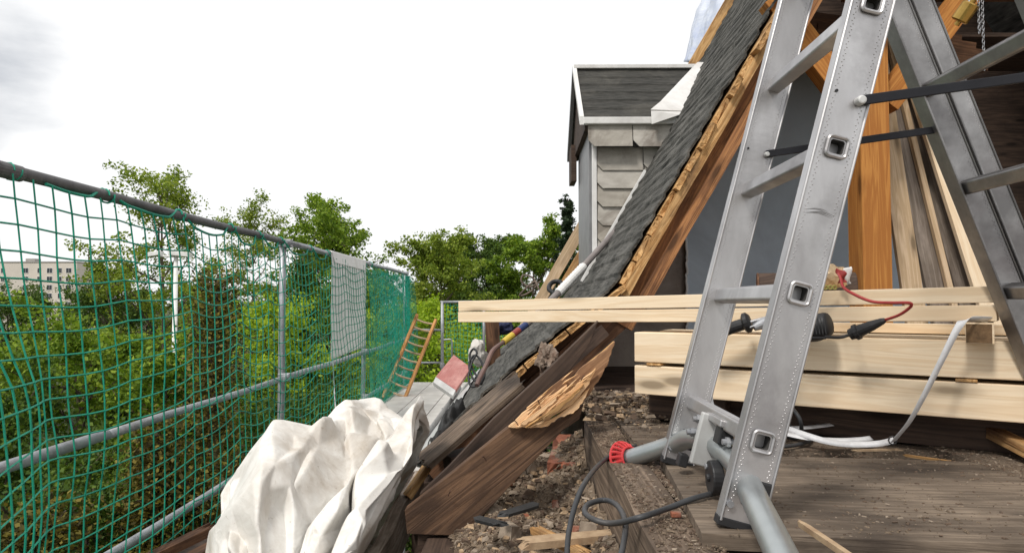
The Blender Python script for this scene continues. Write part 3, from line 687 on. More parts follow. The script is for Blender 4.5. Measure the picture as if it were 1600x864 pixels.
# vertex grid of the tarpaulin: x, y, z in millimetres, each value the step from the one before it in its row
TSC = 0.001; TMIN = [-1.16, 1.697, -1.184]; TN = 92
TARP = [
129,14,12,11,21,26,28,2,-2,19,10,29,26,21,17,15,14,14,14,9,11,13,8,11,25,23,10,2,8,14,-5,-8,-7,10,0,13,9,12,8,2,17,14,21,24,15,13,6,20,34,31,28,9,-18,-17,-21,-26,-25,-25,-26,-19,
-22,-23,-4,4,-3,-9,5,-2,7,14,7,4,-5,-7,5,9,18,23,21,31,13,-20,-15,-20,-18,-14,-12,-15,-14,-14,-2,-10,123,15,15,19,25,23,8,-3,7,17,20,25,24,20,17,14,15,17,9,2,10,13,11,18,18,2,-3,5,
16,22,28,10,-17,-14,19,15,12,13,10,0,14,20,12,2,13,17,23,31,32,31,25,4,-18,-13,-24,-29,-29,-28,-25,-22,-18,-10,-23,-7,6,3,2,18,6,-1,15,16,-3,3,-1,8,11,19,22,26,19,-32,-28,4,-18,-15,-17,-18,
-20,-13,8,-4,132,17,23,20,12,4,-1,8,14,21,19,18,22,19,16,16,17,16,16,6,-10,17,10,18,-2,-9,-1,13,25,29,35,26,-29,6,11,13,10,7,11,15,13,19,16,1,8,24,25,30,33,29,10,-13,-3,-18,-23,-25,
-26,-25,-19,-15,-12,-13,-23,-16,8,-1,-1,12,16,10,0,14,15,5,3,5,8,20,25,20,1,-25,-17,-2,-17,-20,-20,-19,-18,-8,9,5,154,12,13,3,0,-2,9,14,18,21,21,19,20,17,19,18,15,7,13,1,5,16,7,8,
-12,-8,5,20,33,30,37,32,-22,-5,13,10,6,13,19,16,17,15,11,17,5,21,28,32,35,13,-14,-10,-3,-13,-26,-22,-16,-17,-9,-10,-14,-10,-21,-19,-6,2,8,12,13,8,-2,7,13,13,11,9,14,21,20,6,-7,-10,-16,-11,
-22,-19,-17,-15,-12,-7,5,10,159,5,-8,-1,2,14,19,19,14,17,19,19,20,18,15,13,8,7,13,5,17,10,-2,6,-7,-4,11,21,27,35,32,30,-2,-11,6,13,9,16,20,16,16,13,19,18,15,17,26,31,32,-7,-18,-4,
-6,-18,-25,-15,-11,-10,-8,-16,-18,9,-19,-12,-9,0,8,6,12,0,3,8,3,9,14,17,21,20,14,20,-4,-19,-16,-21,-22,-17,-13,-13,-12,-2,4,8,145,-13,-7,9,19,24,21,17,14,16,16,13,17,15,9,9,6,8,12,19,
4,21,-9,3,10,10,0,15,22,34,28,25,13,-5,2,12,11,16,20,16,19,20,21,20,21,19,25,26,20,-8,-6,-6,-19,-27,-13,-17,-8,-4,-15,-17,-15,14,-13,-10,-10,5,6,5,8,4,0,8,1,1,15,18,19,17,14,19,
13,-19,-21,-27,-21,-11,-12,-11,-6,-6,-1,11,112,-13,7,23,28,26,19,16,15,14,16,10,12,5,11,6,3,9,10,23,3,32,-15,2,24,18,0,-2,22,29,33,21,10,-4,6,9,13,17,18,19,23,24,26,25,23,24,24,17,
8,-3,-2,-20,-23,-8,-10,-13,-13,-8,-14,-14,-18,1,-7,-8,0,10,7,7,10,2,0,11,12,5,13,20,22,14,4,-8,14,0,-30,-26,-23,-7,-12,-11,-3,-8,0,14,73,3,18,28,29,26,20,17,14,13,14,10,10,6,7,6,
0,4,12,24,6,35,-19,11,22,14,2,0,23,28,38,16,2,-3,2,12,11,13,18,23,29,30,31,28,27,23,16,6,2,3,-11,-17,-13,2,3,-10,-16,-13,-13,-11,-15,-14,-4,2,5,9,5,9,5,8,-3,15,20,19,14,15,
22,9,2,-21,3,9,-38,-24,-20,-9,-9,-15,-10,-4,9,17,66,5,25,11,29,26,23,17,15,14,12,12,10,-5,5,7,10,2,11,24,9,36,-18,17,24,-1,2,16,22,28,29,6,0,0,4,9,10,13,19,26,32,33,33,28,
27,19,8,2,-1,-3,-9,-12,-2,10,14,3,-14,-16,-13,-14,-18,2,-5,-9,11,13,-1,0,6,9,7,18,23,25,19,10,16,4,-1,-25,6,-1,-41,-28,-3,-13,-9,-10,-12,-9,12,18,79,-11,25,16,12,25,22,17,14,13,11,15,
11,-6,4,14,17,16,16,-8,28,24,-10,26,12,4,11,16,22,17,8,4,0,2,8,12,13,15,17,26,29,35,34,30,22,15,2,-6,-5,-4,-2,7,-8,14,16,16,-1,-16,-12,-14,-17,-2,3,-14,16,11,-1,8,12,11,6,19,
22,19,13,9,7,0,-14,-15,16,-14,-40,-30,1,6,-13,-16,-15,-7,13,18,70,16,9,9,9,13,17,18,16,18,16,12,16,15,5,3,12,12,20,-7,17,24,-3,25,18,13,10,9,8,5,5,3,3,10,15,15,15,17,21,26,
24,30,27,27,18,13,9,-3,-9,-7,-3,13,-4,18,13,17,12,0,-15,-13,-12,-4,0,-13,23,10,-1,13,18,15,1,-6,17,10,11,10,15,-4,-17,13,-2,-19,-36,-27,-12,18,4,-16,-18,-10,13,18,95,-7,20,21,15,10,11,12,
13,10,8,15,15,7,16,7,-3,11,18,19,19,-12,11,19,12,8,8,8,5,7,13,16,17,12,10,11,19,18,21,26,23,26,19,12,15,13,6,-4,-8,-3,7,9,-2,19,16,13,10,6,3,-5,-8,-4,-23,16,22,8,0,12,
17,11,-1,-12,-11,15,16,20,13,-9,-4,10,-10,-22,-34,-27,-13,15,18,-4,-19,-11,13,16,115,5,11,23,23,20,15,13,11,6,-8,-1,8,13,4,16,7,5,-1,15,28,-4,-10,8,9,9,12,9,13,24,21,13,11,9,15,17,
23,17,20,25,23,21,19,13,8,13,12,0,-4,8,5,7,-8,15,3,-1,2,4,10,16,11,-28,-6,27,21,8,2,2,15,3,-17,-22,0,19,21,24,8,-4,4,-6,-13,-29,-29,-24,-14,13,23,11,-12,-13,13,10,129,8,21,24,
22,13,8,9,12,14,1,-5,1,9,0,6,12,1,3,6,22,12,-4,-16,-1,10,15,13,30,25,14,11,10,16,17,21,22,21,20,21,21,18,17,14,11,12,16,12,0,0,-10,-10,-13,5,-2,-2,4,9,15,23,30,-10,-8,29,
21,13,0,-3,6,-7,-25,-21,5,20,27,28,7,-3,-6,-11,-16,-31,-27,-21,-13,13,23,23,3,-15,8,2,121,19,24,19,14,6,11,13,8,10,10,-3,9,4,4,8,4,11,11,-1,-4,15,13,-5,-10,0,14,13,31,33,-2,13,
19,17,21,23,21,19,20,18,18,20,17,16,13,15,17,18,-3,-4,2,-20,-18,-14,-9,-5,2,12,18,22,29,28,-16,34,19,13,0,-4,-4,-8,-24,-23,8,22,31,26,5,-8,-7,-14,-20,-31,-24,-20,-10,13,22,23,19,-11,2,-4,
120,23,16,13,10,6,11,7,8,12,10,4,6,9,11,11,10,7,10,1,-2,2,4,12,6,2,11,-4,19,34,11,14,16,19,21,19,12,20,21,21,15,20,21,17,14,22,22,19,3,1,-8,-18,-18,-16,-14,-14,-9,4,16,24,
27,33,13,21,25,10,8,-3,-12,-11,-16,-24,8,22,29,24,3,-5,-8,-13,-19,-33,-24,-19,-8,12,20,22,28,-7,-2,-10,124,14,13,7,12,6,5,8,11,9,8,6,11,9,6,9,9,10,14,7,1,-2,-5,14,18,16,12,-13,
-2,29,31,17,14,19,24,17,4,12,19,23,15,20,21,21,22,26,27,22,7,5,-11,-15,-21,-17,-16,-16,-17,-10,9,21,28,22,38,25,25,13,9,6,-2,-16,-17,-26,6,19,23,20,8,2,-5,-11,-17,-31,-30,-22,-9,13,19,25,
29,-4,-15,-2,124,15,6,7,1,10,5,6,8,8,8,8,12,14,6,4,9,11,15,12,3,-1,-2,13,13,13,22,2,-20,20,30,17,20,23,27,20,6,0,13,21,15,17,20,23,27,31,34,26,16,7,-11,-16,-21,-17,-18,-20,
-20,-19,1,17,25,24,28,35,20,27,16,10,3,-6,-22,-22,1,14,16,15,12,4,4,-5,-14,-29,-32,-23,-11,11,19,30,20,-14,-11,13,125,0,19,2,-10,10,4,5,9,12,11,-3,14,16,10,5,8,11,12,12,11,7,4,8,
8,8,15,20,-6,-7,28,15,23,26,30,23,9,-4,9,17,16,14,21,22,24,33,36,32,23,15,-9,-15,-19,-19,-18,-22,-23,-24,-5,16,19,26,26,21,15,28,24,20,15,-2,-8,-13,-11,-4,18,12,11,4,10,3,-9,-26,-30,-22,
-10,11,17,24,10,-23,8,25,113,16,2,12,-7,-9,9,9,10,9,9,8,-1,16,11,4,8,13,13,14,16,-1,3,7,8,8,14,24,16,-16,11,27,19,22,30,25,14,0,3,15,18,14,19,22,22,26,36,35,29,22,3,-15,
-20,-20,-18,-22,-24,-23,-8,14,18,25,15,19,9,10,18,19,21,27,-4,-13,-12,-4,21,15,8,2,14,-2,3,-24,-27,-20,3,11,3,12,10,-21,25,22,115,-3,20,-3,10,-13,0,11,4,9,6,10,5,9,8,7,13,16,16,8,
17,3,14,-12,4,14,12,20,25,8,-15,32,23,11,24,26,19,8,0,14,18,17,18,21,22,21,29,33,29,24,22,-11,-21,-21,-20,-21,-22,-17,-6,8,20,18,13,21,2,-3,14,19,22,18,31,8,-14,-24,9,22,9,4,13,-6,
8,-26,-24,0,7,1,-16,6,18,-16,31,17,100,6,8,10,5,-6,-3,4,10,4,10,5,1,13,12,10,12,11,17,8,17,22,11,-8,-10,3,16,19,20,24,3,-2,36,9,13,22,22,6,9,17,20,19,21,21,18,19,27,27,
26,26,19,5,-21,-22,-21,-18,-16,-8,-3,-1,18,9,20,14,-1,-5,12,18,12,12,36,29,-1,-28,-4,24,13,10,1,10,-5,-24,0,0,-6,-17,-18,4,23,-9,33,13,108,-16,10,4,6,-2,-2,0,5,8,11,2,8,17,9,9,
11,13,18,12,22,21,14,3,-7,-7,8,15,18,20,5,17,14,25,7,9,11,14,17,22,22,22,22,21,21,20,20,21,23,23,22,11,-17,-21,-20,-17,-12,-7,-16,5,20,10,18,4,0,-1,17,15,8,17,36,31,2,-29,-6,22,
14,7,10,9,-10,-4,-8,-6,-18,-19,-17,2,24,-1,31,13,110,-10,-18,3,11,3,-4,-1,4,6,7,9,12,14,6,11,12,15,19,18,21,14,13,13,6,-3,-3,13,18,14,7,15,13,23,14,2,5,16,20,24,22,21,22,22,
20,19,21,21,22,22,21,14,-16,-20,-18,-14,-14,-5,-15,1,18,14,17,1,-4,11,19,12,11,26,36,23,-9,-28,2,21,15,7,6,3,5,-7,-7,-17,-20,-20,-16,5,22,5,25,11,107,-5,-19,-1,12,-3,7,-1,-3,0,-4,6,
19,15,8,7,13,20,20,23,11,12,18,9,11,11,8,13,9,6,15,10,16,11,12,3,12,17,15,21,15,18,22,24,24,23,21,21,20,26,24,8,-16,-19,-13,-8,-2,-7,-20,-9,10,19,16,-3,7,19,21,21,10,27,35,8,
-25,-18,14,18,15,9,1,1,-2,2,-12,-19,-22,-20,-9,4,16,16,20,9,111,-5,-9,-9,4,-1,0,10,7,-9,-16,-7,23,17,12,1,15,23,24,14,0,15,20,8,14,15,21,15,3,12,16,13,8,7,10,8,13,12,17,15,
6,19,22,24,25,23,21,21,25,29,33,17,-21,-17,-5,-7,-2,-9,-19,-13,-4,15,14,6,18,22,19,26,14,30,25,-11,-31,-1,19,14,11,15,3,-2,-6,-2,-12,-20,-23,-17,-3,3,13,13,20,18,87,9,-8,-9,-7,-4,3,18,
17,3,-17,-24,22,17,6,3,19,26,14,-2,6,12,12,22,21,15,24,14,13,15,13,10,4,9,9,13,12,11,16,10,2,18,18,20,21,22,21,26,29,31,38,29,-13,-18,-5,-7,-7,-4,-16,-23,-4,10,17,19,23,19,17,31,
19,30,5,-28,-18,11,16,12,14,13,6,-4,-9,-7,-13,-21,-19,-11,-5,-1,11,14,15,14,86,-5,-18,-11,-6,-8,7,17,24,16,-12,-23,13,19,1,8,23,17,-2,-1,14,5,12,24,33,20,23,23,6,8,12,6,9,14,12,13,
11,11,16,7,1,14,15,16,15,18,21,30,34,31,42,38,2,-18,-9,-4,-8,-10,-19,-18,-5,15,23,25,22,10,22,37,25,11,-9,-29,-3,17,8,11,20,12,-3,-5,-6,-10,-16,-20,-17,-10,-4,3,4,11,13,13,73,-9,-15,-1,
-15,-11,1,14,26,22,2,-12,2,18,-2,9,24,4,-6,6,13,2,21,20,33,22,23,29,-3,4,13,3,15,21,16,10,10,11,15,5,7,7,16,12,13,14,21,30,36,31,42,41,20,-13,-13,-7,-13,-16,-16,-13,13,21,24,22,
9,11,30,33,20,-9,0,-24,5,14,-1,20,21,3,-5,-1,-6,-16,-20,-16,-11,-1,0,-2,-7,10,14,14,53,11,-12,-9,-12,-6,-2,21,9,21,1,-12,15,15,-7,13,16,-5,4,13,4,18,9,19,29,21,24,30,-5,3,13,5,
18,24,13,12,9,11,14,7,4,6,15,13,14,16,22,30,32,30,41,39,30,0,-17,-15,-14,-18,-14,7,18,24,21,10,9,15,31,22,11,-13,15,-15,-2,7,13,23,15,-4,-10,3,-14,-25,-23,-10,-13,-4,9,-4,-2,16,18,17,
41,14,4,-16,-8,4,6,-2,4,14,-6,-6,24,5,-6,23,8,-1,13,10,18,13,11,3,23,20,23,30,-1,2,12,16,16,16,13,14,9,10,15,7,1,14,17,16,14,15,22,31,26,28,37,38,32,13,-13,-19,-19,-19,2,10,
21,23,7,11,12,20,26,5,10,-7,17,11,-3,5,13,15,7,-12,0,-6,-27,-36,-21,-16,-8,-1,8,10,10,20,20,19,27,18,19,9,-10,4,8,-1,-2,-22,-12,3,17,4,-3,23,15,16,9,16,-2,16,13,-8,21,21,22,26,
15,2,4,12,17,16,13,14,11,11,15,6,18,17,17,15,15,14,21,23,22,27,37,30,31,24,-1,-21,-23,-7,-3,15,23,16,14,16,11,12,11,-5,13,3,15,-4,14,16,6,7,4,-8,6,-18,-39,-36,-28,-13,-3,7,18,13,
17,21,18,21,21,19,21,12,6,-5,-15,-1,-5,-12,-15,3,6,14,-5,22,21,12,14,11,6,4,16,7,8,21,22,22,17,13,-8,14,15,15,13,16,12,13,18,17,17,14,19,16,15,16,17,19,22,26,31,26,27,27,16,-11,
-18,-17,-3,17,20,12,13,10,21,17,9,-12,3,17,2,10,16,9,6,10,5,-10,6,-20,-50,-35,-31,-8,1,16,16,17,18,19,18,20,18,20,20,10,5,-15,-9,-3,0,-1,-15,-10,2,16,3,0,18,18,6,10,5,15,13,18,
17,16,17,16,14,12,11,8,8,13,14,16,14,16,21,19,19,18,18,17,15,15,17,20,21,23,21,28,22,25,21,9,-14,-19,-3,14,16,11,12,9,24,23,9,-11,-8,17,6,19,10,7,2,11,5,-3,6,-22,-55,-38,-28,-3,
10,14,14,15,17,19,20,17,19,10,18,13,11,-8,-2,-4,1,-8,-11,-9,-9,2,10,-4,7,20,3,4,13,15,17,19,19,19,16,13,12,11,10,10,11,13,14,15,17,13,22,25,21,20,19,17,14,14,14,16,18,20,22,22,
23,21,19,16,6,-11,-7,11,13,10,12,14,24,20,12,-6,-16,13,17,18,8,10,3,6,7,2,0,-24,-55,-40,-26,5,11,14,15,14,13,17,16,22,22,-2,15,15,23,9,1,-4,-8,-9,-6,-9,-13,-13,3,5,1,9,5,6,
14,17,18,18,21,19,12,12,11,10,9,11,12,11,11,15,18,13,24,30,26,23,19,15,13,13,13,13,14,14,19,20,20,19,19,18,18,7,-4,4,13,8,16,22,26,16,18,-8,-24,3,25,18,8,12,8,8,4,-2,-3,-28,
-54,-38,-20,10,10,13,17,13,8,13,21,23,26,-6,7,18,26,24,7,-5,-10,-13,-10,-13,-15,-14,-3,7,0,3,10,17,17,18,16,14,13,11,12,12,10,14,11,11,15,8,9,12,14,11,25,34,31,25,20,15,10,12,12,12,
10,14,14,16,19,18,18,20,20,17,6,3,16,9,20,27,32,23,13,-10,-26,-20,21,23,15,13,12,8,1,-4,-14,-31,-46,-32,-14,14,10,11,17,14,12,8,20,25,34,-10,-3,13,29,31,17,-3,-14,-13,-17,-21,-4,-14,-16,-7,
11,1,15,15,18,18,15,12,11,12,14,15,19,17,13,13,-10,3,9,13,16,15,25,38,33,27,21,14,13,13,8,7,11,13,12,14,16,17,18,21,21,19,14,9,19,15,20,36,36,23,9,-9,-24,-26,-12,28,26,16,18,4,
-6,-12,-20,-27,-36,-26,-9,12,9,13,16,11,15,17,19,22,33,5,-16,3,25,34,27,6,-15,-20,-22,-24,2,-19,-16,-3,12,-5,2,14,7,19,14,14,16,18,18,23,20,18,18,11,-23,-7,9,16,18,17,28,38,33,26,21,15,
13,14,15,5,7,12,11,16,13,16,18,21,22,20,18,16,24,21,24,41,34,16,13,-7,-18,-26,-29,1,39,22,22,4,-13,-17,-19,-26,-28,-21,-8,6,11,13,10,17,21,23,19,14,38,1,-4,-12,18,34,31,17,-13,-24,-26,-23,
-17,-12,2,2,6,4,-3,-6,6,5,16,15,18,18,23,31,14,17,21,8,-7,-18,6,17,12,19,30,36,28,23,17,15,13,16,19,17,4,10,13,16,10,18,20,21,20,20,20,22,27,27,28,41,29,13,20,2,-17,-21,-30,-27,
26,33,21,13,-13,-22,-17,-21,-25,-16,-16,1,11,14,17,21,23,17,20,9,52,-4,4,-23,6,35,33,24,-10,-26,-28,-26,-21,6,5,-3,-3,6,-3,2,5,-4,-3,23,24,17,23,34,7,15,12,9,9,-21,-3,10,23,23,23,29,
23,17,14,12,14,18,24,21,15,11,12,11,15,20,19,22,22,18,19,24,28,32,29,40,30,14,12,6,7,-18,-19,-30,-28,40,23,26,-8,-23,-12,-18,-24,-14,-20,-4,18,15,15,21,22,16,11,11,74,-4,0,-29,-7,31,32,31,
-10,-19,-27,-27,-23,-6,10,12,-3,-2,8,-9,10,-18,-2,16,29,24,35,26,-9,17,17,7,14,-12,1,-3,21,20,15,19,18,13,11,13,15,22,26,24,18,15,12,16,20,15,20,23,23,16,17,23,25,31,34,38,33,12,22,0,
8,7,-18,-26,-40,5,37,22,12,-19,-11,-16,-22,-16,-17,-12,12,13,21,22,20,20,12,-6,70,21,-5,-27,-17,13,34,31,6,-17,-19,-28,-24,-9,-3,15,7,4,4,-15,6,-26,11,4,31,31,34,18,-9,6,13,16,6,13,-2,-6,
17,19,6,8,12,10,11,15,19,27,31,26,20,15,16,18,20,15,19,22,23,14,15,17,28,25,32,39,42,17,15,16,0,10,-7,-29,-30,-23,32,24,22,-1,-16,-19,-13,-17,-14,-14,-1,15,22,23,19,23,3,-9,81,16,5,-20,
-26,-8,25,31,27,-3,-18,-22,-27,-23,-8,10,11,8,-4,1,-21,-11,16,-2,32,36,27,9,2,3,-6,9,15,10,16,5,4,8,8,2,4,10,14,20,26,32,35,27,20,14,16,15,22,18,16,18,22,13,12,14,24,32,26,33,
42,22,10,13,14,3,-3,-19,-25,-25,21,26,19,9,-11,-14,-9,-11,-12,-14,-9,10,20,23,19,25,-3,-9,70,17,12,-1,-14,-21,-4,24,26,23,-2,-19,-23,-28,-17,-12,0,6,2,2,-18,17,3,5,31,31,14,-2,1,6,-1,3,
18,15,18,7,-2,6,5,2,5,6,19,24,33,38,39,29,19,15,12,10,14,19,15,18,21,12,14,9,22,31,36,24,24,29,13,12,13,6,-5,-3,-27,-17,16,23,15,20,6,-8,-8,-14,-13,-14,-11,2,17,22,21,18,6,-16,
58,12,7,6,5,-4,-17,-2,21,23,27,4,-26,-37,-20,-12,-10,-7,1,0,-2,27,-15,19,29,23,4,0,5,6,9,11,11,11,5,-3,5,8,8,-3,9,6,23,27,37,42,40,31,22,18,8,1,-2,19,16,17,19,16,21,5,
21,27,39,33,9,18,14,12,7,3,5,2,-16,-10,18,16,12,17,17,7,-6,-17,-11,-12,-11,-4,14,20,25,4,12,-15,43,6,4,0,9,13,7,-15,4,22,29,31,-24,-36,-22,-10,-12,-10,-10,6,6,20,-21,22,25,18,3,-1,
7,6,8,8,9,6,4,7,8,16,13,-11,1,13,27,31,39,43,39,30,23,19,15,-16,-12,10,19,18,17,20,21,16,20,21,38,32,18,14,10,3,3,-2,5,1,3,6,14,7,11,14,15,14,9,-15,-8,-11,-11,-7,9,19,
19,10,0,-7,52,-13,-10,0,9,16,21,2,-11,19,31,27,-4,-31,-25,-15,-11,-2,-6,3,5,8,-24,19,20,13,3,-6,1,5,10,15,-3,12,20,14,12,19,9,-11,1,16,29,36,41,42,35,31,25,21,6,-18,-15,-8,19,21,
15,22,24,20,20,24,24,29,22,18,9,-5,-5,0,8,5,12,14,9,7,11,12,13,10,21,3,-17,-4,-5,-11,4,17,14,7,5,-11,64,-22,-18,-6,6,14,17,13,-2,20,29,23,11,-24,-23,-17,-6,-6,-2,3,4,-12,-24,14,
15,8,1,-4,4,8,15,13,-10,16,23,15,21,20,10,-10,4,18,29,39,42,37,33,34,29,18,-4,-20,-17,-15,17,16,15,28,28,15,20,22,24,20,21,16,12,0,-12,-4,11,13,14,11,10,15,10,11,9,10,20,8,-6,12,
-13,-14,1,17,14,9,7,-19,70,-22,-20,-13,6,12,12,20,8,21,21,13,11,6,-18,-20,-9,-2,-2,-3,-9,-24,-14,9,10,5,3,12,13,10,4,-4,-7,21,22,19,24,21,12,-6,4,19,28,39,41,35,31,35,30,14,-6,-20,
-18,-21,7,18,20,32,31,7,18,22,22,13,18,16,12,7,-6,-8,10,15,15,9,19,16,8,13,18,-5,14,8,14,18,-12,-19,-3,17,15,16,-6,-20,64,-10,-20,-16,1,14,15,23,28,23,21,5,-5,-11,-4,0,-9,-15,-17,-5,
-15,-15,-1,0,5,6,14,15,14,3,-16,0,11,21,20,21,24,22,13,0,1,16,27,36,39,32,29,35,30,16,-5,-15,-26,-25,4,26,29,29,21,5,18,22,19,10,13,17,13,11,-1,-4,12,16,8,21,16,6,17,20,22,-6,
-5,13,14,22,0,-23,-6,17,17,6,-5,-13,48,8,-18,-15,0,15,28,32,30,24,10,11,-14,-13,-11,-13,-14,-8,-15,-18,-12,-2,-7,6,4,-1,1,11,17,12,6,4,6,20,19,22,24,20,12,5,-3,10,23,33,37,28,27,33,
30,18,-1,-18,-28,-23,11,28,29,25,13,10,20,22,21,16,9,10,15,11,6,8,6,11,19,13,2,23,24,20,6,5,-16,10,23,13,11,-21,-4,13,10,-5,-10,-10,29,15,-2,-12,6,17,35,34,29,19,12,3,-12,-19,-17,-17,
-17,-13,-10,-13,-16,-5,1,7,4,2,-4,3,4,10,14,19,19,18,19,21,22,17,8,12,-6,4,18,29,33,28,21,28,30,20,4,-20,-27,-15,20,24,26,18,14,18,23,20,13,17,16,12,10,9,6,11,15,17,16,11,24,25,
27,23,3,-10,-17,0,19,18,10,-20,-6,10,-8,-12,-1,0,17,16,11,-16,13,33,33,34,23,8,11,10,-19,-20,-20,-17,-14,-14,-14,-11,-10,-7,3,5,6,3,0,2,2,8,19,22,22,19,15,17,22,14,6,15,-2,-2,14,24,
29,27,18,22,26,20,9,-17,-22,-15,16,27,24,18,19,20,20,18,13,17,15,13,11,11,12,12,15,17,18,25,27,26,27,24,6,-17,-17,-11,18,19,4,-18,3,-11,-18,-10,-6,12,15,9,17,-7,28,34,31,27,15,11,5,3,
-18,-18,-21,-14,-12,-8,-9,-12,-10,-10,-6,7,8,3,3,3,2,7,19,25,25,22,15,9,19,11,5,17,8,-5,8,21,24,23,17,14,19,19,12,-5,-18,-15,10,21,22,20,19,19,17,20,16,18,16,14,13,12,13,15,16,20,
22,26,28,27,25,20,9,-10,-17,-20,20,20,0,-11,-3,-24,-19,-14,-2,16,16,3,17,10,41,33,24,18,16,5,5,-15,-20,-19,-18,-18,-9,-2,-4,-8,-6,-3,-3,5,8,-1,3,3,3,8,19,27,29,24,21,8,5,4,4,16,
16,1,4,17,19,18,14,11,10,14,12,6,-9,-12,4,17,21,19,18,19,14,18,16,19,16,16,15,15,14,16,16,20,23,27,27,25,20,21,14,2,-17,-23,14,24,5,-9,-11,-26,-17,-11,-6,14,21,-3,18,23,38,25,19,17,
12,5,-11,-18,-21,-19,-21,-6,10,5,-2,-1,-2,2,-6,-3,8,3,-3,1,5,11,20,27,33,25,26,14,-2,-8,-4,8,18,9,6,14,15,14,10,9,6,5,9,9,3,-5,-3,16,21,20,19,16,14,17,10,17,18,17,18,16,
17,15,15,19,21,25,24,23,18,19,19,16,-6,-23,-2,25,19,-4,-16,-24,-18,-12,-3,6,29,-9,13,30,30,20,16,14,8,-4,-17,-18,-21,-16,-4,15,22,14,8,-1,-10,2,-15,-5,3,10,1,0,5,11,20,28,31,29,27,17,
1,-13,-18,-5,12,16,10,13,12,10,8,5,4,3,3,6,6,4,-2,5,20,20,17,16,17,15,17,16,18,18,20,19,18,15,13,17,18,12,19,24,27,15,18,22,16,-16,-18,15,29,9,-10,-19,-20,-17,-5,4,33,-13,6,26,
22,18,11,10,4,-8,-17,-17,-7,9,19,21,20,20,1,-12,-6,12,-17,-12,-4,10,10,5,7,13,18,27,28,31,25,15,4,-13,-22,-19,1,16,15,14,10,9,3,5,5,1,3,3,5,3,0,1,14,19,18,18,16,14,21,20,
19,20,20,19,19,19,16,7,15,-2,12,27,31,25,11,18,25,10,-24,-7,25,23,5,-9,-14,-16,-14,-6,39,-18,6,3,13,13,9,7,3,8,-2,-11,10,22,13,10,21,21,12,-11,4,-8,5,-17,-12,6,15,13,9,13,20,21,
31,27,18,13,5,-12,-23,-22,-11,14,20,15,8,1,6,1,7,-1,4,4,4,1,1,3,11,20,17,14,12,12,23,23,21,21,20,20,19,20,17,12,12,2,-5,17,31,32,16,13,21,25,-7,-20,1,29,20,5,-11,-11,-6,-12,
49,-20,-7,4,0,5,9,12,9,12,9,13,0,14,7,14,11,16,13,16,-9,8,6,-3,-21,-3,15,3,6,18,27,27,27,24,18,10,-1,-12,-18,-20,-17,23,19,13,6,1,-6,1,3,9,0,5,4,0,2,7,3,5,13,13,
15,22,22,22,21,21,20,20,21,18,18,13,9,11,0,4,29,32,25,13,16,19,10,-15,-15,11,28,20,-1,-2,-8,-11,62,-19,-16,-7,-2,5,14,8,5,-1,11,15,16,10,13,9,10,11,13,17,19,7,1,14,-10,-19,-6,2,
5,17,24,28,25,20,12,3,-5,-17,-18,-8,25,22,18,4,-2,-11,-2,3,11,3,13,1,4,4,4,8,6,1,8,14,19,25,21,15,12,16,16,22,23,12,14,15,12,9,9,3,22,29,26,21,17,10,18,-5,-18,-3,21,26,
17,4,-13,-13,76,-17,-18,-14,-6,7,3,1,1,11,2,19,16,14,12,14,2,1,11,15,22,26,12,4,21,-13,-13,-1,4,-8,10,19,19,15,2,1,-3,-4,9,23,23,20,2,-7,-13,-5,2,12,5,9,11,9,7,7,6,5,
6,7,8,14,19,17,12,16,17,15,11,16,21,17,7,10,10,9,12,10,11,24,26,23,20,13,20,4,-15,-10,13,24,23,11,-13,-15,92,-19,-18,-13,-12,-9,-4,0,6,13,23,20,-3,14,21,7,-3,8,8,9,16,27,24,8,
27,11,-13,-4,4,-5,-10,-1,5,8,7,8,10,15,22,20,20,5,-9,-15,-11,-1,10,15,9,-5,6,5,10,7,16,13,10,10,11,13,14,14,18,15,13,14,13,16,20,11,8,9,8,7,6,6,10,15,21,28,24,18,20,13,
-8,-15,4,21,22,20,3,-8,102,-16,-16,-15,-11,-9,-9,-5,10,21,24,10,5,18,10,8,8,8,8,1,0,23,32,22,19,20,2,-6,4,3,-6,-5,0,4,6,8,11,14,15,19,12,-7,-17,-16,-6,4,13,13,4,-2,10,-1,
9,13,15,14,14,15,14,8,13,14,13,10,16,17,20,15,12,20,12,7,9,7,8,5,3,2,8,21,32,24,18,18,3,-16,-5,16,19,21,8,14,97,1,-13,-15,-15,-12,-10,-6,16,26,13,11,22,15,9,4,6,9,5,1,
-1,18,28,30,18,17,16,2,2,7,0,-3,-1,0,0,4,9,12,13,14,4,-16,-20,-13,-6,7,13,11,0,7,10,11,12,12,11,14,16,17,6,7,6,10,13,9,15,23,25,22,6,12,19,14,11,10,10,12,6,-2,-8,0,
23,32,20,16,12,-7,-12,10,18,16,21,16,81,16,3,-10,-16,-16,-14,-5,21,21,10,22,19,13,7,6,0,9,5,1,10,12,20,28,20,20,20,10,-2,3,0,1,1,1,2,2,7,12,6,1,7,-18,-18,-19,-6,9,9,9,
6,10,12,12,9,12,17,21,20,9,2,12,-2,5,15,14,8,18,31,31,10,8,6,17,16,12,15,17,12,6,-10,-16,1,26,25,13,17,6,-13,3,15,16,18,21,62,18,17,7,-9,-18,-15,-4,18,21,7,23,12,6,2,8,
7,5,8,10,10,11,20,23,21,25,19,4,1,6,1,-1,4,5,4,1,10,12,-2,-13,-2,2,-19,-27,-14,6,8,7,9,10,12,15,11,22,25,21,18,0,4,15,1,0,17,14,8,4,32,35,23,6,6,-6,17,15,20,17,
16,13,4,-17,-15,13,23,15,15,9,1,-4,8,16,18,24,46,16,20,16,4,-9,-19,2,20,18,1,0,9,4,3,13,14,10,11,3,9,13,18,21,24,26,23,5,11,13,2,2,5,3,-3,4,14,10,-5,-17,-23,6,-5,-32,
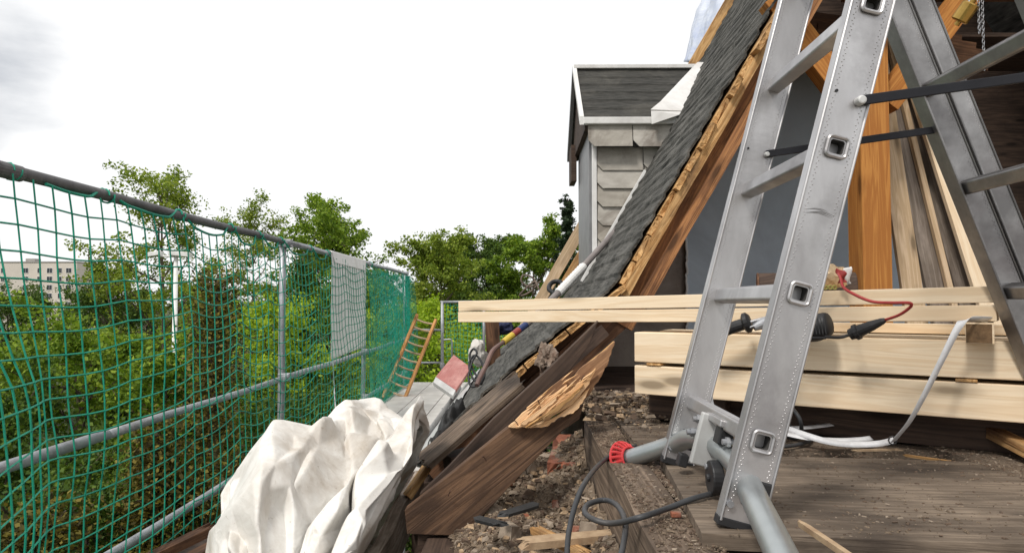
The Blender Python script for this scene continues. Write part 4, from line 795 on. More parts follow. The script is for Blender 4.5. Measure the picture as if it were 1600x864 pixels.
-24,-4,5,2,12,14,12,20,26,23,26,21,18,-6,3,15,4,11,13,8,9,-3,24,34,31,11,17,-12,-7,22,18,16,16,18,14,-1,-20,-4,19,17,11,7,13,0,2,16,20,19,46,-3,22,15,7,7,-5,-7,15,4,-1,-8,
8,13,15,14,12,12,9,9,2,14,16,20,23,27,21,20,18,16,9,3,2,-3,0,7,14,6,-7,-18,-27,0,3,-34,-31,-20,-5,3,15,16,13,30,32,24,27,21,22,-6,-5,13,16,9,11,12,5,-7,17,27,29,28,22,-5,
-29,15,19,17,16,20,18,12,-7,-17,11,18,14,6,4,12,2,17,19,14,47,-19,21,18,1,8,3,2,2,-4,-9,3,22,20,12,6,11,12,10,12,13,5,16,19,25,22,19,23,25,26,17,4,-1,1,-1,6,10,2,-7,-18,
-25,4,-2,-29,-35,-27,-15,-4,8,15,20,36,36,30,21,19,29,2,-10,16,9,14,16,9,-6,2,13,25,23,27,29,3,-40,1,21,18,17,20,19,14,12,-14,0,20,19,10,-8,6,8,19,20,11,52,-23,-1,22,6,-6,4,2,
4,-11,3,28,17,15,5,14,12,8,4,14,16,17,13,17,18,17,32,21,23,28,26,12,2,1,-3,2,2,0,-7,-18,-22,1,-7,-6,-37,-26,-21,-9,2,12,21,32,34,30,14,26,32,10,-6,5,19,8,9,13,1,0,19,20,
21,25,31,-3,-46,-6,22,18,17,21,15,12,15,13,-7,21,17,16,-3,-10,6,21,22,14,49,-12,-16,3,17,2,-1,2,-10,-1,25,27,16,14,4,11,4,12,4,12,21,19,18,13,12,31,24,18,24,27,25,19,-3,-1,11,5,
0,-8,-13,-15,-21,-13,13,6,-28,-27,-17,-12,-5,7,16,26,31,26,9,30,34,23,-4,-1,7,13,11,7,14,14,15,16,21,24,24,-23,-47,-2,26,15,14,19,25,21,2,6,13,20,15,17,5,-10,-6,17,22,8,54,-15,-9,-3,
8,-12,-3,0,2,18,23,27,4,17,6,13,2,7,10,19,17,20,12,6,23,24,23,26,26,22,15,14,3,3,8,1,-4,-4,-12,-12,-12,-12,-9,20,10,-18,-15,-14,-9,0,10,19,26,22,11,29,33,26,2,-5,7,8,12,16,
18,18,14,16,22,20,-1,-38,-41,8,23,10,14,22,25,26,25,-1,14,10,17,15,8,-2,-15,11,19,-4,52,-5,-10,-5,5,-10,-6,4,8,7,25,25,-1,19,9,7,9,10,14,18,17,9,8,11,12,29,30,31,24,14,9,11,
6,5,0,-1,-2,10,-11,-20,-17,-9,1,6,19,12,3,-9,-10,-4,4,9,20,17,17,27,30,24,8,-7,3,13,14,17,17,21,19,20,13,-1,-19,-41,-32,15,18,9,19,22,24,28,38,9,12,-6,14,16,11,2,-12,5,11,-19,
51,-3,-2,-8,-3,-2,-7,7,5,9,22,19,1,19,14,5,15,8,13,13,12,9,8,3,25,33,30,23,18,9,10,9,5,5,-3,-1,1,12,3,-24,-20,-1,13,-3,9,14,16,12,2,-5,-2,6,7,2,25,27,27,22,12,-5,
-5,16,19,20,19,22,27,12,-16,-5,-25,-35,-26,14,15,7,24,27,26,29,36,15,11,-7,10,13,14,8,-10,6,-10,-27,48,-2,6,-8,-10,0,-10,0,13,15,15,9,7,16,15,14,14,14,10,11,11,11,7,6,23,32,30,17,
16,8,4,4,7,3,-6,0,4,14,15,-19,-22,7,12,12,-1,-5,17,19,20,9,-2,2,-9,0,20,25,26,24,15,-8,3,18,19,19,21,28,22,-9,-26,-5,-22,-30,-25,7,15,8,25,30,29,27,30,13,18,5,7,9,7,13,
0,-4,-22,-33,44,3,3,-2,-10,-1,-8,-8,9,12,7,15,12,15,13,20,17,14,12,14,17,15,-2,7,23,29,21,18,17,5,-6,0,10,4,-7,1,8,15,18,-8,-24,16,12,9,2,-12,13,18,19,25,12,-8,-9,-2,9,22,
25,25,20,-3,11,18,19,17,26,26,6,-23,-24,-10,-13,-25,-25,-8,13,18,23,27,29,24,24,20,15,11,5,6,11,14,6,-13,-25,-14,39,-4,0,9,5,-1,-13,-15,5,8,13,11,7,15,15,18,12,13,16,21,18,23,3,9,
27,26,15,5,10,7,-5,-3,7,6,-4,5,12,13,14,5,-17,14,12,-1,8,-10,9,20,20,23,11,13,-9,-12,4,18,24,24,24,7,16,19,19,15,26,21,-12,-26,-20,-15,-13,-14,-24,-18,9,23,20,22,26,22,20,19,15,10,
7,10,15,16,7,-14,-23,-8,28,-2,13,17,6,-11,-18,-11,-1,11,6,8,13,1,23,20,10,12,13,18,13,26,12,27,25,22,10,-5,7,9,3,-2,-3,6,7,6,7,10,11,4,6,16,14,-3,-1,12,8,10,5,16,22,29,
-7,-16,0,15,22,25,23,21,16,16,20,14,25,10,-23,-19,-11,-12,-13,-17,-23,-22,-4,20,20,22,22,18,17,17,15,10,14,14,15,16,2,-15,-5,-12,18,6,21,14,12,-14,-16,-9,-7,3,15,8,-8,11,23,16,10,14,6,12,
19,32,18,31,20,18,2,-7,7,6,6,2,2,4,11,11,0,4,12,7,19,21,20,6,-8,2,3,6,10,18,31,24,6,-17,-3,14,18,24,24,25,16,16,21,13,18,-4,-13,-6,-12,-15,-13,-18,-20,-22,-18,6,23,20,20,16,
17,14,16,11,17,16,16,13,-4,-9,-6,-9,17,18,6,14,16,3,-20,-17,-6,2,7,12,9,0,20,3,8,9,8,19,13,28,35,30,23,12,-11,-8,10,14,18,6,-2,-2,2,8,3,7,5,7,20,23,21,21,17,6,2,0,
7,15,7,26,18,1,-4,10,18,20,24,22,13,16,21,14,8,-17,-14,-11,-7,4,-10,-17,-19,-20,-22,-10,14,19,17,16,15,16,16,12,18,16,18,9,-7,-9,-14,-16,18,16,-5,17,22,15,1,-12,-12,-8,2,3,13,3,11,-8,
6,13,12,18,23,24,19,26,34,8,-15,-3,9,16,11,1,-6,5,8,5,3,-1,4,13,21,25,23,19,19,19,19,12,3,-3,16,4,17,17,11,11,13,18,22,14,19,13,20,17,7,-4,-10,-17,-13,-14,-11,-9,-9,-19,-20,-18,
-5,11,16,15,15,16,16,13,17,18,17,6,-7,-12,-19,-20,26,-8,18,8,17,10,11,15,-2,-7,-17,-5,8,16,3,-23,3,18,16,16,19,24,22,23,34,9,-10,-3,-3,13,7,-2,1,8,13,6,-8,4,8,13,17,22,25,23,
20,15,9,9,13,20,8,19,0,13,17,16,16,23,17,15,19,16,18,17,16,8,-9,-15,-12,-18,-14,-9,-18,-18,-18,-16,-14,-7,5,10,13,15,16,16,17,17,16,5,-2,-15,-23,-23,16,5,18,11,4,14,15,12,11,5,-9,-23,
4,19,8,-33,-8,26,22,15,10,15,21,30,30,12,-10,-12,-4,9,15,0,6,14,15,7,-5,0,0,13,26,-2,27,28,20,12,12,15,10,13,22,13,16,14,13,17,15,21,21,17,17,17,18,16,14,13,2,-11,-5,-19,-13,-21,
-23,-16,-14,-16,-14,-11,-13,-3,4,9,11,16,20,19,14,9,0,-17,-22,-24,17,7,11,13,5,10,19,1,10,17,10,-17,-5,9,12,-42,-7,27,22,11,10,16,23,26,26,16,-6,-19,-7,8,17,11,8,14,13,11,5,-3,0,6,
9,0,29,31,31,8,4,6,8,11,20,12,26,24,18,14,15,20,22,18,19,18,19,24,16,10,5,0,-6,-15,-18,-30,-26,-13,-13,-16,-13,-12,-14,-13,-10,-4,-1,9,16,20,14,11,4,-14,-23,-19,21,2,7,17,8,4,19,-4,
7,19,26,-1,-5,-1,3,-44,-8,28,20,12,16,20,13,24,27,17,-9,-19,-5,11,11,5,18,12,15,11,11,9,0,-1,-14,10,23,35,32,10,4,3,11,7,13,16,26,29,17,14,18,22,21,19,22,20,21,32,27,17,14,-3,
-18,-19,-27,-32,-21,-14,-10,-17,-15,-13,-17,-20,-15,-15,-12,-3,9,11,11,13,10,1,-20,-17,33,-2,-6,23,5,9,9,-4,8,17,35,19,-5,-9,-16,-35,-10,22,21,21,18,12,14,27,27,11,-15,-18,-4,7,3,10,22,16,21,9,
10,13,4,-8,-10,3,23,30,27,20,15,8,8,12,11,8,19,26,20,14,17,26,21,20,24,22,21,34,34,29,19,-1,-17,-29,-34,-34,-13,-23,-5,-18,-14,-14,-19,-27,-24,-18,-13,-15,-7,6,8,13,12,10,-3,-9,46,-3,-18,15,
5,20,5,-4,9,17,29,39,2,-24,-28,-15,-21,13,23,20,20,19,21,26,22,-1,-17,-13,-12,0,5,19,24,25,22,11,16,11,7,-6,-4,0,13,20,22,29,25,9,4,11,13,12,4,24,23,16,14,19,22,23,25,28,19,30,
37,37,21,0,-18,-27,-31,-29,-11,-26,-8,-10,-11,-16,-21,-31,-31,-28,-15,-15,-16,-8,3,10,5,8,8,0,28,0,7,-11,11,30,7,0,9,19,33,41,-2,-32,-27,-5,-26,2,21,23,21,23,22,26,15,-6,-11,-17,-2,4,3,25,
24,18,27,16,19,11,7,9,-6,-12,9,6,16,21,24,19,15,8,9,13,15,21,20,13,9,16,20,23,24,25,28,28,28,39,24,3,-13,-22,-21,-20,-19,-22,2,-8,-13,-19,-25,-32,-35,-35,-27,-15,-9,-15,-11,-2,0,2,5,18,
45,-9,-9,5,-2,31,14,6,11,19,34,43,-14,-39,-10,-11,-18,-9,14,22,24,23,23,21,14,8,-16,-10,-12,0,20,27,13,27,23,22,19,14,8,6,10,-18,-5,10,9,11,20,16,17,19,16,15,15,16,13,11,17,19,11,19,
11,22,22,27,33,33,22,5,-3,-12,-19,-7,-21,-10,-7,10,-15,-20,-27,-32,-35,-33,-30,-23,-20,-13,-11,-16,-11,-5,17,21,67,-11,-18,-14,14,17,24,17,13,23,32,24,-21,-29,-5,-17,-2,-12,-1,19,25,23,21,14,23,6,-14,-14,
8,-4,21,7,17,29,28,24,18,18,12,4,15,-4,-14,2,7,5,8,17,14,7,19,20,17,20,19,23,20,6,10,20,-7,22,27,26,20,32,30,9,-9,7,-20,0,-14,0,-18,4,6,-22,-26,-28,-31,-31,-29,-30,-30,-26,-23,-21,
-18,10,19,3,296,1,-11,-22,-27,-30,-34,-39,-38,-38,-25,-14,-9,-3,-1,0,-2,-3,2,12,17,22,25,9,26,31,15,-13,3,17,18,28,30,4,-15,2,3,2,9,15,-1,5,-2,-1,-27,-25,-25,-13,3,8,6,-5,8,11,8,6,
9,4,-2,1,2,3,-27,-25,-16,-14,-26,-23,-20,-13,-20,-2,-24,-2,-12,-2,-8,6,22,-6,-19,16,-15,11,16,19,0,-3,15,-7,-20,-9,257,-5,-15,-26,-29,-28,-30,-34,-36,-30,-19,-5,3,2,5,-2,-4,-2,9,19,27,29,23,20,
34,9,-17,-10,13,20,21,22,30,4,-2,0,0,3,8,14,4,-1,-10,-20,-23,-19,-11,2,9,8,1,-8,-1,13,10,9,7,4,0,-4,-11,-16,-13,-24,-24,-21,-15,-11,-13,-18,-10,-11,-10,-17,-6,-9,-1,1,10,7,-18,4,5,10,
15,4,-2,11,4,-13,-15,-15,216,-13,-23,-31,-35,-25,-27,-27,-24,-10,11,-7,2,6,3,-3,-2,-1,12,28,37,30,18,36,12,-20,-17,3,19,25,25,24,20,10,4,-1,1,4,5,4,7,-2,-14,-21,-19,-8,-4,7,11,4,-7,-15,
-14,-5,19,17,10,4,-5,-14,-18,-19,-11,-11,-25,-25,-23,-16,2,-5,6,-4,-15,-14,-7,-7,-2,-3,-5,-3,4,2,1,15,8,-5,3,7,3,-13,-13,-16,180,-27,-29,-40,-32,-21,-19,-7,-3,2,5,7,-2,8,-1,3,1,-2,-1,36,
45,36,26,28,-16,-18,-6,6,21,31,25,29,19,11,4,-2,-2,7,7,3,0,-13,-17,-5,-10,-5,2,10,7,-3,-17,-20,-25,-19,15,17,14,7,-10,-16,-19,-18,-4,-5,-25,-24,-21,-13,-9,8,12,9,-11,-9,-8,-4,-5,-6,-11,-6,
0,-15,17,16,2,-2,8,9,-6,-15,-15,-14,137,-29,-37,-39,-20,-9,2,9,3,6,5,-3,4,5,5,0,-4,-2,-9,33,41,40,42,21,-26,-2,0,-1,23,26,31,29,21,12,5,1,-1,1,2,2,4,-10,-8,-4,-9,2,5,3,
-2,-15,-16,-25,-31,-22,5,17,8,7,-9,-9,-14,-21,6,-13,-21,-17,-17,-22,-3,9,5,9,-3,-7,-6,-6,-4,-4,-8,-8,-12,-7,21,10,2,4,14,5,-9,-17,-16,-16,88,-24,-40,-20,2,10,12,8,8,2,-1,-3,0,2,3,-10,
-5,-5,-3,31,40,40,47,25,-19,4,-1,-8,21,19,34,33,25,11,10,2,2,2,-1,2,0,1,-4,-3,-3,3,2,-8,-16,-21,-18,-25,-25,-17,-9,8,2,4,-5,7,-13,-18,-10,-14,-11,-9,-16,-21,-8,-3,-5,7,2,5,1,-4,
1,6,3,-8,-18,-21,23,-7,9,16,16,0,-16,-17,-17,-13,43,-24,-15,5,19,22,16,5,0,-2,-3,-8,-9,-10,0,-8,-9,-2,12,36,32,39,40,29,-4,8,-1,-14,12,27,17,35,29,17,13,6,0,3,5,4,1,3,1,1,
-1,0,-6,-16,-22,-23,-25,-22,-23,-18,-13,-6,1,6,0,12,-5,-20,-21,-17,-10,0,-2,-16,-17,-7,-1,-2,6,21,14,3,-1,0,-3,-6,-23,-35,25,-19,7,25,16,-4,-17,-17,-17,-9,21,-11,2,14,27,22,11,1,-6,-10,-13,-5,
-4,-9,-6,-1,-15,4,22,37,33,35,35,34,-2,2,-1,-6,14,22,3,34,33,24,12,5,7,7,8,6,2,2,4,3,1,-7,-14,-23,-26,-22,-25,-17,-25,-18,-14,-11,2,1,3,13,-10,-15,-21,-18,-15,6,12,-8,-8,-5,2,-3,
3,10,15,14,-4,-5,-10,1,-28,-41,24,-25,-4,25,18,-1,-15,-17,-16,-6,38,-9,3,9,19,14,4,-7,-13,-13,-12,-6,1,9,0,-7,0,8,24,36,35,28,34,36,1,-7,-2,8,4,6,18,32,29,21,13,14,10,4,2,2,
-4,7,6,12,5,-8,-20,-25,-28,-27,-18,-23,-24,-7,-13,-13,-4,3,-1,3,3,-17,-23,-18,-14,7,16,8,4,1,1,-2,0,3,9,15,-4,-9,-12,-2,-32,-39,21,-20,-17,8,17,1,-10,-12,-9,-2,58,-5,0,-7,-12,5,0,-7,
-5,5,-15,-2,1,18,13,3,4,-4,20,36,34,40,30,27,14,-4,-1,-4,13,5,16,26,27,18,18,9,-3,-7,0,0,11,1,2,7,9,-2,-18,-24,-27,-28,-24,-19,-18,-13,-5,3,-2,2,-4,5,-1,-23,-24,-19,-14,11,24,11,
-7,4,-12,1,10,17,15,10,-4,-12,-14,-11,-33,-32,16,-14,-20,-5,-1,7,10,-9,-13,-8,75,-10,-11,8,-19,-17,-8,0,4,3,13,-8,-4,10,16,13,0,2,24,37,33,39,31,20,16,5,-16,10,6,12,19,23,24,14,3,-4,
-10,-6,-4,0,12,9,11,2,-3,-3,-22,-26,-26,-24,-21,0,-19,-11,-10,10,11,-4,2,0,-9,-25,-28,-20,-4,17,27,3,-9,-4,10,16,9,13,10,5,-3,-13,-16,-22,-29,-28,11,-14,-13,-9,-2,5,12,-9,-13,-13,80,11,-8,-6,
-6,-7,-5,3,2,0,-1,-5,-2,2,5,7,11,11,20,29,33,38,33,20,9,-8,6,10,17,28,23,7,-7,-9,-2,8,7,7,2,0,-14,-1,4,11,-2,-11,-16,-18,-15,-19,-15,-12,-19,-14,0,13,12,0,-10,-17,-4,-24,-18,-24,
7,19,26,0,-5,3,11,16,2,14,12,8,-7,-15,-20,-25,-28,-23,5,-4,-13,-9,-2,2,7,-10,-12,-17,109,5,5,-8,-7,-10,-12,-9,2,5,10,5,-1,1,7,3,7,7,17,26,21,33,25,19,5,4,13,20,35,12,-14,-16,
-10,-4,4,13,12,15,4,1,2,0,-1,-4,-10,2,2,-14,-16,-23,-10,-14,-9,-12,5,8,-2,-11,-2,-9,-22,-12,-32,-10,11,20,22,6,1,7,9,2,13,11,10,7,-10,-21,-24,-25,-25,-13,0,-1,-6,-12,1,-3,0,-10,-11,-19,
122,7,0,-5,-5,-6,-4,4,6,-1,2,4,9,3,8,3,1,1,11,21,9,22,22,13,13,12,17,37,19,-23,-20,-19,-8,-1,6,16,19,19,2,-4,0,-3,-4,-1,0,13,9,-11,-20,-19,-7,-11,-9,-15,-4,2,-7,-5,-2,3,
-8,-27,-33,1,11,16,16,13,14,9,2,6,13,9,10,1,-19,-25,-24,-24,-22,-1,1,1,-7,-13,-2,0,-10,-6,-13,-21,94,2,2,3,3,11,14,11,5,3,6,6,6,12,7,0,-2,-3,3,12,3,8,16,17,10,22,31,33,
0,-23,-27,-22,-12,-2,6,13,22,20,17,-9,-11,-1,-6,4,12,12,10,-4,-13,-19,-21,1,-5,-9,-13,-12,-12,-10,-4,7,16,-17,-32,-6,17,15,16,14,15,13,5,4,13,8,8,-6,-25,-26,-25,-22,-19,-1,6,4,-7,-13,-5,-3,
-9,-4,-17,-20,73,8,13,9,8,13,9,13,9,10,5,14,11,9,7,3,1,-4,0,1,1,3,0,14,16,19,28,29,7,-16,-25,-27,-21,-8,3,10,24,21,19,-3,-17,-5,-1,9,16,7,12,5,-13,-22,-8,-8,-12,-7,-11,-8,
-11,-15,-5,-5,16,18,-21,-23,16,21,18,15,14,15,11,2,11,6,6,-10,-25,-27,-22,-22,-21,4,9,1,-12,-11,-7,-6,-5,-6,-18,-18,71,19,4,15,15,9,12,12,15,4,-1,19,19,10,4,7,5,2,-1,-3,-5,0,-2,0,
5,14,25,25,26,-9,-15,-32,-30,-20,-1,8,22,21,20,2,-16,-10,4,11,13,9,11,12,-10,-21,-1,-20,-8,-15,-10,-8,-4,-12,-8,-4,5,27,8,-22,-5,25,22,20,19,15,15,1,10,4,3,-9,-21,-24,-21,-21,-22,-7,0,1,
-6,-11,-5,0,-7,-11,-14,-15,82,20,5,19,13,10,15,15,3,-3,4,19,19,12,13,8,6,5,3,-1,-6,-3,0,-4,-9,-7,14,29,28,16,-17,-36,-35,-25,-6,6,18,21,18,8,-13,-13,9,12,12,8,4,13,-2,-16,-10,-15,
-8,-16,-6,-4,-5,-7,-8,-5,5,19,22,-3,-23,15,22,22,23,23,15,13,9,3,-3,-6,-13,-20,-18,-20,-24,-17,-6,-1,-4,-10,-2,-2,-9,-8,-11,-15,99,12,8,20,9,16,13,9,4,4,6,8,17,15,16,11,10,8,4,3,
-1,0,-1,-7,-16,-22,4,20,26,31,-12,-40,-36,-27,-11,5,15,19,14,12,-9,-15,0,10,13,9,7,6,6,-7,-13,-11,-9,-6,-5,-4,-4,0,-7,-1,-3,13,22,9,-24,3,18,19,20,25,27,22,14,4,-5,-7,-8,-14,-15,-19,
-25,-18,-12,-6,-7,-12,-12,4,-2,-7,-10,-6,119,1,10,22,10,15,11,12,8,2,7,9,12,13,8,14,13,2,-1,-1,-8,8,3,-4,-17,-20,7,3,16,27,25,-32,-40,-34,-19,3,12,13,16,9,-7,-13,-6,2,12,13,6,5,
6,4,-12,-6,0,-1,-3,-1,-1,0,-7,0,-6,10,20,11,-22,-6,15,18,17,9,15,32,30,19,4,-9,-9,-12,-11,-19,-23,-17,-13,-10,-16,-14,-11,8,0,-7,-7,2,98,26,16,23,17,14,12,6,9,7,-1,12,18,9,-2,14,
0,-8,-5,4,-10,8,3,-2,-3,-8,4,-5,-4,23,24,20,-38,-41,-31,-6,10,10,19,3,-6,-10,-7,-1,7,17,7,4,12,6,4,-12,4,0,1,1,2,-2,-6,-8,0,14,16,3,-14,-12,-3,7,10,24,18,27,35,25,19,-5,
-10,-12,-11,-19,-20,-15,-14,-20,-18,-12,-6,9,2,-9,-3,5,113,0,32,32,19,12,14,9,7,7,4,9,8,5,6,-7,-11,-6,-6,4,-1,-5,2,1,-1,12,0,-5,-8,6,22,30,0,-40,-37,-21,3,15,14,-2,-5,-7,-1,-2,
8,12,6,14,16,11,15,-11,-2,5,0,0,-1,-6,-8,-3,5,13,11,-5,-13,-10,-6,4,13,19,17,28,35,28,22,2,-10,-11,-14,-19,-15,-14,-28,-21,-14,-4,-3,5,5,-6,-4,6,91,19,24,35,29,16,11,11,11,11,8,5,
13,-3,-15,-14,-11,-5,-7,3,-6,-1,4,4,5,9,10,-2,6,10,-10,20,27,-21,-34,-29,-8,11,2,-4,-4,1,3,4,6,11,14,17,17,15,16,-8,-7,0,2,3,0,-9,-6,0,4,12,5,-12,-10,-10,-2,9,16,20,15,26,
33,25,21,5,-9,-13,-15,-17,-13,-24,-21,-18,-10,-4,-3,0,8,-2,-6,6,79,17,24,33,24,14,16,18,17,16,14,12,-2,-11,-15,-15,-16,-8,-5,-3,-5,9,12,-3,5,11,13,14,11,11,-7,-7,20,5,-22,-25,-18,-7,-5,1,
10,12,11,7,6,8,9,11,15,15,18,-9,-6,-2,3,1,3,-5,-6,-2,3,12,0,-13,-11,-7,2,14,22,22,16,26,30,20,18,1,-10,-13,-16,-18,-17,-17,-20,-14,-7,-6,-5,-1,8,0,-6,4,79,1,15,25,21,21,20,19,
21,16,21,16,-6,-8,-12,-19,-19,-11,-5,-5,8,15,12,-1,-7,12,16,15,18,18,1,-8,-4,9,-4,-18,-12,-7,-9,4,20,16,10,6,4,4,0,6,17,11,14,-18,-11,1,7,7,5,1,-1,-9,1,10,2,-15,-9,-3,8,15,
30,25,20,28,22,18,13,-4,-10,-12,-16,-17,-17,-17,-16,-13,-7,-7,-9,-7,8,0,-2,0,74,-13,1,11,19,20,25,27,28,22,20,22,1,-1,-8,-24,-20,-12,-1,3,19,12,13,-2,-6,-1,17,20,20,12,0,1,-3,-4,5,-11,
-8,-9,-5,16,21,14,10,5,4,2,-5,2,15,14,12,-16,-12,2,8,3,-3,4,6,-6,-8,4,9,-13,-6,0,14,18,35,28,24,26,15,20,7,-8,-10,-10,-16,-16,-16,-16,-16,-12,-8,-8,-12,-9,3,-1,0,-3,78,-15,-8,-6,
5,20,22,27,36,35,28,18,17,11,-16,-28,-20,-1,5,-3,10,11,13,7,4,-7,21,14,2,5,2,8,10,-1,0,-5,-7,-9,1,19,21,13,11,6,2,4,-7,-4,13,18,12,-10,-16,-1,9,6,-2,-1,4,-1,-6,-4,10,-10,
-4,9,20,21,36,31,26,13,18,17,2,-14,-6,-10,-17,-17,-16,-16,-15,-10,-7,-9,-11,-9,-2,0,1,1,88,-11,-9,-9,0,3,18,25,33,38,38,31,26,7,-27,-29,-12,9,-1,0,7,8,-5,16,14,2,19,14,-15,-2,7,13,
16,10,-4,-5,-8,-7,5,19,20,15,11,4,5,3,-5,-11,10,20,12,1,-18,-5,8,9,1,-1,1,-1,-6,-3,1,-4,5,18,23,20,33,32,23,5,18,5,5,-13,-4,-13,-18,-17,-16,-14,-12,-9,-6,-10,-10,-8,-6,4,6,7,
91,2,-11,-7,-2,2,12,25,26,35,43,42,29,-6,-30,-27,0,3,1,8,6,-8,-1,9,27,7,16,13,-17,-6,8,15,20,14,-4,-8,-7,-7,6,18,19,18,10,8,7,4,-6,-16,6,20,15,7,-13,-9,4,13,5,-1,-2,-3,
-5,-2,-1,4,16,20,20,17,28,22,22,4,14,-2,9,-4,-9,-16,-16,-16,-12,-10,-9,-3,-9,-16,-13,-5,-3,6,13,13,99,9,-4,-4,-2,4,12,19,23,30,43,39,34,-16,-34,-17,1,2,8,-4,15,-6,-4,7,32,7,14,13,
-16,-6,8,17,22,9,-8,-5,-7,-7,6,17,18,19,13,12,8,1,-10,-15,7,19,14,12,-4,-11,0,12,8,-1,-2,-5,-6,5,4,15,17,17,15,11,21,13,6,15,15,7,9,-4,-16,-17,-12,-10,-6,-5,-1,0,-17,-19,-12,-6,
1,7,15,15,120,10,4,4,4,-2,10,19,20,17,33,45,27,-25,-29,-3,0,4,10,-11,-1,21,-6,7,26,6,11,15,-9,-5,7,19,21,-7,-6,0,-8,-8,5,17,18,14,13,11,5,-6,-8,0,14,18,13,11,3,-7,-3,8,
10,1,-7,-6,6,6,16,17,15,12,7,1,13,13,2,15,-6,5,8,13,0,-13,-10,-7,-4,3,8,-4,-16,-21,-11,-3,0,6,13,12,141,14,8,-2,11,6,3,14,19,6,27,43,29,-23,-24,0,3,-4,13,1,-2,18,1,4,
14,8,5,14,4,1,6,13,3,-5,-4,3,-6,-7,3,16,5,9,12,12,10,1,-2,9,14,15,1,16,10,4,-3,3,8,-3,-4,3,8,14,15,15,13,11,0,-5,4,15,10,9,3,-1,10,7,-3,-5,-7,-4,-4,15,8,-9,
-14,-13,-6,-4,-1,3,9,7,153,21,10,9,12,9,3,8,9,9,16,36,27,-17,-9,-1,5,-6,-1,20,4,2,18,2,2,5,7,10,9,6,-2,-1,0,1,-3,5,-6,-5,8,8,10,11,7,10,9,5,6,9,10,10,0,15,
15,12,7,3,-1,-1,1,3,11,13,14,14,14,7,-2,-5,-5,9,17,12,-3,7,9,7,0,-5,-9,-7,1,21,1,-10,-7,-4,-3,-3,-3,0,4,4,172,19,20,12,12,5,6,7,5,7,10,20,22,13,-6,-3,4,4,-5,14,
2,16,4,7,1,-1,4,6,6,9,5,-3,-7,-3,-1,0,1,0,8,11,10,10,10,10,8,5,3,4,5,7,12,7,18,15,18,10,-2,-1,-1,2,9,13,15,13,10,5,0,-6,-5,6,19,6,8,6,8,7,-1,-6,-8,-7,
1,22,-4,-8,-9,-4,3,0,-1,-1,-1,3,194,16,22,15,9,7,8,7,2,-1,9,18,19,14,8,0,5,7,-6,3,9,7,5,3,1,3,7,4,5,3,3,2,2,1,1,1,0,-4,2,13,11,11,11,10,9,5,1,5,
5,5,7,10,13,17,19,18,7,-3,-4,-1,8,12,15,13,6,5,-2,-5,-2,4,18,11,11,7,6,6,-3,-8,-8,-7,2,22,-7,-9,-9,-5,-1,-1,0,4,3,3,218,11,17,18,6,7,7,7,9,0,4,15,16,17,10,2,
8,4,-3,-2,5,6,5,6,6,7,5,4,3,2,4,7,8,6,3,0,-3,-10,-4,13,13,11,11,12,9,6,2,3,5,7,8,8,11,15,17,15,14,3,-4,-3,7,11,15,11,2,4,-6,0,3,1,14,17,15,9,8,1,
-8,-9,-8,-5,3,21,-8,-10,-9,-6,-3,1,5,3,3,3,240,8,11,17,10,2,8,10,10,6,4,11,13,13,7,11,6,0,0,2,4,5,8,8,7,5,5,3,3,5,10,13,11,13,4,-4,-9,-18,-10,11,15,12,10,11,
10,7,6,3,2,5,8,9,11,12,14,14,14,10,0,-2,5,13,14,11,0,0,-3,2,0,0,10,18,19,16,8,-5,-10,-10,-7,-3,5,19,-9,-10,-9,-6,-2,1,3,6,3,1,257,11,10,11,11,4,8,13,13,9,9,10,
16,6,-1,25,8,-13,-3,-1,6,6,8,10,7,6,4,6,6,10,14,15,7,6,5,0,-11,-21,-15,10,15,13,10,8,9,7,8,6,4,3,5,9,10,12,12,13,14,13,6,1,6,12,15,8,0,2,2,1,-3,-4,6,14,
21,22,10,-9,-9,-8,-5,-4,6,15,-8,-9,-8,-5,-5,-2,3,6,6,-5,277,7,13,11,10,6,8,13,15,14,13,15,24,12,4,8,10,-8,-14,-12,-2,12,7,7,8,6,5,7,8,17,16,16,2,-4,6,4,-15,-22,-12,8,
15,13,11,9,6,7,7,7,5,6,3,8,10,11,12,13,13,12,11,6,7,12,12,4,6,7,4,1,-7,-8,4,8,18,26,14,-6,-6,-8,-5,-2,5,11,-8,-7,-7,-8,-8,2,3,5,5,-15,291,11,12,15,11,7,7,12,
17,15,15,18,27,22,0,10,0,-6,-11,-13,-8,-2,15,6,6,5,6,9,7,17,20,12,0,1,4,-1,-22,-17,-7,8,13,12,12,10,10,7,5,6,5,6,5,7,8,12,11,13,14,12,10,10,10,11,11,3,8,10,6,-3,
-6,-8,1,6,8,28,20,-1,-6,-6,-6,0,3,8,-5,-5,-6,-9,-5,0,1,7,-4,-20,298,20,8,24,12,7,8,10,17,20,14,17,27,16,0,5,6,-4,-7,-15,-4,-5,6,14,5,7,8,9,5,18,13,11,7,0,-6,-15,
-9,-9,-6,6,13,13,13,11,10,8,5,5,6,7,1,8,12,10,12,13,13,12,8,9,13,12,11,4,7,10,1,-2,-4,-6,-4,2,10,16,28,10,-6,-5,-7,-1,1,6,4,-3,-7,-10,-4,0,-2,4,-13,-21,296,21,21,23,
23,7,7,10,15,20,16,17,23,12,3,2,7,4,-13,-9,-8,-3,7,11,11,3,8,14,5,6,26,10,4,-4,-12,-6,-8,-7,-7,6,13,14,14,11,9,7,5,5,5,3,7,9,6,16,12,14,13,13,8,3,15,15,10,6,
3,5,-1,-6,0,-3,2,0,5,8,26,20,2,-6,-8,-6,2,9,10,4,-9,-11,-6,-3,-7,-2,-15,-21,312,6,32,25,25,13,7,8,13,15,19,17,18,12,9,-2,3,2,-5,-6,-5,-2,5,15,11,3,6,14,5,-4,19,23,
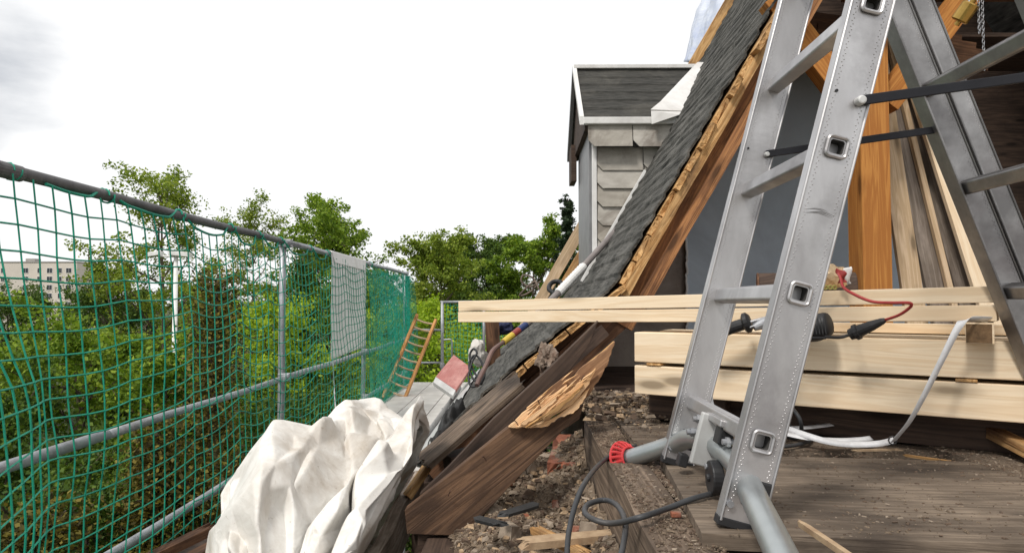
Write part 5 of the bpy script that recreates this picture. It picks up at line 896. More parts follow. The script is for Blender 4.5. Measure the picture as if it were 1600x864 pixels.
-2,-1,-8,-4,-5,-5,-5,5,13,15,13,10,7,6,5,4,4,4,4,7,8,17,14,15,15,14,8,2,10,19,14,8,2,-2,0,-6,-9,3,2,0,2,9,17,24,12,-4,-5,-3,0,8,14,10,-8,-11,-10,-9,-12,-8,-17,-20,
311,21,27,27,26,20,11,9,8,14,14,17,13,12,7,2,6,3,-3,-14,5,4,6,16,8,2,5,11,3,3,0,21,7,-7,5,-3,-1,-6,3,7,10,12,12,7,6,6,6,6,4,2,0,6,7,14,18,18,17,14,9,2,
13,12,18,11,2,-3,-3,-3,-2,-3,3,0,1,5,10,21,18,3,-3,2,3,7,15,11,-3,-13,-14,-12,-18,-15,-19,-17,333,18,20,25,25,24,18,11,9,8,14,14,15,9,8,2,-3,3,-5,-2,9,7,11,15,4,1,4,5,
7,8,0,6,1,6,5,1,-4,1,7,9,8,11,7,8,6,9,7,6,4,1,1,-2,8,15,18,18,17,15,8,4,12,14,11,11,-3,3,2,5,4,2,-3,-3,0,0,5,15,17,12,2,1,5,13,16,7,4,-14,-16,-15,
-23,-22,-21,-12,352,9,17,23,25,25,25,18,12,8,9,19,13,4,3,6,-1,-4,-2,-3,20,4,17,12,1,3,4,8,10,6,1,3,4,3,-5,-3,4,5,6,9,9,10,2,12,2,15,12,8,3,-3,0,0,4,15,18,17,
16,15,11,3,9,15,12,8,-2,-2,0,2,9,12,8,1,-6,-4,2,9,16,14,6,2,7,17,10,12,3,-8,-16,-17,-25,-28,-21,-11,364,-7,23,22,25,28,28,25,18,10,12,17,12,3,-5,-4,-7,0,4,11,19,8,16,10,
3,5,8,10,11,0,-5,-1,4,3,-5,-2,8,3,6,7,11,11,2,11,0,15,17,13,3,0,-6,3,-3,17,17,17,13,14,13,5,5,17,11,10,-1,-2,-3,-7,7,16,13,8,2,-4,0,5,13,13,4,2,10,15,5,16,
7,0,-15,-19,-21,-28,-22,-15,370,0,14,18,21,31,34,33,24,14,13,12,6,8,-5,-10,-13,-7,14,11,23,16,14,12,6,10,12,13,11,1,-6,-8,-2,1,-3,2,1,-1,8,9,11,12,6,5,2,17,21,9,3,5,1,0,
-9,12,17,16,14,12,14,1,9,11,17,9,2,0,0,-3,3,10,7,9,8,3,3,1,9,11,3,-3,13,13,1,18,9,7,-7,-17,-17,-25,-24,-15,385,8,3,13,22,33,35,37,34,16,10,8,0,-4,3,-16,-12,0,6,12,
23,25,16,15,10,13,15,17,14,5,-9,-6,-7,-2,-7,2,-5,-3,9,10,11,10,8,3,7,22,17,3,8,10,7,-2,-14,0,16,18,17,13,14,-4,6,13,18,15,7,4,4,4,2,4,6,6,3,3,3,1,5,10,-1,-2,
12,-1,17,8,15,13,3,-8,-12,-23,-23,-15,407,5,5,14,24,34,38,38,35,15,2,0,-8,-1,-2,-4,-9,-7,4,18,22,18,24,16,12,14,17,9,5,4,15,-2,-6,-6,-5,-2,-10,-3,8,10,10,8,9,4,12,23,13,4,
11,13,8,-6,-16,-5,13,21,21,15,12,-8,3,13,17,18,14,8,7,7,2,0,3,4,3,1,3,0,5,11,-5,-4,8,-4,19,10,21,17,11,0,-6,-16,-20,-16,422,13,8,17,30,37,40,30,20,15,1,-13,5,-2,-5,-3,
-2,-3,1,15,14,21,25,17,12,11,12,13,8,6,4,10,2,-4,-5,-7,-11,-2,6,10,9,8,8,6,11,24,13,4,11,13,8,-12,-11,-3,14,21,21,16,7,-9,4,12,15,18,16,12,9,7,2,2,2,4,0,5,1,-2,
12,5,-5,-3,-8,9,17,11,23,20,18,9,0,-7,-15,-18,440,15,18,24,35,39,36,27,13,2,-10,-12,1,5,5,-2,-4,3,3,6,14,22,22,17,13,10,9,7,11,12,6,7,7,-4,-5,-11,-7,0,5,7,10,9,7,4,
9,21,19,6,8,12,9,-11,-8,1,18,21,15,11,-5,1,8,13,14,15,16,15,9,9,5,3,5,-1,6,3,-5,12,11,1,-11,-5,-1,10,8,8,23,28,23,15,9,-4,-12,-20,455,22,29,30,37,39,29,9,7,8,2,-3,
-5,0,0,-1,-4,2,8,8,11,19,21,17,12,9,9,8,9,11,10,4,-3,1,-6,-7,-4,3,6,5,8,9,8,3,4,17,21,12,7,10,12,-8,-6,6,19,15,9,0,0,12,12,5,19,16,16,16,11,9,7,4,5,2,
4,-7,-1,-2,-6,-3,12,13,6,7,4,6,22,30,26,19,6,-3,-12,-20,478,27,34,36,32,33,22,14,17,7,5,-7,-10,-9,-6,-2,0,3,9,13,15,18,19,15,11,7,7,9,10,11,0,-3,0,0,5,-3,-3,4,8,2,
7,9,8,3,1,12,19,17,9,8,13,-5,1,5,12,10,1,9,15,10,18,16,12,12,16,14,10,8,6,4,4,2,-3,-3,-3,-2,-4,-2,12,12,9,10,3,6,25,28,27,12,5,-6,-13,-13,516,32,38,36,30,23,18,18,
13,4,1,-7,-12,-11,-5,-3,-5,2,14,17,18,17,18,12,9,8,7,8,12,11,1,-15,-5,2,3,12,0,4,9,2,4,9,8,2,0,9,15,16,9,10,14,5,1,3,7,8,11,15,19,19,22,17,10,9,9,8,6,6,
5,4,3,2,-2,-3,-3,-4,-5,-4,9,13,10,8,10,9,27,27,22,9,-4,-5,-11,-5,560,37,39,33,21,15,16,17,10,3,-4,-9,-12,-12,-7,-6,-1,13,20,18,15,9,14,10,5,11,11,11,12,11,0,-20,-15,7,-3,11,
13,10,10,5,3,6,8,0,0,7,12,12,10,11,13,13,4,2,6,11,15,19,22,22,21,5,9,6,7,7,7,6,7,6,5,2,1,-2,-2,-5,-10,-8,-2,14,12,3,18,11,28,29,16,0,-2,-3,-8,-5,607,36,39,27,
13,13,13,7,9,6,-9,-13,-9,-12,-7,-6,11,15,19,20,13,1,11,10,3,8,14,14,13,9,-5,-26,-11,12,-8,3,16,20,16,11,3,4,6,-2,1,8,9,9,9,9,12,15,11,5,6,13,19,22,21,10,12,3,2,9,
9,11,12,12,11,9,7,4,2,1,-4,-8,-12,-13,-13,4,16,3,21,14,22,31,18,-1,2,-2,-7,-9,649,34,35,20,8,8,9,9,12,-2,-11,-6,-7,-11,1,2,5,11,8,11,5,13,12,13,8,1,9,15,12,6,-12,-26,
8,9,-10,-1,9,24,26,16,7,3,4,-2,4,6,7,8,8,8,10,12,14,11,11,14,21,22,11,2,4,10,4,13,12,14,14,15,14,11,11,7,3,-4,-8,-9,-8,-18,-14,-11,8,11,11,21,13,29,26,12,3,-1,-8,-9,
685,27,27,13,9,7,13,16,10,-9,0,-3,-9,-8,2,6,1,6,12,8,-5,-10,22,21,14,1,-4,4,8,7,-18,2,15,1,-8,-3,4,21,29,25,11,4,1,-1,3,5,7,8,9,9,9,10,12,14,14,15,19,17,9,7,
4,11,12,12,13,14,16,16,14,13,14,7,6,-10,-11,-7,-7,-16,-21,-17,-9,16,5,18,15,14,28,23,16,9,-1,-8,712,18,18,14,13,12,17,15,14,5,-9,-12,-8,1,-1,-1,14,14,10,6,-16,-22,4,29,21,5,-8,-7,
-4,0,4,18,-1,0,2,-7,7,19,28,31,16,4,-6,-2,5,8,8,10,9,10,9,9,10,12,14,16,14,9,12,14,17,14,13,12,12,13,15,14,14,15,13,10,1,-9,-13,-15,-8,-9,-19,-22,-16,2,17,7,16,7,17,25,
18,17,16,8,734,10,16,16,15,16,14,0,8,8,12,-10,-11,3,-5,-6,14,27,22,12,-16,-29,-27,19,32,12,-6,-5,-3,1,5,0,-1,0,4,8,14,21,25,24,24,-11,-11,6,9,10,9,11,14,10,11,8,7,9,10,11,
15,14,12,16,21,16,16,11,10,12,12,14,14,3,2,9,12,-5,-15,-18,-10,-7,-11,-20,-18,-11,17,12,10,14,4,13,20,21,18,13,758,8,10,14,15,9,7,15,18,-3,-3,16,-7,-13,1,-7,10,29,25,16,-2,-21,-37,-19,
27,31,9,-6,-5,0,1,5,-1,3,8,11,16,15,19,28,0,-16,4,14,11,6,9,18,15,17,12,11,6,5,3,4,11,15,15,17,18,16,16,16,15,12,13,13,9,-4,-4,-2,5,7,-6,-18,-14,-7,-9,-13,-16,-19,8,16,
9,18,8,0,13,21,15,11,781,9,10,9,10,13,16,16,2,11,-8,-5,-2,7,-14,0,16,26,27,19,5,-11,-33,-34,-12,29,25,0,-7,13,2,3,4,6,3,11,18,23,22,-2,-15,0,18,13,6,8,17,16,21,19,17,12,
6,2,0,4,8,11,15,16,16,18,18,13,11,12,15,13,1,1,-4,-4,-3,-1,-2,-8,-15,-9,-8,-14,-16,-18,0,16,13,14,15,3,0,15,5,11,801,10,12,9,10,11,10,12,13,9,2,-4,-10,-5,-7,-6,12,28,27,21,
13,-3,-24,-36,-30,4,29,14,-5,10,16,9,3,6,10,15,17,14,-1,-14,-5,18,17,10,8,15,17,19,23,21,16,13,8,1,1,2,6,9,11,13,15,15,10,13,13,15,13,10,9,2,-3,-3,-3,-3,-3,-7,-10,-13,-12,-11,
-18,-20,-7,10,16,14,18,7,-1,4,14,10,819,13,12,10,10,9,13,16,15,8,-2,-10,-8,-7,-8,-13,2,22,24,22,19,8,-14,-32,-34,-10,18,21,6,4,15,16,12,9,9,10,11,7,-10,-9,11,19,14,11,17,18,17,20,
22,20,14,12,3,4,4,4,5,4,9,13,12,12,13,14,12,12,8,12,16,4,-2,-3,-3,-2,-2,-2,-4,-10,-18,-21,-16,-20,-14,1,16,15,17,6,4,9,10,3,836,15,13,12,11,11,13,17,12,8,-11,-12,-8,-12,-9,-14,
-5,12,21,22,16,12,-9,-14,-21,-15,1,17,13,6,14,16,15,13,12,9,8,0,-13,4,16,14,13,18,20,21,19,19,19,16,12,9,-1,7,9,5,-1,4,13,14,14,14,11,7,12,10,3,9,22,14,2,-4,-4,-2,-2,-1,
-4,-5,-10,-26,-28,-16,-16,-6,12,14,17,8,9,13,3,-16,853,16,17,15,13,12,15,15,5,5,-13,-12,-12,-14,-14,-9,-10,-3,13,17,16,8,-10,2,6,-9,-9,7,9,16,16,15,15,15,12,10,8,-8,-4,8,17,12,14,20,
23,23,20,18,16,13,9,8,8,10,6,-7,-4,13,17,10,15,16,1,-1,16,16,-1,1,22,19,11,6,-5,-4,3,-3,-6,-10,-9,-15,-33,-23,-12,-11,8,15,15,10,12,12,-8,-12,870,22,21,19,17,12,13,11,-1,-6,-18,-4,
-14,-16,-18,-8,0,-6,-4,2,2,5,3,12,16,4,-2,0,11,6,18,19,15,12,13,15,4,-7,3,9,15,16,15,19,23,25,20,17,15,13,10,8,9,8,-5,-13,6,17,14,9,17,17,-2,-4,5,23,4,-8,13,20,16,11,
7,-4,4,-4,-5,-10,-17,-12,-25,-28,-12,-10,2,15,15,16,16,-1,-11,-5,885,26,23,25,22,16,11,-1,-8,-15,-22,-11,-11,-20,-10,3,7,1,-5,-3,-1,5,11,13,10,5,0,-3,-5,3,21,18,15,16,20,16,-1,-2,8,9,
9,18,19,20,22,25,21,16,15,13,10,9,-1,11,-11,-13,12,18,15,5,17,2,8,-10,5,23,14,-12,-1,22,8,20,17,7,-3,-9,-4,-3,-16,-24,-16,-26,-15,-6,-3,18,15,16,18,-1,-8,-11,902,23,23,28,23,22,3,-11,
-6,-21,-24,-19,-15,-1,2,3,3,4,5,5,6,7,10,8,5,0,-8,-5,-12,1,17,19,20,21,19,9,-1,6,12,9,0,20,21,25,21,22,21,18,16,14,11,6,-10,15,-11,-16,12,20,21,3,-2,11,-9,1,13,19,17,-10,
-4,9,0,29,11,23,-6,-8,-5,3,-10,-26,-26,-17,-20,2,-5,14,15,17,20,4,-6,-13,922,13,26,21,29,20,6,-7,-20,-25,-22,-19,4,6,-1,-2,2,5,10,12,10,13,8,4,0,-10,-11,-9,-5,-2,11,21,22,18,18,6,
2,12,12,9,-6,19,25,28,23,19,20,19,17,16,14,-8,-10,9,4,-16,7,16,25,10,-3,-4,-5,5,13,19,13,-7,-19,-6,7,37,6,31,-6,-5,2,6,-10,-26,-28,-21,-21,2,5,5,20,17,20,5,-4,-14,945,10,8,14,
25,25,6,-11,-22,-20,-10,4,6,0,-2,-2,-3,3,12,15,17,14,11,0,-10,-15,-6,-16,-6,0,15,15,18,16,16,10,9,12,12,9,-5,18,23,22,18,27,22,20,20,17,13,0,-19,2,10,-15,-2,13,28,21,0,-1,-4,6,
9,14,2,-12,-17,-12,8,42,3,34,-5,2,4,4,-17,-31,-25,-19,-21,-3,10,7,20,20,21,4,-3,-10,969,8,6,0,4,14,3,-10,-4,11,7,7,3,-3,-7,-8,-6,2,13,18,21,15,6,-5,-15,-8,-15,-20,-5,5,16,16,
16,12,10,12,12,13,13,12,2,11,18,16,22,18,25,25,24,19,14,4,-18,-5,11,-12,-5,5,25,22,16,6,-2,6,-3,3,-4,-16,-11,-13,18,38,5,36,5,-1,-1,-6,-14,-26,-29,-25,-18,-6,12,10,21,19,21,1,-4,15,
994,6,8,4,-7,-8,-2,9,15,15,13,6,1,-2,-10,-12,-8,0,11,17,24,17,2,-14,-12,-17,-18,-10,0,6,0,21,16,12,10,11,0,6,17,19,16,10,12,18,12,12,25,28,28,24,16,3,-11,-5,10,-12,-7,1,20,21,
12,13,12,2,-4,-9,-18,-18,-7,1,31,25,10,33,-5,-11,-3,-8,-13,-12,-27,-14,-19,-11,9,13,19,22,20,7,8,15,1018,5,8,6,-5,-5,-1,9,14,18,14,9,2,-2,-10,-14,-10,0,9,15,21,16,-5,-14,-21,-16,-11,-4,
-1,-2,1,19,14,11,10,7,3,9,13,13,14,13,18,17,11,7,11,28,31,28,22,-13,2,16,3,-13,-8,2,16,17,10,6,8,3,-8,-10,-18,-13,-1,24,28,5,21,26,-7,-16,-9,-8,-9,-11,-8,-16,-18,-5,3,12,14,20,
18,15,15,7,1043,3,5,8,-1,-1,1,8,18,16,13,14,2,-1,-7,-11,-13,1,8,11,15,9,-6,-19,-16,-16,-13,-11,-8,-2,14,17,11,9,5,8,9,6,17,9,15,17,1,19,13,5,8,12,26,32,28,-3,17,18,-5,-8,
-8,3,12,14,17,4,-2,-2,-12,-18,-9,3,11,23,15,3,20,21,-8,-14,-1,-1,-6,-10,-7,-20,-11,-4,1,10,8,13,15,15,13,6,1067,3,4,6,6,1,4,8,13,14,16,6,5,4,3,-4,-11,-6,5,12,7,0,-12,-20,
-19,-17,-14,-14,-3,11,14,9,10,5,-2,8,13,11,15,11,14,14,-15,13,16,13,11,9,10,23,32,21,22,18,1,-6,-5,-2,8,13,15,1,4,-14,-20,-17,5,17,7,19,9,2,13,22,-5,-13,5,6,0,-8,-9,-18,-7,0,
-2,5,7,-1,13,19,-2,8,1092,2,1,10,5,2,7,7,9,9,17,1,8,-3,-1,5,2,0,4,5,1,-4,-17,-23,-19,-14,-12,-4,2,9,5,5,11,6,-5,8,14,10,14,16,11,0,-11,13,11,8,13,13,14,12,25,34,
24,23,12,-3,-4,-4,2,14,5,1,-3,-20,-18,-8,19,15,0,14,14,-2,2,21,9,-5,4,-2,-3,4,-7,-7,-7,-2,-6,-4,6,-4,13,18,-9,13,1117,-4,0,13,6,2,9,8,8,4,5,14,-6,-7,1,13,13,11,2,-1,
-6,-5,-25,-22,-17,-11,-7,-8,5,8,3,3,9,7,-2,4,7,13,18,20,11,-5,-11,13,8,12,13,5,13,15,22,25,31,22,19,6,-3,-2,-3,12,-1,-3,-13,-23,-15,8,18,4,5,10,15,12,-5,5,19,2,-6,-7,4,1,
4,-4,-5,-6,-12,-3,3,0,17,6,5,2,1139,-7,0,2,11,8,8,11,10,7,-1,4,4,-13,5,3,2,3,-2,5,13,-17,-18,-16,-12,-7,-7,-12,4,10,7,4,4,6,3,4,7,9,13,18,17,-2,-11,13,11,4,9,10,
13,15,22,11,33,19,20,13,4,-4,3,3,-12,-13,-9,-24,-9,13,13,13,14,11,-4,6,-1,3,18,4,-4,4,5,-5,2,-1,-4,-11,-6,-4,-5,8,20,4,-10,-6,1161,-8,4,-1,8,8,8,12,12,11,6,-1,0,-12,-10,-14,
14,13,-4,3,15,-8,-19,-14,-18,-7,-8,-12,3,5,10,9,6,5,6,7,8,8,8,-7,8,11,11,13,17,11,6,8,9,10,3,18,25,18,19,15,11,3,-6,-3,-17,-16,-6,-23,-4,21,14,19,13,4,-4,9,-3,2,4,14,
-2,3,5,-4,3,-4,-2,-12,-2,-4,-7,10,15,-8,3,6,1183,-10,-5,15,0,9,8,10,12,13,12,8,-9,-13,-22,-13,0,17,10,2,8,-8,-5,-17,-20,-6,-11,-13,4,10,7,8,6,7,6,6,11,10,2,-12,11,16,16,14,
7,1,7,15,-1,5,22,11,14,21,12,2,15,15,0,-11,-21,-15,-2,-20,-8,20,13,10,14,11,12,8,-1,-2,0,6,9,2,0,1,0,-6,1,-13,-1,-5,-3,10,5,6,1,-1,1180,14,-7,11,8,4,5,8,13,13,12,12,
2,-18,-21,-15,-4,16,13,2,1,-11,1,-21,-8,-12,-13,-8,-1,7,10,1,-4,7,9,8,7,14,0,0,12,18,20,13,13,11,2,-1,2,14,6,19,10,5,8,12,19,5,-5,-17,-12,-18,3,-8,-9,16,15,10,-4,-1,13,16,
14,1,0,0,5,5,1,0,-1,-1,0,-13,-4,-6,0,14,7,-6,4,3,1189,11,10,14,9,5,-2,2,12,13,10,14,-2,-22,-11,-12,-3,15,3,-5,0,5,0,-11,-8,-13,-15,-9,-5,5,-2,3,8,8,-4,4,12,9,12,0,
11,23,12,3,15,21,17,6,2,4,7,-3,20,14,8,5,11,2,-10,-19,-13,-16,-7,7,1,2,16,13,0,-8,9,14,8,5,4,4,-3,3,5,5,2,0,0,-10,-9,-10,2,15,0,-3,9,8,1208,13,9,13,13,9,1,-6,
4,7,8,17,-19,2,-22,-5,8,8,5,-2,1,6,-3,-9,-7,-15,-14,-15,-3,5,3,2,8,2,-1,4,10,9,9,5,4,25,4,15,13,31,21,9,-8,3,1,-20,18,17,14,7,5,-3,-9,-14,-16,-15,-13,-11,2,4,13,15,
18,4,12,-6,5,11,11,3,-1,-1,0,5,3,1,3,-4,-9,-12,-2,10,9,-1,8,1,1228,12,10,12,13,11,4,-7,0,1,0,17,-28,23,-22,1,10,7,1,1,0,3,-7,-3,-12,-18,-7,-12,-3,3,3,4,1,2,3,5,
6,8,6,4,8,18,14,2,12,36,25,14,-3,-11,-4,-22,14,10,12,14,11,-2,-9,-15,-16,-18,-19,-12,-16,-8,14,23,24,22,20,5,-4,12,0,2,2,5,1,-9,-4,-4,3,3,1,-5,-3,12,6,4,-3,-6,1247,11,9,10,
15,6,4,3,2,-1,-10,1,-22,34,-14,4,11,5,-1,-1,2,-3,-9,-3,-10,-10,-9,-9,-2,2,0,-3,1,7,9,9,6,5,6,-4,6,13,14,-7,8,37,27,20,7,-9,-15,-19,-8,9,18,16,13,3,-10,-14,-12,-21,-24,-14,
-17,-16,11,22,23,26,17,14,-14,16,8,4,5,4,4,-8,-15,-14,-5,3,9,9,6,12,9,0,-8,-9,1251,18,11,6,20,2,2,12,5,-5,-9,-25,-8,40,-5,7,11,4,-4,1,4,-10,-8,-4,-7,-6,-10,-10,-8,6,-7,-4,
10,7,16,18,11,4,-2,-2,0,4,3,3,-2,26,20,22,17,1,-12,-18,-15,-2,16,15,12,5,-6,-12,-5,-21,-29,-25,-21,-7,16,22,23,22,10,8,-13,9,19,4,5,7,6,-4,-17,-17,-13,-4,8,16,19,8,5,9,-6,-12,
1248,24,8,16,17,6,2,14,7,-4,-17,-24,-8,41,1,8,14,4,-1,1,-1,-8,-5,-5,-5,-10,-13,-8,-9,-2,-6,4,10,15,21,22,12,5,-6,-6,-9,0,-1,-6,3,6,12,20,20,9,-4,-13,-13,0,8,7,5,4,1,-4,
-4,-6,-31,-32,-24,-2,19,23,16,17,14,-9,-13,-1,19,15,11,2,5,3,-7,-14,-15,1,6,5,5,8,16,2,-3,-13,1247,22,17,19,13,4,9,14,7,-2,-16,-21,-10,40,9,7,14,6,0,0,-3,-5,-5,-5,-9,-16,-7,-7,
-9,-6,1,3,14,24,23,23,10,6,-2,-17,-13,-1,-13,-10,-13,-7,12,20,13,4,-4,-7,-4,7,5,3,5,1,-3,1,5,-2,-3,-31,-30,-6,16,23,16,13,-4,-14,-15,7,23,18,9,-2,1,2,-2,-5,-5,7,9,6,-4,-9,
2,7,10,6,1255,23,20,21,10,-1,12,12,-2,-8,-17,0,-9,30,28,-4,5,23,5,-2,-3,-4,-4,-8,-16,-9,-7,-17,-3,-2,-3,16,16,29,24,16,8,5,-13,2,-21,-2,-17,-17,-16,-15,-8,0,5,6,9,7,8,7,-5,-3,
5,2,-12,-2,16,-5,17,-20,-11,-11,-5,9,16,15,-5,-19,-5,22,11,8,11,3,-5,-2,-5,0,17,10,10,12,-4,-5,-6,7,-1,12,1270,20,20,10,5,20,6,2,-4,-8,6,-5,-6,30,23,-9,3,23,17,2,-3,-4,-6,-14,
-8,-11,-19,-16,-8,14,-1,9,34,27,15,3,7,-1,-9,8,-5,-16,-15,-22,-12,-8,0,-1,-12,-19,-4,11,14,2,-8,-2,12,-2,-14,-5,19,8,2,12,8,-11,-9,-12,0,7,1,-21,17,15,-3,15,6,5,-3,-7,2,16,17,15,
4,-3,10,1,-3,1,-10,-4,17,-5,0,5,-7,2,3,14,-14,-7,29,-14,6,1,-2,-3,-1,-1,-3,-5,-1,0,6,32,22,0,-23,-19,-15,-1,18,17,4,21,1,-12,-10,-8,-14,-14,-5,13,-13,-1,-2,1,2,2,2,-6,-1,18,
-4,2,7,1,10,6,-1,-12,-9,-7,-8,2,4,-7,3,9,6,6,2,-25,0,18,-7,-9,4,10,7,-3,30,27,-26,-16,0,-3,5,0,-7,-2,-2,12,12,1,6,-5,2,9,-6,3,-3,-3,17,17,11,3,-3,-3,-4,-5,-13,-16,
-6,5,31,32,-5,-26,-15,-15,-7,0,0,32,12,18,8,-8,-7,-12,-13,-10,-10,-6,11,-13,3,9,3,-6,-10,-2,9,18,2,-11,-2,3,4,4,6,2,2,-13,-1,-4,1,1,6,-5,-14,-6,4,14,-17,9,12,-5,-11,-6,5,18,
25,5,6,-20,0,-1,8,4,0,0,-6,6,19,8,1,1,0,-4,-8,6,11,19,20,16,9,0,-4,-5,-8,-12,-19,-19,-13,26,39,5,-27,-14,-9,-13,-7,-2,1,21,8,28,13,-7,-13,-16,3,-3,-8,-8,-8,7,0,-1,-11,-7,
-2,7,17,9,14,-14,1,4,6,4,3,0,-3,-5,4,7,0,1,-3,-11,-10,-10,-18,7,-4,-4,12,-3,-6,-4,-1,18,31,8,17,-19,0,11,8,4,0,-1,-6,0,15,16,13,-4,-4,2,15,18,18,13,13,10,7,-4,-5,-10,
-16,-28,-33,-5,7,30,32,-18,-21,-7,-13,-11,-2,-2,4,-1,19,22,9,-8,-20,-7,2,2,4,-5,-7,1,-16,-9,-3,0,4,17,8,9,12,-6,-6,7,15,8,-4,-5,2,9,9,11,2,-4,-10,-14,-15,-12,-11,-17,-8,-1,4,3,
-3,3,6,19,26,18,7,-8,9,12,8,1,1,0,-5,-4,12,20,13,5,14,29,20,14,8,7,7,6,-1,-8,-12,-15,-22,-31,-39,5,26,33,11,-19,-11,-17,-13,-13,-9,7,-2,-4,25,13,8,-7,-20,-13,-4,1,5,-5,1,5,
-1,-9,-4,6,11,13,9,-1,11,1,-4,11,12,10,0,1,8,8,10,0,-4,-5,-6,-9,-17,-15,-13,-9,-14,-7,2,5,10,13,14,6,18,18,-7,8,16,14,5,5,2,-3,-6,-2,21,27,3,31,40,27,11,7,0,1,-2,-7,
-9,-12,-12,-13,-22,-30,-38,13,33,18,1,-9,-7,-14,-16,-11,-3,-11,-1,0,12,17,4,-1,-11,-9,-6,-7,0,-2,2,3,11,3,-4,15,17,8,4,-3,8,-9,12,10,8,11,4,6,11,6,3,-11,-10,-8,0,2,-11,-20,-15,-5,
-10,-7,2,7,8,20,18,4,9,16,-12,18,18,13,8,7,1,-1,-3,-6,33,28,31,41,32,15,1,-1,-4,-9,-10,-15,-14,-10,-9,-10,-17,-27,-33,5,40,0,14,-15,-5,-4,-16,-16,0,-5,8,1,-2,4,6,-2,-8,-4,-2,-1,
-5,-2,2,8,11,4,8,18,16,7,2,-1,0,-11,18,10,11,10,9,8,10,0,-2,-5,-9,-15,-12,-1,2,-15,-16,0,-5,-6,-8,-9,2,21,24,16,12,19,-12,23,19,12,11,6,2,0,-2,-8,54,36,41,33,14,2,-4,-8,
-10,-10,-5,-19,-19,-12,-8,-8,-12,-20,-24,-2,36,-4,27,-8,-18,-5,-10,-16,-4,16,15,1,-8,-8,-4,-8,-5,-1,1,3,-1,2,2,8,8,12,15,9,11,16,-1,-16,-4,11,16,11,16,13,10,9,1,7,-5,-10,-7,-13,-13,-8,
-8,-4,-13,3,-2,-9,-16,-13,2,21,20,16,20,26,-8,24,20,13,10,8,3,1,-4,-10,80,35,26,26,-3,-5,-5,-6,-1,-7,-13,-18,-16,-7,-11,-11,-9,-14,-17,-8,30,-12,29,4,-13,-17,-12,-9,16,23,13,-11,-12,-15,-13,0,
5,6,6,1,-2,5,2,6,6,13,14,10,10,12,-17,-9,1,21,13,12,18,13,13,10,1,-5,-4,1,-12,-14,-6,-8,-17,-13,-15,-8,-5,0,-2,-13,0,18,22,20,21,31,-4,14,20,19,10,1,4,10,-5,-10,95,27,18,11,
-3,3,-3,-10,-13,-14,-11,-16,-14,-5,-4,2,-3,-12,-10,-13,-1,-2,25,5,-3,-18,-9,13,14,29,-16,-18,-8,-15,2,11,5,2,8,-2,9,2,1,-1,-5,-3,13,16,16,16,-13,12,-6,12,12,16,17,16,15,3,10,-2,-9,5,
-18,-12,-3,-15,-13,-13,-9,-8,-7,-1,-7,-16,-1,19,19,32,22,32,-3,8,14,14,15,8,4,10,-4,-9,108,16,-11,7,-9,0,-2,-12,-14,-12,1,-16,-12,-4,1,3,-5,8,7,-13,-25,-1,21,9,-10,5,12,5,24,-16,-25,-13,
-1,9,12,7,2,3,4,-1,-16,-7,0,-1,0,-5,8,14,18,19,19,21,-7,10,10,12,14,19,8,11,13,-1,-8,3,-23,-13,-2,-11,-13,-16,-18,-16,-8,11,-11,-15,7,20,24,28,33,30,-2,5,7,13,14,12,4,10,-3,-7,
87,17,-4,-3,11,14,-7,-18,-17,-17,-17,-6,-1,-14,-7,3,15,18,15,-15,-22,-14,3,15,15,14,5,16,-16,-22,2,13,4,-6,-2,13,5,-3,-2,0,-5,-9,-13,-13,-7,1,10,21,26,21,20,20,2,7,13,8,10,17,14,3,
17,-2,0,-8,-25,-11,-1,-11,-14,-20,-19,-13,-14,-1,-4,-1,15,24,28,32,32,27,-1,-2,4,10,10,12,10,12,-4,-3,68,24,18,7,4,-3,-10,-10,-11,-14,-7,-16,-12,-8,-14,-1,11,16,17,0,-6,-11,-8,9,15,12,17,-9,
-12,14,14,-3,-8,-11,0,9,3,7,1,-1,-5,-8,-7,-8,-9,1,9,15,22,7,17,14,14,-3,17,18,18,13,12,7,9,7,3,-21,-26,-12,-4,-20,-12,-18,-11,-7,-14,-1,0,4,22,31,31,32,32,19,2,-4,-3,9,3,12,
12,13,-5,0,59,24,14,5,-5,-15,-13,5,10,0,-14,-14,-8,-7,-13,-9,-1,11,16,13,10,-5,-8,0,14,17,-4,-3,15,5,6,-6,-9,0,-2,7,6,8,-4,-8,1,-6,-4,1,-3,3,3,5,11,18,15,2,14,12,10,13,
16,16,14,10,6,14,4,-25,-28,-18,-12,-13,-13,-20,-1,-11,-14,0,4,15,33,34,33,31,30,11,2,-5,-3,7,2,3,11,12,0,4,73,15,4,-7,-16,-9,2,3,12,12,-11,-11,-7,-6,-10,-8,-13,-3,11,12,18,12,1,0,
11,12,-7,7,17,7,-11,-3,-1,1,1,2,5,10,4,-7,-7,3,-2,2,3,0,-2,0,9,12,12,15,11,10,10,12,13,13,11,12,4,12,14,-20,-30,-28,-18,-9,-15,-18,-6,-5,-13,2,8,24,38,37,32,30,28,9,-5,-3,
2,6,1,1,4,11,9,8,76,-2,2,-10,-3,12,3,-2,8,-1,-11,-4,-11,-8,-13,-7,-3,-9,4,15,13,19,14,6,5,14,0,6,18,10,-10,-3,0,1,4,1,6,7,8,-2,-9,1,4,4,2,-5,-5,-1,3,4,20,14,
16,16,10,13,14,11,10,5,1,-3,18,3,-28,-29,-25,-15,-14,-15,-18,-2,-12,4,9,29,37,36,31,30,28,1,-8,3,10,5,1,-1,1,18,18,12,57,0,7,2,3,6,-1,2,5,-10,-15,-1,-7,-17,-15,3,3,-7,1,13,
15,20,19,17,5,4,6,10,19,13,-5,-1,-1,0,7,4,6,6,8,2,-7,-1,6,4,2,-7,-9,-2,-1,1,19,14,22,14,13,16,18,12,11,6,-2,-13,1,17,-6,-27,-26,-22,-18,-15,-21,-6,-16,0,11,25,34,33,30,30,
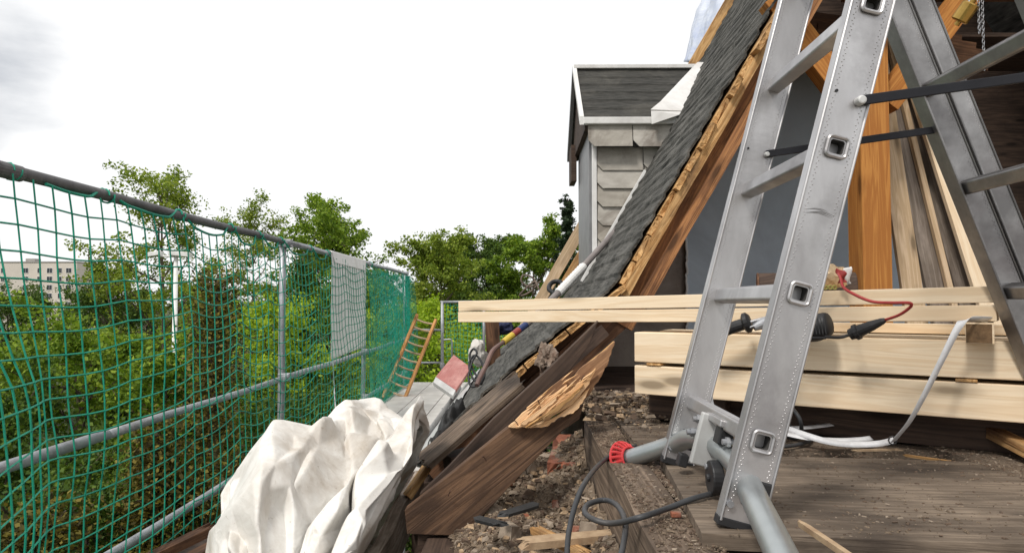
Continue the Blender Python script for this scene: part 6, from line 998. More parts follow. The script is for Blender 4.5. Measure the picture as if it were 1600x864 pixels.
30,8,-2,4,7,5,-2,-5,10,28,23,17,30,5,18,7,1,-4,7,8,-3,-13,-13,-1,-7,-12,-4,-1,7,0,-5,10,16,20,22,19,10,3,5,12,19,15,2,-3,0,2,8,7,6,5,6,7,-5,-3,7,5,2,-6,-11,-4,
-3,0,13,16,21,15,16,17,21,15,13,8,-1,-13,-14,4,10,-6,-23,-21,-20,-19,-21,-18,-22,-8,11,20,27,29,29,30,31,22,-1,4,9,3,-6,-1,23,30,29,19,38,-15,10,7,11,5,9,0,-11,-1,-6,-13,-9,-9,5,6,
-4,0,6,12,15,19,23,20,14,6,-2,10,21,19,9,-6,1,4,8,8,6,4,5,8,0,-4,3,5,4,-2,-5,-7,-2,0,7,14,17,16,16,19,20,14,14,3,8,-9,-17,-12,10,9,-8,-13,-16,-19,-23,-30,-27,-16,5,14,
20,25,25,30,33,25,10,6,9,1,-1,4,26,32,30,-4,54,-18,-20,8,21,11,2,0,-4,-9,5,-10,-16,-4,4,-5,7,10,10,12,8,19,22,21,10,6,7,7,21,18,18,-4,2,3,6,8,7,5,4,8,2,-2,1,3,
5,2,0,-4,-3,1,4,11,12,14,15,16,16,14,16,3,10,-7,-23,-9,9,3,-5,-2,-2,-1,-31,-31,-29,-24,-7,8,15,21,22,27,33,26,15,7,5,-3,8,11,28,34,18,-22,46,-5,-14,-9,16,12,3,-7,3,4,-11,-5,
-1,-6,8,-2,9,3,8,17,8,20,10,18,19,16,10,6,15,17,20,9,-3,3,5,7,8,7,4,6,3,0,1,3,4,5,2,-1,-1,2,1,11,8,9,13,12,11,15,16,13,5,-14,-19,0,5,4,6,2,-1,0,-19,-39,
-33,-23,-18,2,12,18,22,26,30,18,17,10,-2,5,12,10,28,37,7,-31,51,-25,7,-9,-3,12,6,1,-8,6,-6,9,-12,9,1,11,-3,4,11,19,15,1,19,20,17,17,12,13,14,10,18,21,1,1,3,7,9,3,8,8,
5,1,1,1,2,2,4,2,0,0,-6,17,10,4,8,11,10,12,16,18,0,-17,-10,6,6,6,9,4,-12,-22,1,-26,-35,-25,-20,-3,11,16,20,23,29,15,11,13,10,0,3,15,25,36,9,-34,52,-18,-19,0,4,4,1,4,
2,-3,-2,14,1,8,3,4,-1,8,12,20,4,12,19,22,21,19,14,12,6,7,22,18,14,0,3,5,7,9,14,10,7,2,0,-2,-3,-3,1,-2,-1,0,0,19,16,7,6,2,4,12,7,15,6,-15,-4,9,8,8,7,-5,
-18,-21,3,-23,-32,-23,-19,-4,10,17,18,23,23,15,17,12,4,-3,4,18,18,32,17,-33,36,-6,-10,2,7,1,-6,-2,-2,0,6,14,16,3,2,-1,-1,14,15,15,7,20,19,19,21,21,18,9,5,8,18,22,14,7,1,5,
11,14,17,16,5,-2,-5,-6,-8,-8,-4,0,-2,2,2,13,14,9,6,3,1,10,0,14,14,-10,2,9,7,10,0,-15,-20,-14,0,-23,-31,-17,-18,-1,9,16,20,22,21,17,16,10,-2,-3,9,14,15,29,25,-31,25,20,-3,2,
4,7,-1,-3,-8,-1,-9,12,7,2,9,1,6,16,18,9,16,12,14,23,25,25,22,11,9,8,12,18,14,12,5,7,12,17,23,14,-5,-8,-5,-7,-6,-8,-1,-3,-12,1,2,-1,9,2,2,5,13,16,3,16,14,2,4,7,
8,5,-10,-18,-17,-7,-7,-29,-21,-16,-13,3,5,11,22,21,21,20,16,7,-4,2,12,17,10,20,24,-24,18,9,14,11,13,9,3,-1,-5,-3,-14,-1,-7,9,2,11,19,21,15,-1,6,-6,12,35,37,37,25,20,15,12,8,10,
12,11,7,12,16,21,22,3,-12,-2,-4,-5,-9,-7,-1,-6,-14,-13,-5,15,10,-2,-8,4,15,15,5,15,24,11,-4,9,7,-2,-22,-12,-8,-6,-20,-26,-10,-17,-8,7,-1,3,22,23,21,21,17,8,-1,5,14,16,11,16,4,-14,
14,9,0,13,16,14,16,12,3,-1,-12,-14,-11,7,10,14,24,21,-5,-23,-9,-6,26,40,44,51,31,31,25,15,8,5,-2,8,12,16,19,22,18,-4,-11,1,-3,-6,-6,-9,-2,-3,-15,-19,-8,8,17,-1,-10,0,12,18,9,7,
22,21,-7,12,4,-14,-27,0,-3,-14,-25,-10,-13,-16,-4,8,-8,1,24,24,21,21,17,6,-2,11,16,15,11,7,-3,-6,14,20,-12,1,11,8,24,29,19,6,-14,-18,-20,12,17,21,26,0,-27,-26,-11,13,20,42,50,59,41,37,
30,19,7,-7,-4,-1,20,21,21,20,13,-5,-12,-3,0,0,-5,-9,-5,3,-15,-25,-9,-4,22,5,-7,-4,10,12,8,13,23,19,2,6,-7,-26,-21,13,-2,-22,-23,1,-17,-12,-5,2,-14,11,25,25,23,20,14,-2,-5,14,17,14,
13,1,-4,-5,15,22,-9,-11,3,13,28,31,29,16,-10,-25,-21,25,18,24,7,-23,-27,-23,5,17,18,45,49,62,48,39,31,19,6,-16,-9,5,25,24,21,18,9,-6,-9,-8,3,-4,-2,-8,-2,4,-11,-29,-16,-8,20,14,-1,-7,
3,10,13,20,14,10,9,4,-22,-27,-12,22,-2,-24,-17,1,-17,-8,-11,-11,-2,19,26,28,26,18,7,-13,-8,15,14,16,15,6,-8,-11,10,13,11,-14,2,18,23,24,30,13,10,-31,-8,31,19,17,-12,-29,-23,-3,7,9,32,45,
43,59,46,38,27,18,7,-18,-9,17,26,23,20,17,8,-6,-10,-10,-4,-4,-2,0,3,4,-14,-29,-15,-14,11,21,8,-3,0,11,17,16,16,5,8,-19,-24,-25,-3,28,-1,-21,-9,-2,-14,-19,-14,-9,8,26,27,31,26,16,-5,-17,
0,5,13,10,14,13,-9,-13,10,6,14,3,-2,18,17,24,25,26,-15,-7,6,25,14,11,-21,-22,-12,11,15,8,33,42,37,50,41,29,22,17,12,-11,-7,27,24,19,18,17,9,-5,-9,-4,-5,-5,-3,0,4,-3,-20,-25,-18,-9,
1,20,18,4,1,12,17,21,6,9,-21,-22,-24,-19,8,30,4,-14,-5,-9,-22,-19,-12,-1,15,22,27,36,28,5,-18,-11,8,9,0,6,19,11,-10,-14,14,1,6,14,16,14,18,17,14,4,19,1,-9,31,14,2,-25,-3,0,8,
27,15,29,35,36,38,35,13,15,19,15,-13,25,26,20,16,16,17,10,-4,-5,-4,-4,-4,-4,0,0,-13,-21,-19,-8,-13,-3,8,23,14,6,12,20,13,5,-15,-21,-21,-21,-15,12,27,17,-9,-8,-17,-16,-12,-16,1,20,20,27,31,
30,-17,-12,15,11,3,-6,4,10,9,-10,-12,34,-4,6,-12,19,18,13,12,11,10,15,0,9,17,26,9,-18,2,12,1,24,29,18,35,36,31,25,13,9,11,12,19,23,23,19,15,17,18,4,4,-5,-7,0,-3,-3,-2,-8,-15,
-14,-13,-6,-12,-7,2,13,17,13,12,17,12,-7,-21,-22,-21,-6,-12,11,22,22,1,-15,-14,-11,-16,-16,-7,16,24,30,37,18,-26,15,21,10,-5,-7,-1,5,7,-8,-11,48,-7,-5,-15,14,11,12,16,15,12,3,13,21,6,22,18,
-8,-3,17,13,26,22,31,27,29,26,20,15,13,10,14,18,19,20,19,17,19,20,8,-1,-4,-2,-4,-3,-2,-2,-4,-9,-10,-10,-12,-2,-9,0,1,10,14,10,15,11,-12,-21,-23,-22,0,-9,8,21,23,11,-12,-8,-17,-17,-17,-11,
7,24,33,38,20,-30,29,26,15,2,-8,-7,-5,-5,-4,-15,57,-23,3,-19,5,13,14,14,14,10,8,6,17,21,13,23,8,3,16,22,25,30,29,26,21,14,16,17,16,14,14,14,14,14,16,19,19,26,15,-2,-2,-3,-3,-3,
-3,1,1,-7,-9,-6,-6,-5,-4,-3,-3,-5,7,12,15,13,-13,-21,-25,-22,-5,-5,14,19,21,21,-6,-11,-17,-14,-17,-13,4,21,31,38,19,-29,34,30,19,8,-3,-9,-12,-13,-15,-14,63,-25,-6,-7,-5,12,17,13,13,13,13,3,
12,18,20,14,13,13,20,24,27,30,28,24,14,11,19,17,15,16,14,11,8,12,16,18,21,29,24,-2,-3,3,-1,-6,-5,-1,2,2,-5,-10,-7,-5,-5,-4,-1,-5,-4,8,15,16,-11,-23,-25,-18,1,-10,10,15,18,28,3,-13,
-16,-14,-14,-7,8,18,27,30,16,-29,36,30,23,12,-1,-12,-20,-20,-14,-13,72,-22,-23,-2,0,2,17,18,11,9,10,9,6,10,22,24,12,13,19,21,27,29,28,24,21,20,20,18,17,10,13,13,7,4,15,18,24,31,31,1,
-6,1,7,-4,-7,-5,-4,4,7,-2,-9,-9,-7,-4,-1,-4,-8,-3,13,18,-7,-24,-25,-15,0,-15,3,22,19,24,15,-11,-17,-15,-9,7,14,16,17,20,9,-26,34,26,23,15,-1,-14,-21,-23,-13,-9,66,0,-26,-21,-1,1,14,21,
12,11,3,4,7,1,27,49,16,4,12,21,25,27,27,26,26,25,24,20,8,7,14,18,12,14,11,9,24,31,34,6,-8,-4,4,7,-2,-5,-8,-7,3,6,4,-10,-10,-7,-1,-3,-7,-6,4,17,-4,-23,-26,-11,-3,-21,0,24,
18,23,21,6,-19,-21,-2,20,18,10,7,16,0,-21,29,23,21,10,-6,-17,-19,-8,-11,0,50,14,-6,-30,-14,0,8,22,15,9,6,-1,8,2,26,46,23,15,12,20,25,19,26,25,27,29,28,12,13,8,12,23,19,20,9,3,
22,32,33,9,-8,-5,-3,3,6,1,-5,-9,-8,2,12,-3,-13,-8,-4,-1,-4,-5,0,10,-4,-21,-25,-5,-14,-26,0,21,21,16,16,32,-6,-27,-3,28,18,10,7,7,-7,-18,23,20,15,-1,-12,-9,-1,-1,-12,11,29,20,18,-27,
-23,-3,1,19,19,10,4,1,5,11,21,31,19,21,20,25,27,25,13,27,30,34,30,5,19,13,8,29,26,6,13,11,23,30,29,9,-7,-4,-3,-1,1,3,2,-4,-10,-6,5,5,-14,-5,-1,-3,-5,-4,0,1,-3,-17,-24,-10,
-21,-26,6,21,10,19,9,26,33,-25,-15,28,23,7,11,-1,-6,-17,14,19,9,-9,0,5,3,-11,-1,15,45,-12,27,-14,-23,-3,-5,11,17,11,10,5,5,28,26,11,10,14,19,23,30,31,25,15,30,38,33,10,23,-1,23,29,
19,3,17,19,23,28,27,10,-2,-3,-2,-1,-2,-3,1,-1,-3,-9,7,-11,-6,-1,-6,-3,-2,-8,5,4,-7,-12,-21,-16,-25,-31,6,12,15,7,19,24,29,12,-31,9,30,10,13,0,0,-15,1,15,3,10,4,-2,6,-10,9,15,
44,-17,22,-12,-9,-13,-1,6,8,14,12,9,12,26,22,12,7,12,14,24,30,28,35,30,23,32,23,22,26,18,3,27,17,12,16,24,23,26,26,12,3,0,1,0,-2,-6,-7,-3,-3,1,-7,-3,2,-9,-5,-4,-3,-12,4,16,
-7,-12,-15,-22,-25,-42,-7,20,7,15,11,24,19,39,-18,-17,22,18,17,11,3,-12,-7,9,13,12,1,-5,6,-6,11,16,48,-17,7,-4,-4,-16,-3,1,10,2,14,11,17,25,18,9,7,16,20,22,34,28,37,35,26,23,17,26,
27,30,11,7,23,17,21,23,21,21,24,19,9,2,-1,-1,-4,-6,-8,-5,-3,-1,1,2,1,-10,-9,-5,-6,-15,5,21,4,-14,-16,-20,-24,-42,-21,12,17,7,15,7,31,29,12,-27,-1,23,19,10,18,0,-8,-1,17,8,0,-5,
7,-2,13,15,59,-14,-14,-1,-3,-9,-8,1,2,7,-1,15,9,21,21,18,16,16,19,24,32,39,37,35,24,11,16,24,28,30,32,7,19,18,18,22,23,21,19,19,17,8,-2,-1,-3,-9,-11,-8,-3,3,6,5,2,-9,-11,-11,
-10,-16,6,24,1,5,-16,-26,-24,-34,-31,-3,11,15,18,10,25,23,24,-15,-19,5,20,19,21,18,-9,0,12,11,0,-10,7,4,13,16,65,-9,-13,-8,-10,-7,-4,-3,-1,-2,6,4,10,15,27,26,21,16,13,30,35,41,39,31,
14,9,17,22,22,26,31,30,23,23,15,17,22,19,18,18,11,10,-1,-1,-2,-5,-7,-7,-7,3,6,16,6,-9,-13,-12,-13,-18,5,23,7,-2,3,-28,-33,-24,-25,-10,7,14,15,22,9,22,23,-4,-19,-4,16,22,23,12,1,12,
3,11,0,-15,2,12,17,14,67,-11,-3,-3,-11,-13,-7,-6,-3,-3,-3,10,2,13,26,31,23,16,18,31,43,39,34,26,9,10,16,16,16,24,31,31,30,26,22,24,20,18,16,12,5,12,-4,6,-10,2,1,-2,-4,-6,10,12,
18,-5,-11,-14,-17,-17,-4,22,5,5,-3,-7,-38,-26,-11,1,4,8,12,16,9,18,15,2,-18,-8,14,22,25,8,18,9,5,7,-1,-15,-11,18,21,15,57,2,5,-6,-6,-13,-14,-7,-8,-1,-9,11,10,2,31,30,21,15,17,32,
43,43,27,22,9,11,16,13,11,21,31,33,34,32,26,22,21,15,13,7,12,10,-6,4,-12,1,6,6,-3,-1,9,12,6,7,-2,-10,-21,-14,-9,11,9,-5,0,7,-29,-20,-1,8,8,5,7,1,9,8,10,9,-17,-11,14,22,
20,17,23,8,7,4,3,-11,-20,10,22,21,47,12,4,1,-10,-7,-14,-11,-10,-5,-6,9,21,-1,24,27,21,19,13,31,37,42,23,21,11,12,13,13,11,18,27,29,35,34,25,25,22,14,15,10,12,10,0,-4,-13,6,10,-1,
-6,6,15,10,-8,11,5,2,-12,-13,-10,9,10,-4,-12,13,-19,-7,3,8,11,12,8,-3,-2,-3,1,12,-14,-14,13,24,7,22,19,15,12,7,8,-8,-23,4,18,20,44,7,0,8,-1,-9,-11,-13,-10,-4,-7,18,14,6,11,18,
23,19,20,28,32,32,22,21,14,12,12,10,10,15,20,27,31,32,25,30,22,18,20,13,14,10,2,-8,-5,14,5,-13,-3,12,16,5,-9,4,9,14,0,-9,-6,15,12,-4,-15,-8,3,-6,4,9,8,15,1,1,2,-14,-6,15,
-7,-14,11,22,-6,25,18,12,10,8,8,5,-12,1,16,11,44,-1,-1,5,11,-7,-17,-7,-5,-10,10,16,3,9,8,13,21,19,21,21,25,27,22,21,14,13,11,9,12,15,12,26,27,24,26,29,23,22,24,19,17,10,3,-5,
0,17,0,-15,1,14,15,0,-9,8,16,11,8,-2,0,19,14,-1,-13,-22,-4,4,-2,8,11,13,5,2,-8,-17,-4,15,1,-13,1,15,11,22,-5,18,13,3,8,8,9,4,11,5,34,8,-5,0,15,1,-20,8,-2,-10,-9,4,
14,12,10,14,20,13,14,19,22,24,23,19,16,12,8,13,15,16,12,20,22,20,22,24,23,26,27,25,20,12,4,-2,1,18,2,-14,1,12,16,-7,-1,13,19,6,16,-4,11,24,14,1,-10,-21,-17,-2,2,2,10,14,9,0,
-17,-7,1,19,-1,-2,0,12,20,15,-18,2,14,1,9,9,8,16,16,12,30,2,1,-2,20,8,-15,3,5,-2,-3,3,10,3,0,10,11,17,12,15,20,22,21,18,15,16,17,19,6,10,19,19,18,13,17,17,23,29,30,30,
23,16,6,-4,0,16,12,-12,-5,9,14,-4,4,21,23,11,1,5,22,23,8,-2,-4,-14,-19,-13,3,-1,6,11,13,-13,-1,-8,16,3,3,8,11,12,2,16,-12,-19,6,6,10,16,14,12,9,3,22,-1,7,-3,23,12,-6,-24,
-12,1,7,16,13,8,6,5,4,11,16,16,14,20,19,17,14,12,15,20,22,17,13,13,14,13,10,15,22,30,34,32,25,19,9,-3,-6,11,18,0,-9,1,12,5,9,25,23,9,3,19,19,7,-1,-9,4,-4,-10,-12,1,0,
6,4,0,5,-6,13,-11,-8,2,10,12,11,3,12,-6,-15,6,10,15,15,8,6,-6,-4,17,-6,7,15,17,-12,-13,-12,5,12,2,8,3,5,3,6,13,15,14,14,15,16,15,15,13,9,14,17,21,19,13,15,17,15,11,11,
19,30,36,33,28,20,12,-2,-9,6,16,13,-3,-7,7,9,21,28,22,9,17,12,5,-6,-1,12,-15,-4,-2,-1,6,0,0,9,1,-7,13,-3,-2,-6,1,-6,6,2,5,10,-6,-10,11,12,19,9,4,-2,-3,-9,27,-16,4,27,
11,-21,-14,-5,11,6,14,8,3,1,-2,8,20,15,11,9,10,8,10,14,11,8,11,14,17,19,17,15,21,19,13,7,12,27,38,35,32,22,14,0,-8,2,12,16,4,-1,0,19,20,24,28,18,13,3,1,12,3,7,-9,-2,
-1,-1,-1,-1,-2,3,0,0,5,-1,1,-5,-9,-15,0,5,4,4,0,-7,14,15,16,6,-2,0,-7,-7,39,-19,-3,29,0,-15,-7,-3,0,16,13,10,-1,-9,-2,18,14,5,9,7,11,11,9,12,10,9,8,12,14,17,20,18,
22,23,13,5,1,22,39,40,33,26,15,2,-5,3,9,13,15,8,0,11,21,23,24,17,12,8,7,5,6,5,0,-1,-2,0,-1,1,0,1,1,2,-2,0,-2,-8,-17,-16,-7,5,5,2,5,-5,15,18,11,0,1,-2,-7,-8,
52,-20,-12,21,-14,-7,4,-2,2,15,6,4,0,-5,5,13,6,8,11,4,12,16,8,4,12,9,7,10,13,17,20,17,26,24,11,8,-1,6,35,43,35,28,17,3,1,5,9,10,13,14,10,9,17,24,23,17,9,6,6,10,
10,-2,7,-4,-1,-2,4,5,3,6,-2,3,2,-5,-14,-16,-17,-17,-13,-5,8,6,12,-2,9,20,11,-2,2,-2,-7,-10,64,-24,-18,10,-12,0,-2,-5,6,9,1,9,-2,8,19,1,-7,7,12,11,15,13,1,8,9,10,11,7,
12,17,17,18,30,22,8,12,7,-3,18,41,38,28,18,7,6,7,8,10,10,12,13,15,18,23,27,26,12,6,11,16,-2,6,5,-2,-6,-5,4,4,4,11,-6,4,0,-17,-22,-19,-16,-18,-15,-11,1,12,12,7,2,16,12,4,
0,-4,-8,-9,71,-21,-22,-5,0,-5,-5,-1,9,12,-7,13,12,10,5,-1,-20,2,12,18,21,5,8,6,11,9,5,12,15,14,13,25,29,18,9,12,10,1,10,29,38,28,18,9,8,8,10,8,9,10,12,16,21,25,30,30,
22,14,12,7,-11,13,0,2,1,-4,1,4,9,8,-5,-12,-4,-19,-20,-18,-18,-20,-18,-13,-8,10,11,12,6,6,10,5,3,-1,-6,-9,78,-12,-20,-17,-9,-4,-1,6,13,11,11,12,14,-6,-18,-21,-8,11,16,18,14,-11,26,9,
8,18,4,5,14,16,17,24,22,18,10,7,16,13,14,16,32,27,11,9,10,10,11,8,5,9,10,14,21,27,31,32,23,14,10,5,1,16,2,0,4,2,3,5,10,2,-12,-16,-14,-16,-18,-19,-18,-19,-19,-15,-10,-1,12,9,
10,2,4,5,2,1,0,-4,80,6,-13,-13,-11,-4,4,12,15,9,6,-12,-13,-7,-24,1,22,11,1,3,14,-13,-3,30,8,14,17,16,16,8,5,20,19,18,13,12,19,19,21,22,20,8,8,12,12,11,10,5,7,5,8,12,
19,24,30,32,26,20,14,8,7,7,9,10,8,4,4,4,5,-13,-19,-16,-14,-15,-18,-20,-18,-17,-16,-15,-12,-7,7,8,9,7,-2,1,2,3,-2,-3,81,11,6,-9,-8,-1,7,8,-1,-17,-11,-5,-15,-16,-3,34,29,10,5,2,
3,-26,-3,-10,28,13,25,23,19,9,10,3,12,15,16,18,20,19,19,15,10,7,14,13,13,10,8,9,4,7,4,10,15,21,26,28,25,19,14,12,10,9,11,13,15,12,12,8,-5,-21,-22,-18,-14,-15,-18,-19,-19,-16,-15,-13,
-11,-9,0,7,7,10,2,-5,0,1,-1,-3,82,14,6,8,-3,-5,-5,-13,-19,-12,-15,-12,-5,16,21,21,20,14,5,3,-3,-12,-20,-23,14,24,21,23,22,13,16,12,10,8,20,17,15,11,10,10,9,14,15,14,12,11,11,6,
8,5,7,9,11,18,23,25,22,18,15,14,11,12,13,13,13,13,15,11,-6,-16,-22,-20,-17,-17,-17,-18,-18,-16,-14,-13,-12,-11,-4,6,7,9,6,-4,-7,-1,4,-1,91,10,2,9,1,-9,-16,-19,-20,-17,-8,2,23,13,3,8,
14,8,5,1,-1,-3,-10,-24,-1,20,19,23,23,14,11,17,17,15,13,10,8,9,11,10,15,17,15,14,14,13,9,6,12,13,12,9,7,17,17,21,20,17,14,12,13,12,11,13,13,14,13,9,5,-14,-20,-20,-18,-18,-17,-19,
-18,-18,-16,-13,-12,-12,-8,1,8,7,7,-1,-8,-6,12,0,100,2,3,5,3,-9,-13,-18,-20,-15,0,19,10,-6,-2,10,6,12,5,-8,-5,-1,1,-7,-8,-2,20,18,21,21,11,9,13,13,13,12,12,14,10,14,18,16,14,15,
16,13,8,9,13,13,10,12,13,17,20,19,16,12,12,12,10,10,10,13,14,14,13,11,6,-3,-14,-20,-19,-18,-16,-18,-19,-22,-22,-18,-13,-12,-10,-4,5,6,7,0,-5,-2,9,4,113,-11,2,4,0,0,-10,-21,-17,-11,16,16,
-4,-2,-13,-6,4,9,4,-3,-9,-3,6,0,-2,-14,14,17,18,18,16,10,12,12,13,15,16,13,10,15,18,13,15,16,17,12,9,9,14,11,13,13,15,20,22,17,11,9,10,9,7,7,6,13,16,17,16,13,6,3,-3,-15,
-17,-19,-16,-16,-18,-23,-28,-28,-19,-10,-11,-7,1,3,4,1,2,5,0,4,120,-7,-6,-3,1,-1,-6,-20,-16,4,19,4,-8,-11,-15,-11,-6,3,8,5,-3,-7,11,-5,-1,-10,8,16,14,13,14,13,15,15,17,17,17,10,11,17,
12,15,18,11,16,11,10,10,13,13,15,18,21,22,18,7,6,8,8,5,3,4,0,11,22,23,20,15,8,9,-2,-5,-16,-19,-15,-15,-18,-21,-29,-35,-27,-14,-9,-9,-1,-2,2,2,7,3,0,3,123,-4,-2,-5,-8,-1,-8,-22,
-8,11,2,2,-15,-16,-12,-4,-4,-6,1,7,8,-9,1,-4,-3,-1,10,20,13,15,12,9,17,20,19,15,15,12,16,9,13,18,20,2,12,10,8,11,14,17,20,21,24,18,10,2,8,7,4,2,1,0,0,10,21,26,24,17,
13,12,0,-3,-13,-20,-14,-19,-18,-19,-25,-35,-33,-19,-9,-9,-3,-2,-2,7,9,-2,-3,5,133,-11,7,-2,-17,-9,-9,-15,-8,-6,-6,11,-18,-11,-16,-5,-1,-3,-2,9,8,-9,-4,-2,0,2,11,22,9,16,11,16,19,18,12,16,
15,15,15,7,4,24,26,-3,2,8,7,14,13,18,26,23,16,18,7,2,12,6,6,-6,-1,2,-2,9,17,25,26,18,14,12,11,-2,-10,-16,-22,-20,-18,-17,-24,-31,-35,-24,-10,-8,-4,4,-3,3,9,0,-4,-3,148,-20,13,-7,
-19,-12,-18,-20,-13,-1,-7,11,-17,-15,-5,5,4,0,-8,0,11,0,-4,-6,-6,4,16,18,-4,13,19,19,17,12,14,14,16,16,13,6,-6,28,32,5,-9,1,10,13,11,19,29,19,10,20,7,3,14,9,10,-8,-7,3,-3,9,
14,21,25,19,14,9,17,3,-3,-15,-25,-22,-18,-15,-23,-31,-34,-29,-13,-5,-4,6,-4,1,9,4,-3,-8,160,-19,-5,-10,-3,-20,-25,-26,-16,-3,10,-15,-9,-3,6,6,-6,-2,2,1,-5,12,-9,-5,2,7,21,-2,-1,6,21,20,
14,15,12,12,15,16,13,5,-10,30,33,18,-10,-11,6,14,17,20,25,7,9,22,10,4,16,10,11,9,-15,-10,2,9,14,18,20,17,14,15,12,5,2,-11,-28,-22,-16,-15,-24,-32,-34,-32,-17,-4,-1,3,-1,-1,9,6,-1,-9,
162,-14,-26,-14,-3,-8,-22,-24,-3,-11,-22,-1,18,0,-9,5,5,-1,-12,-5,9,-7,6,-9,6,17,7,9,10,3,-8,21,17,13,7,8,14,15,14,7,-8,27,33,25,-11,-5,0,10,18,20,21,16,-2,17,13,5,15,11,13,15,
4,-14,10,2,10,7,14,13,12,15,14,6,2,-9,-27,-20,-14,-16,-23,-31,-39,-37,-21,-6,-1,4,1,0,9,6,1,-6,170,-20,-15,-24,-16,-5,-9,-21,-23,-22,-3,4,17,5,-16,4,15,3,-12,-14,4,-10,0,8,10,8,20,18,
9,-1,-13,-8,15,10,5,8,13,14,14,12,2,22,26,28,11,12,-12,-5,11,19,19,18,-2,10,14,5,13,16,11,11,12,6,-6,10,-3,13,12,9,12,15,11,3,3,-8,-19,-18,-18,-21,-26,-32,-40,-38,-26,-7,-2,5,4,1,
6,6,2,7,170,-18,-19,-14,-7,-19,-22,-22,-20,-5,-10,7,24,-1,-20,0,16,10,-8,-11,-14,0,1,9,10,23,20,12,2,-13,-29,-2,10,7,5,8,14,14,11,12,13,18,24,23,26,20,-2,-10,-1,11,18,18,11,-3,13,3,
12,15,13,7,10,6,3,9,9,8,8,10,12,13,5,3,2,-11,-14,-11,-19,-24,-30,-38,-34,-44,-25,-12,-1,5,5,5,3,5,7,10,176,-26,-20,-14,-13,-13,-15,-20,-17,-20,1,5,24,1,-19,-7,12,12,0,-12,-13,-3,9,8,
20,17,12,5,-5,-20,-27,0,7,6,10,10,17,5,7,13,14,16,15,18,21,28,23,3,-6,0,8,17,11,4,10,3,9,15,16,5,8,11,0,10,10,7,10,13,13,2,3,4,-1,-11,-11,-6,-17,-28,-34,-38,-33,-41,-21,-16,
-4,6,3,4,2,6,8,11,177,-30,-25,-14,-14,-10,-10,-16,-14,-17,-5,4,23,8,-12,-15,-3,1,2,-9,1,7,5,16,9,1,4,3,-10,-19,-15,2,8,8,14,14,15,-4,6,8,14,16,11,12,17,15,29,21,11,-1,-4,20,
9,5,7,5,7,15,17,8,6,9,5,11,10,8,11,13,7,-3,2,3,0,-10,-8,-5,-18,-27,-33,-36,-32,-34,-21,-15,-7,5,-2,-3,1,6,10,11,173,-30,-27,-18,-9,-15,-12,-16,-14,-10,-10,19,21,5,-1,-6,-8,-6,-6,-5,
6,5,13,-3,-7,-2,-1,5,2,-12,-11,-6,8,12,16,16,10,-4,-3,6,13,17,9,12,9,7,22,21,20,14,5,14,3,7,9,6,8,11,15,8,9,10,10,8,9,11,13,9,1,-4,2,3,1,-6,-8,-6,-16,-23,-30,-34,
-32,-30,-17,-13,-15,-2,0,-11,-1,7,12,12,164,-29,-26,-16,-13,-16,-15,-17,-14,5,-6,14,18,9,12,4,-4,-7,-3,-7,-7,-2,-4,-13,-6,-2,6,13,13,-9,-12,-14,0,10,14,15,6,-3,-7,8,10,14,10,13,4,5,14,19,
19,23,22,3,12,5,7,8,8,7,11,11,13,11,10,7,10,12,11,5,-2,0,-1,2,3,0,-5,-9,-17,-20,-26,-32,-31,-26,-20,-14,-14,-5,-7,-14,-3,9,12,23,152,-25,-23,-15,-14,-16,-14,-13,-13,12,4,0,21,18,15,2,
-7,-12,-8,-3,-10,-17,-7,4,-3,-3,8,19,10,-9,-14,-14,-10,2,14,7,-1,-3,-2,10,11,14,5,11,5,7,14,14,16,22,30,18,8,-5,6,12,7,9,6,14,15,11,10,7,12,10,8,2,-3,1,1,-1,1,1,-3,-9,
-13,-16,-24,-30,-29,-25,-19,-17,-10,-12,-14,-14,-3,12,14,29,140,-22,-13,-1,-14,-15,-14,-15,-14,-4,16,14,9,16,9,-11,-14,-1,-8,-10,-13,-1,-19,4,6,10,9,16,9,-7,-14,-15,-14,-5,9,6,3,7,5,-4,-3,12,1,14,
6,11,15,16,21,22,19,22,7,-10,3,13,14,6,10,14,12,11,9,6,13,10,5,1,6,-1,-9,-4,-4,-2,-1,-4,-6,-12,-22,-29,-26,-23,-20,-15,-15,-16,-18,-14,2,16,17,22,132,-24,0,14,-6,-15,-15,-17,-13,-10,-4,17,
19,12,-10,-14,-3,3,-15,-12,9,-15,-18,1,9,3,17,16,12,-9,-13,-13,-12,-10,-3,6,14,12,-3,-15,-6,2,4,15,9,18,19,19,21,20,8,19,13,-11,1,13,15,13,7,11,10,10,10,5,12,9,9,5,0,-9,-14,-4,
-6,-3,-3,0,-3,-9,-19,-25,-23,-22,-19,-16,-17,-18,-20,-11,8,16,18,18,125,-17,23,9,5,-18,-14,-10,-13,-12,-10,-10,19,23,-6,-34,-13,11,-4,-1,-19,-14,7,-6,-6,14,17,15,5,-3,0,-12,-13,-13,-5,2,4,14,-9,-15,
1,-2,7,6,15,22,21,16,17,18,13,3,13,7,4,18,12,3,5,7,6,10,9,7,12,8,10,9,-7,-14,-12,-7,-6,-5,-4,-3,-4,-8,-16,-22,-21,-19,-18,-15,-17,-18,-20,-8,13,18,17,14,100,18,26,20,6,-14,-23,-7,
-3,-8,-11,-18,-13,26,1,-39,-23,6,8,-2,-4,-8,-19,-7,3,10,15,22,17,2,-10,-16,-14,-8,3,1,6,-3,-13,-12,4,-5,9,22,17,12,9,16,22,13,5,7,3,0,15,14,8,3,7,6,8,8,8,9,6,16,10,-2,
-7,-11,-10,-9,-6,-5,-5,-5,-8,-8,-12,-16,-18,-17,-18,-16,-18,-18,-18,-4,16,18,13,12,81,29,27,27,16,-9,-11,-4,-8,-10,-4,-20,-27,-1,10,-39,-27,2,2,-6,0,-4,14,-20,-2,8,17,21,20,8,-14,-16,-13,-3,10,-4,
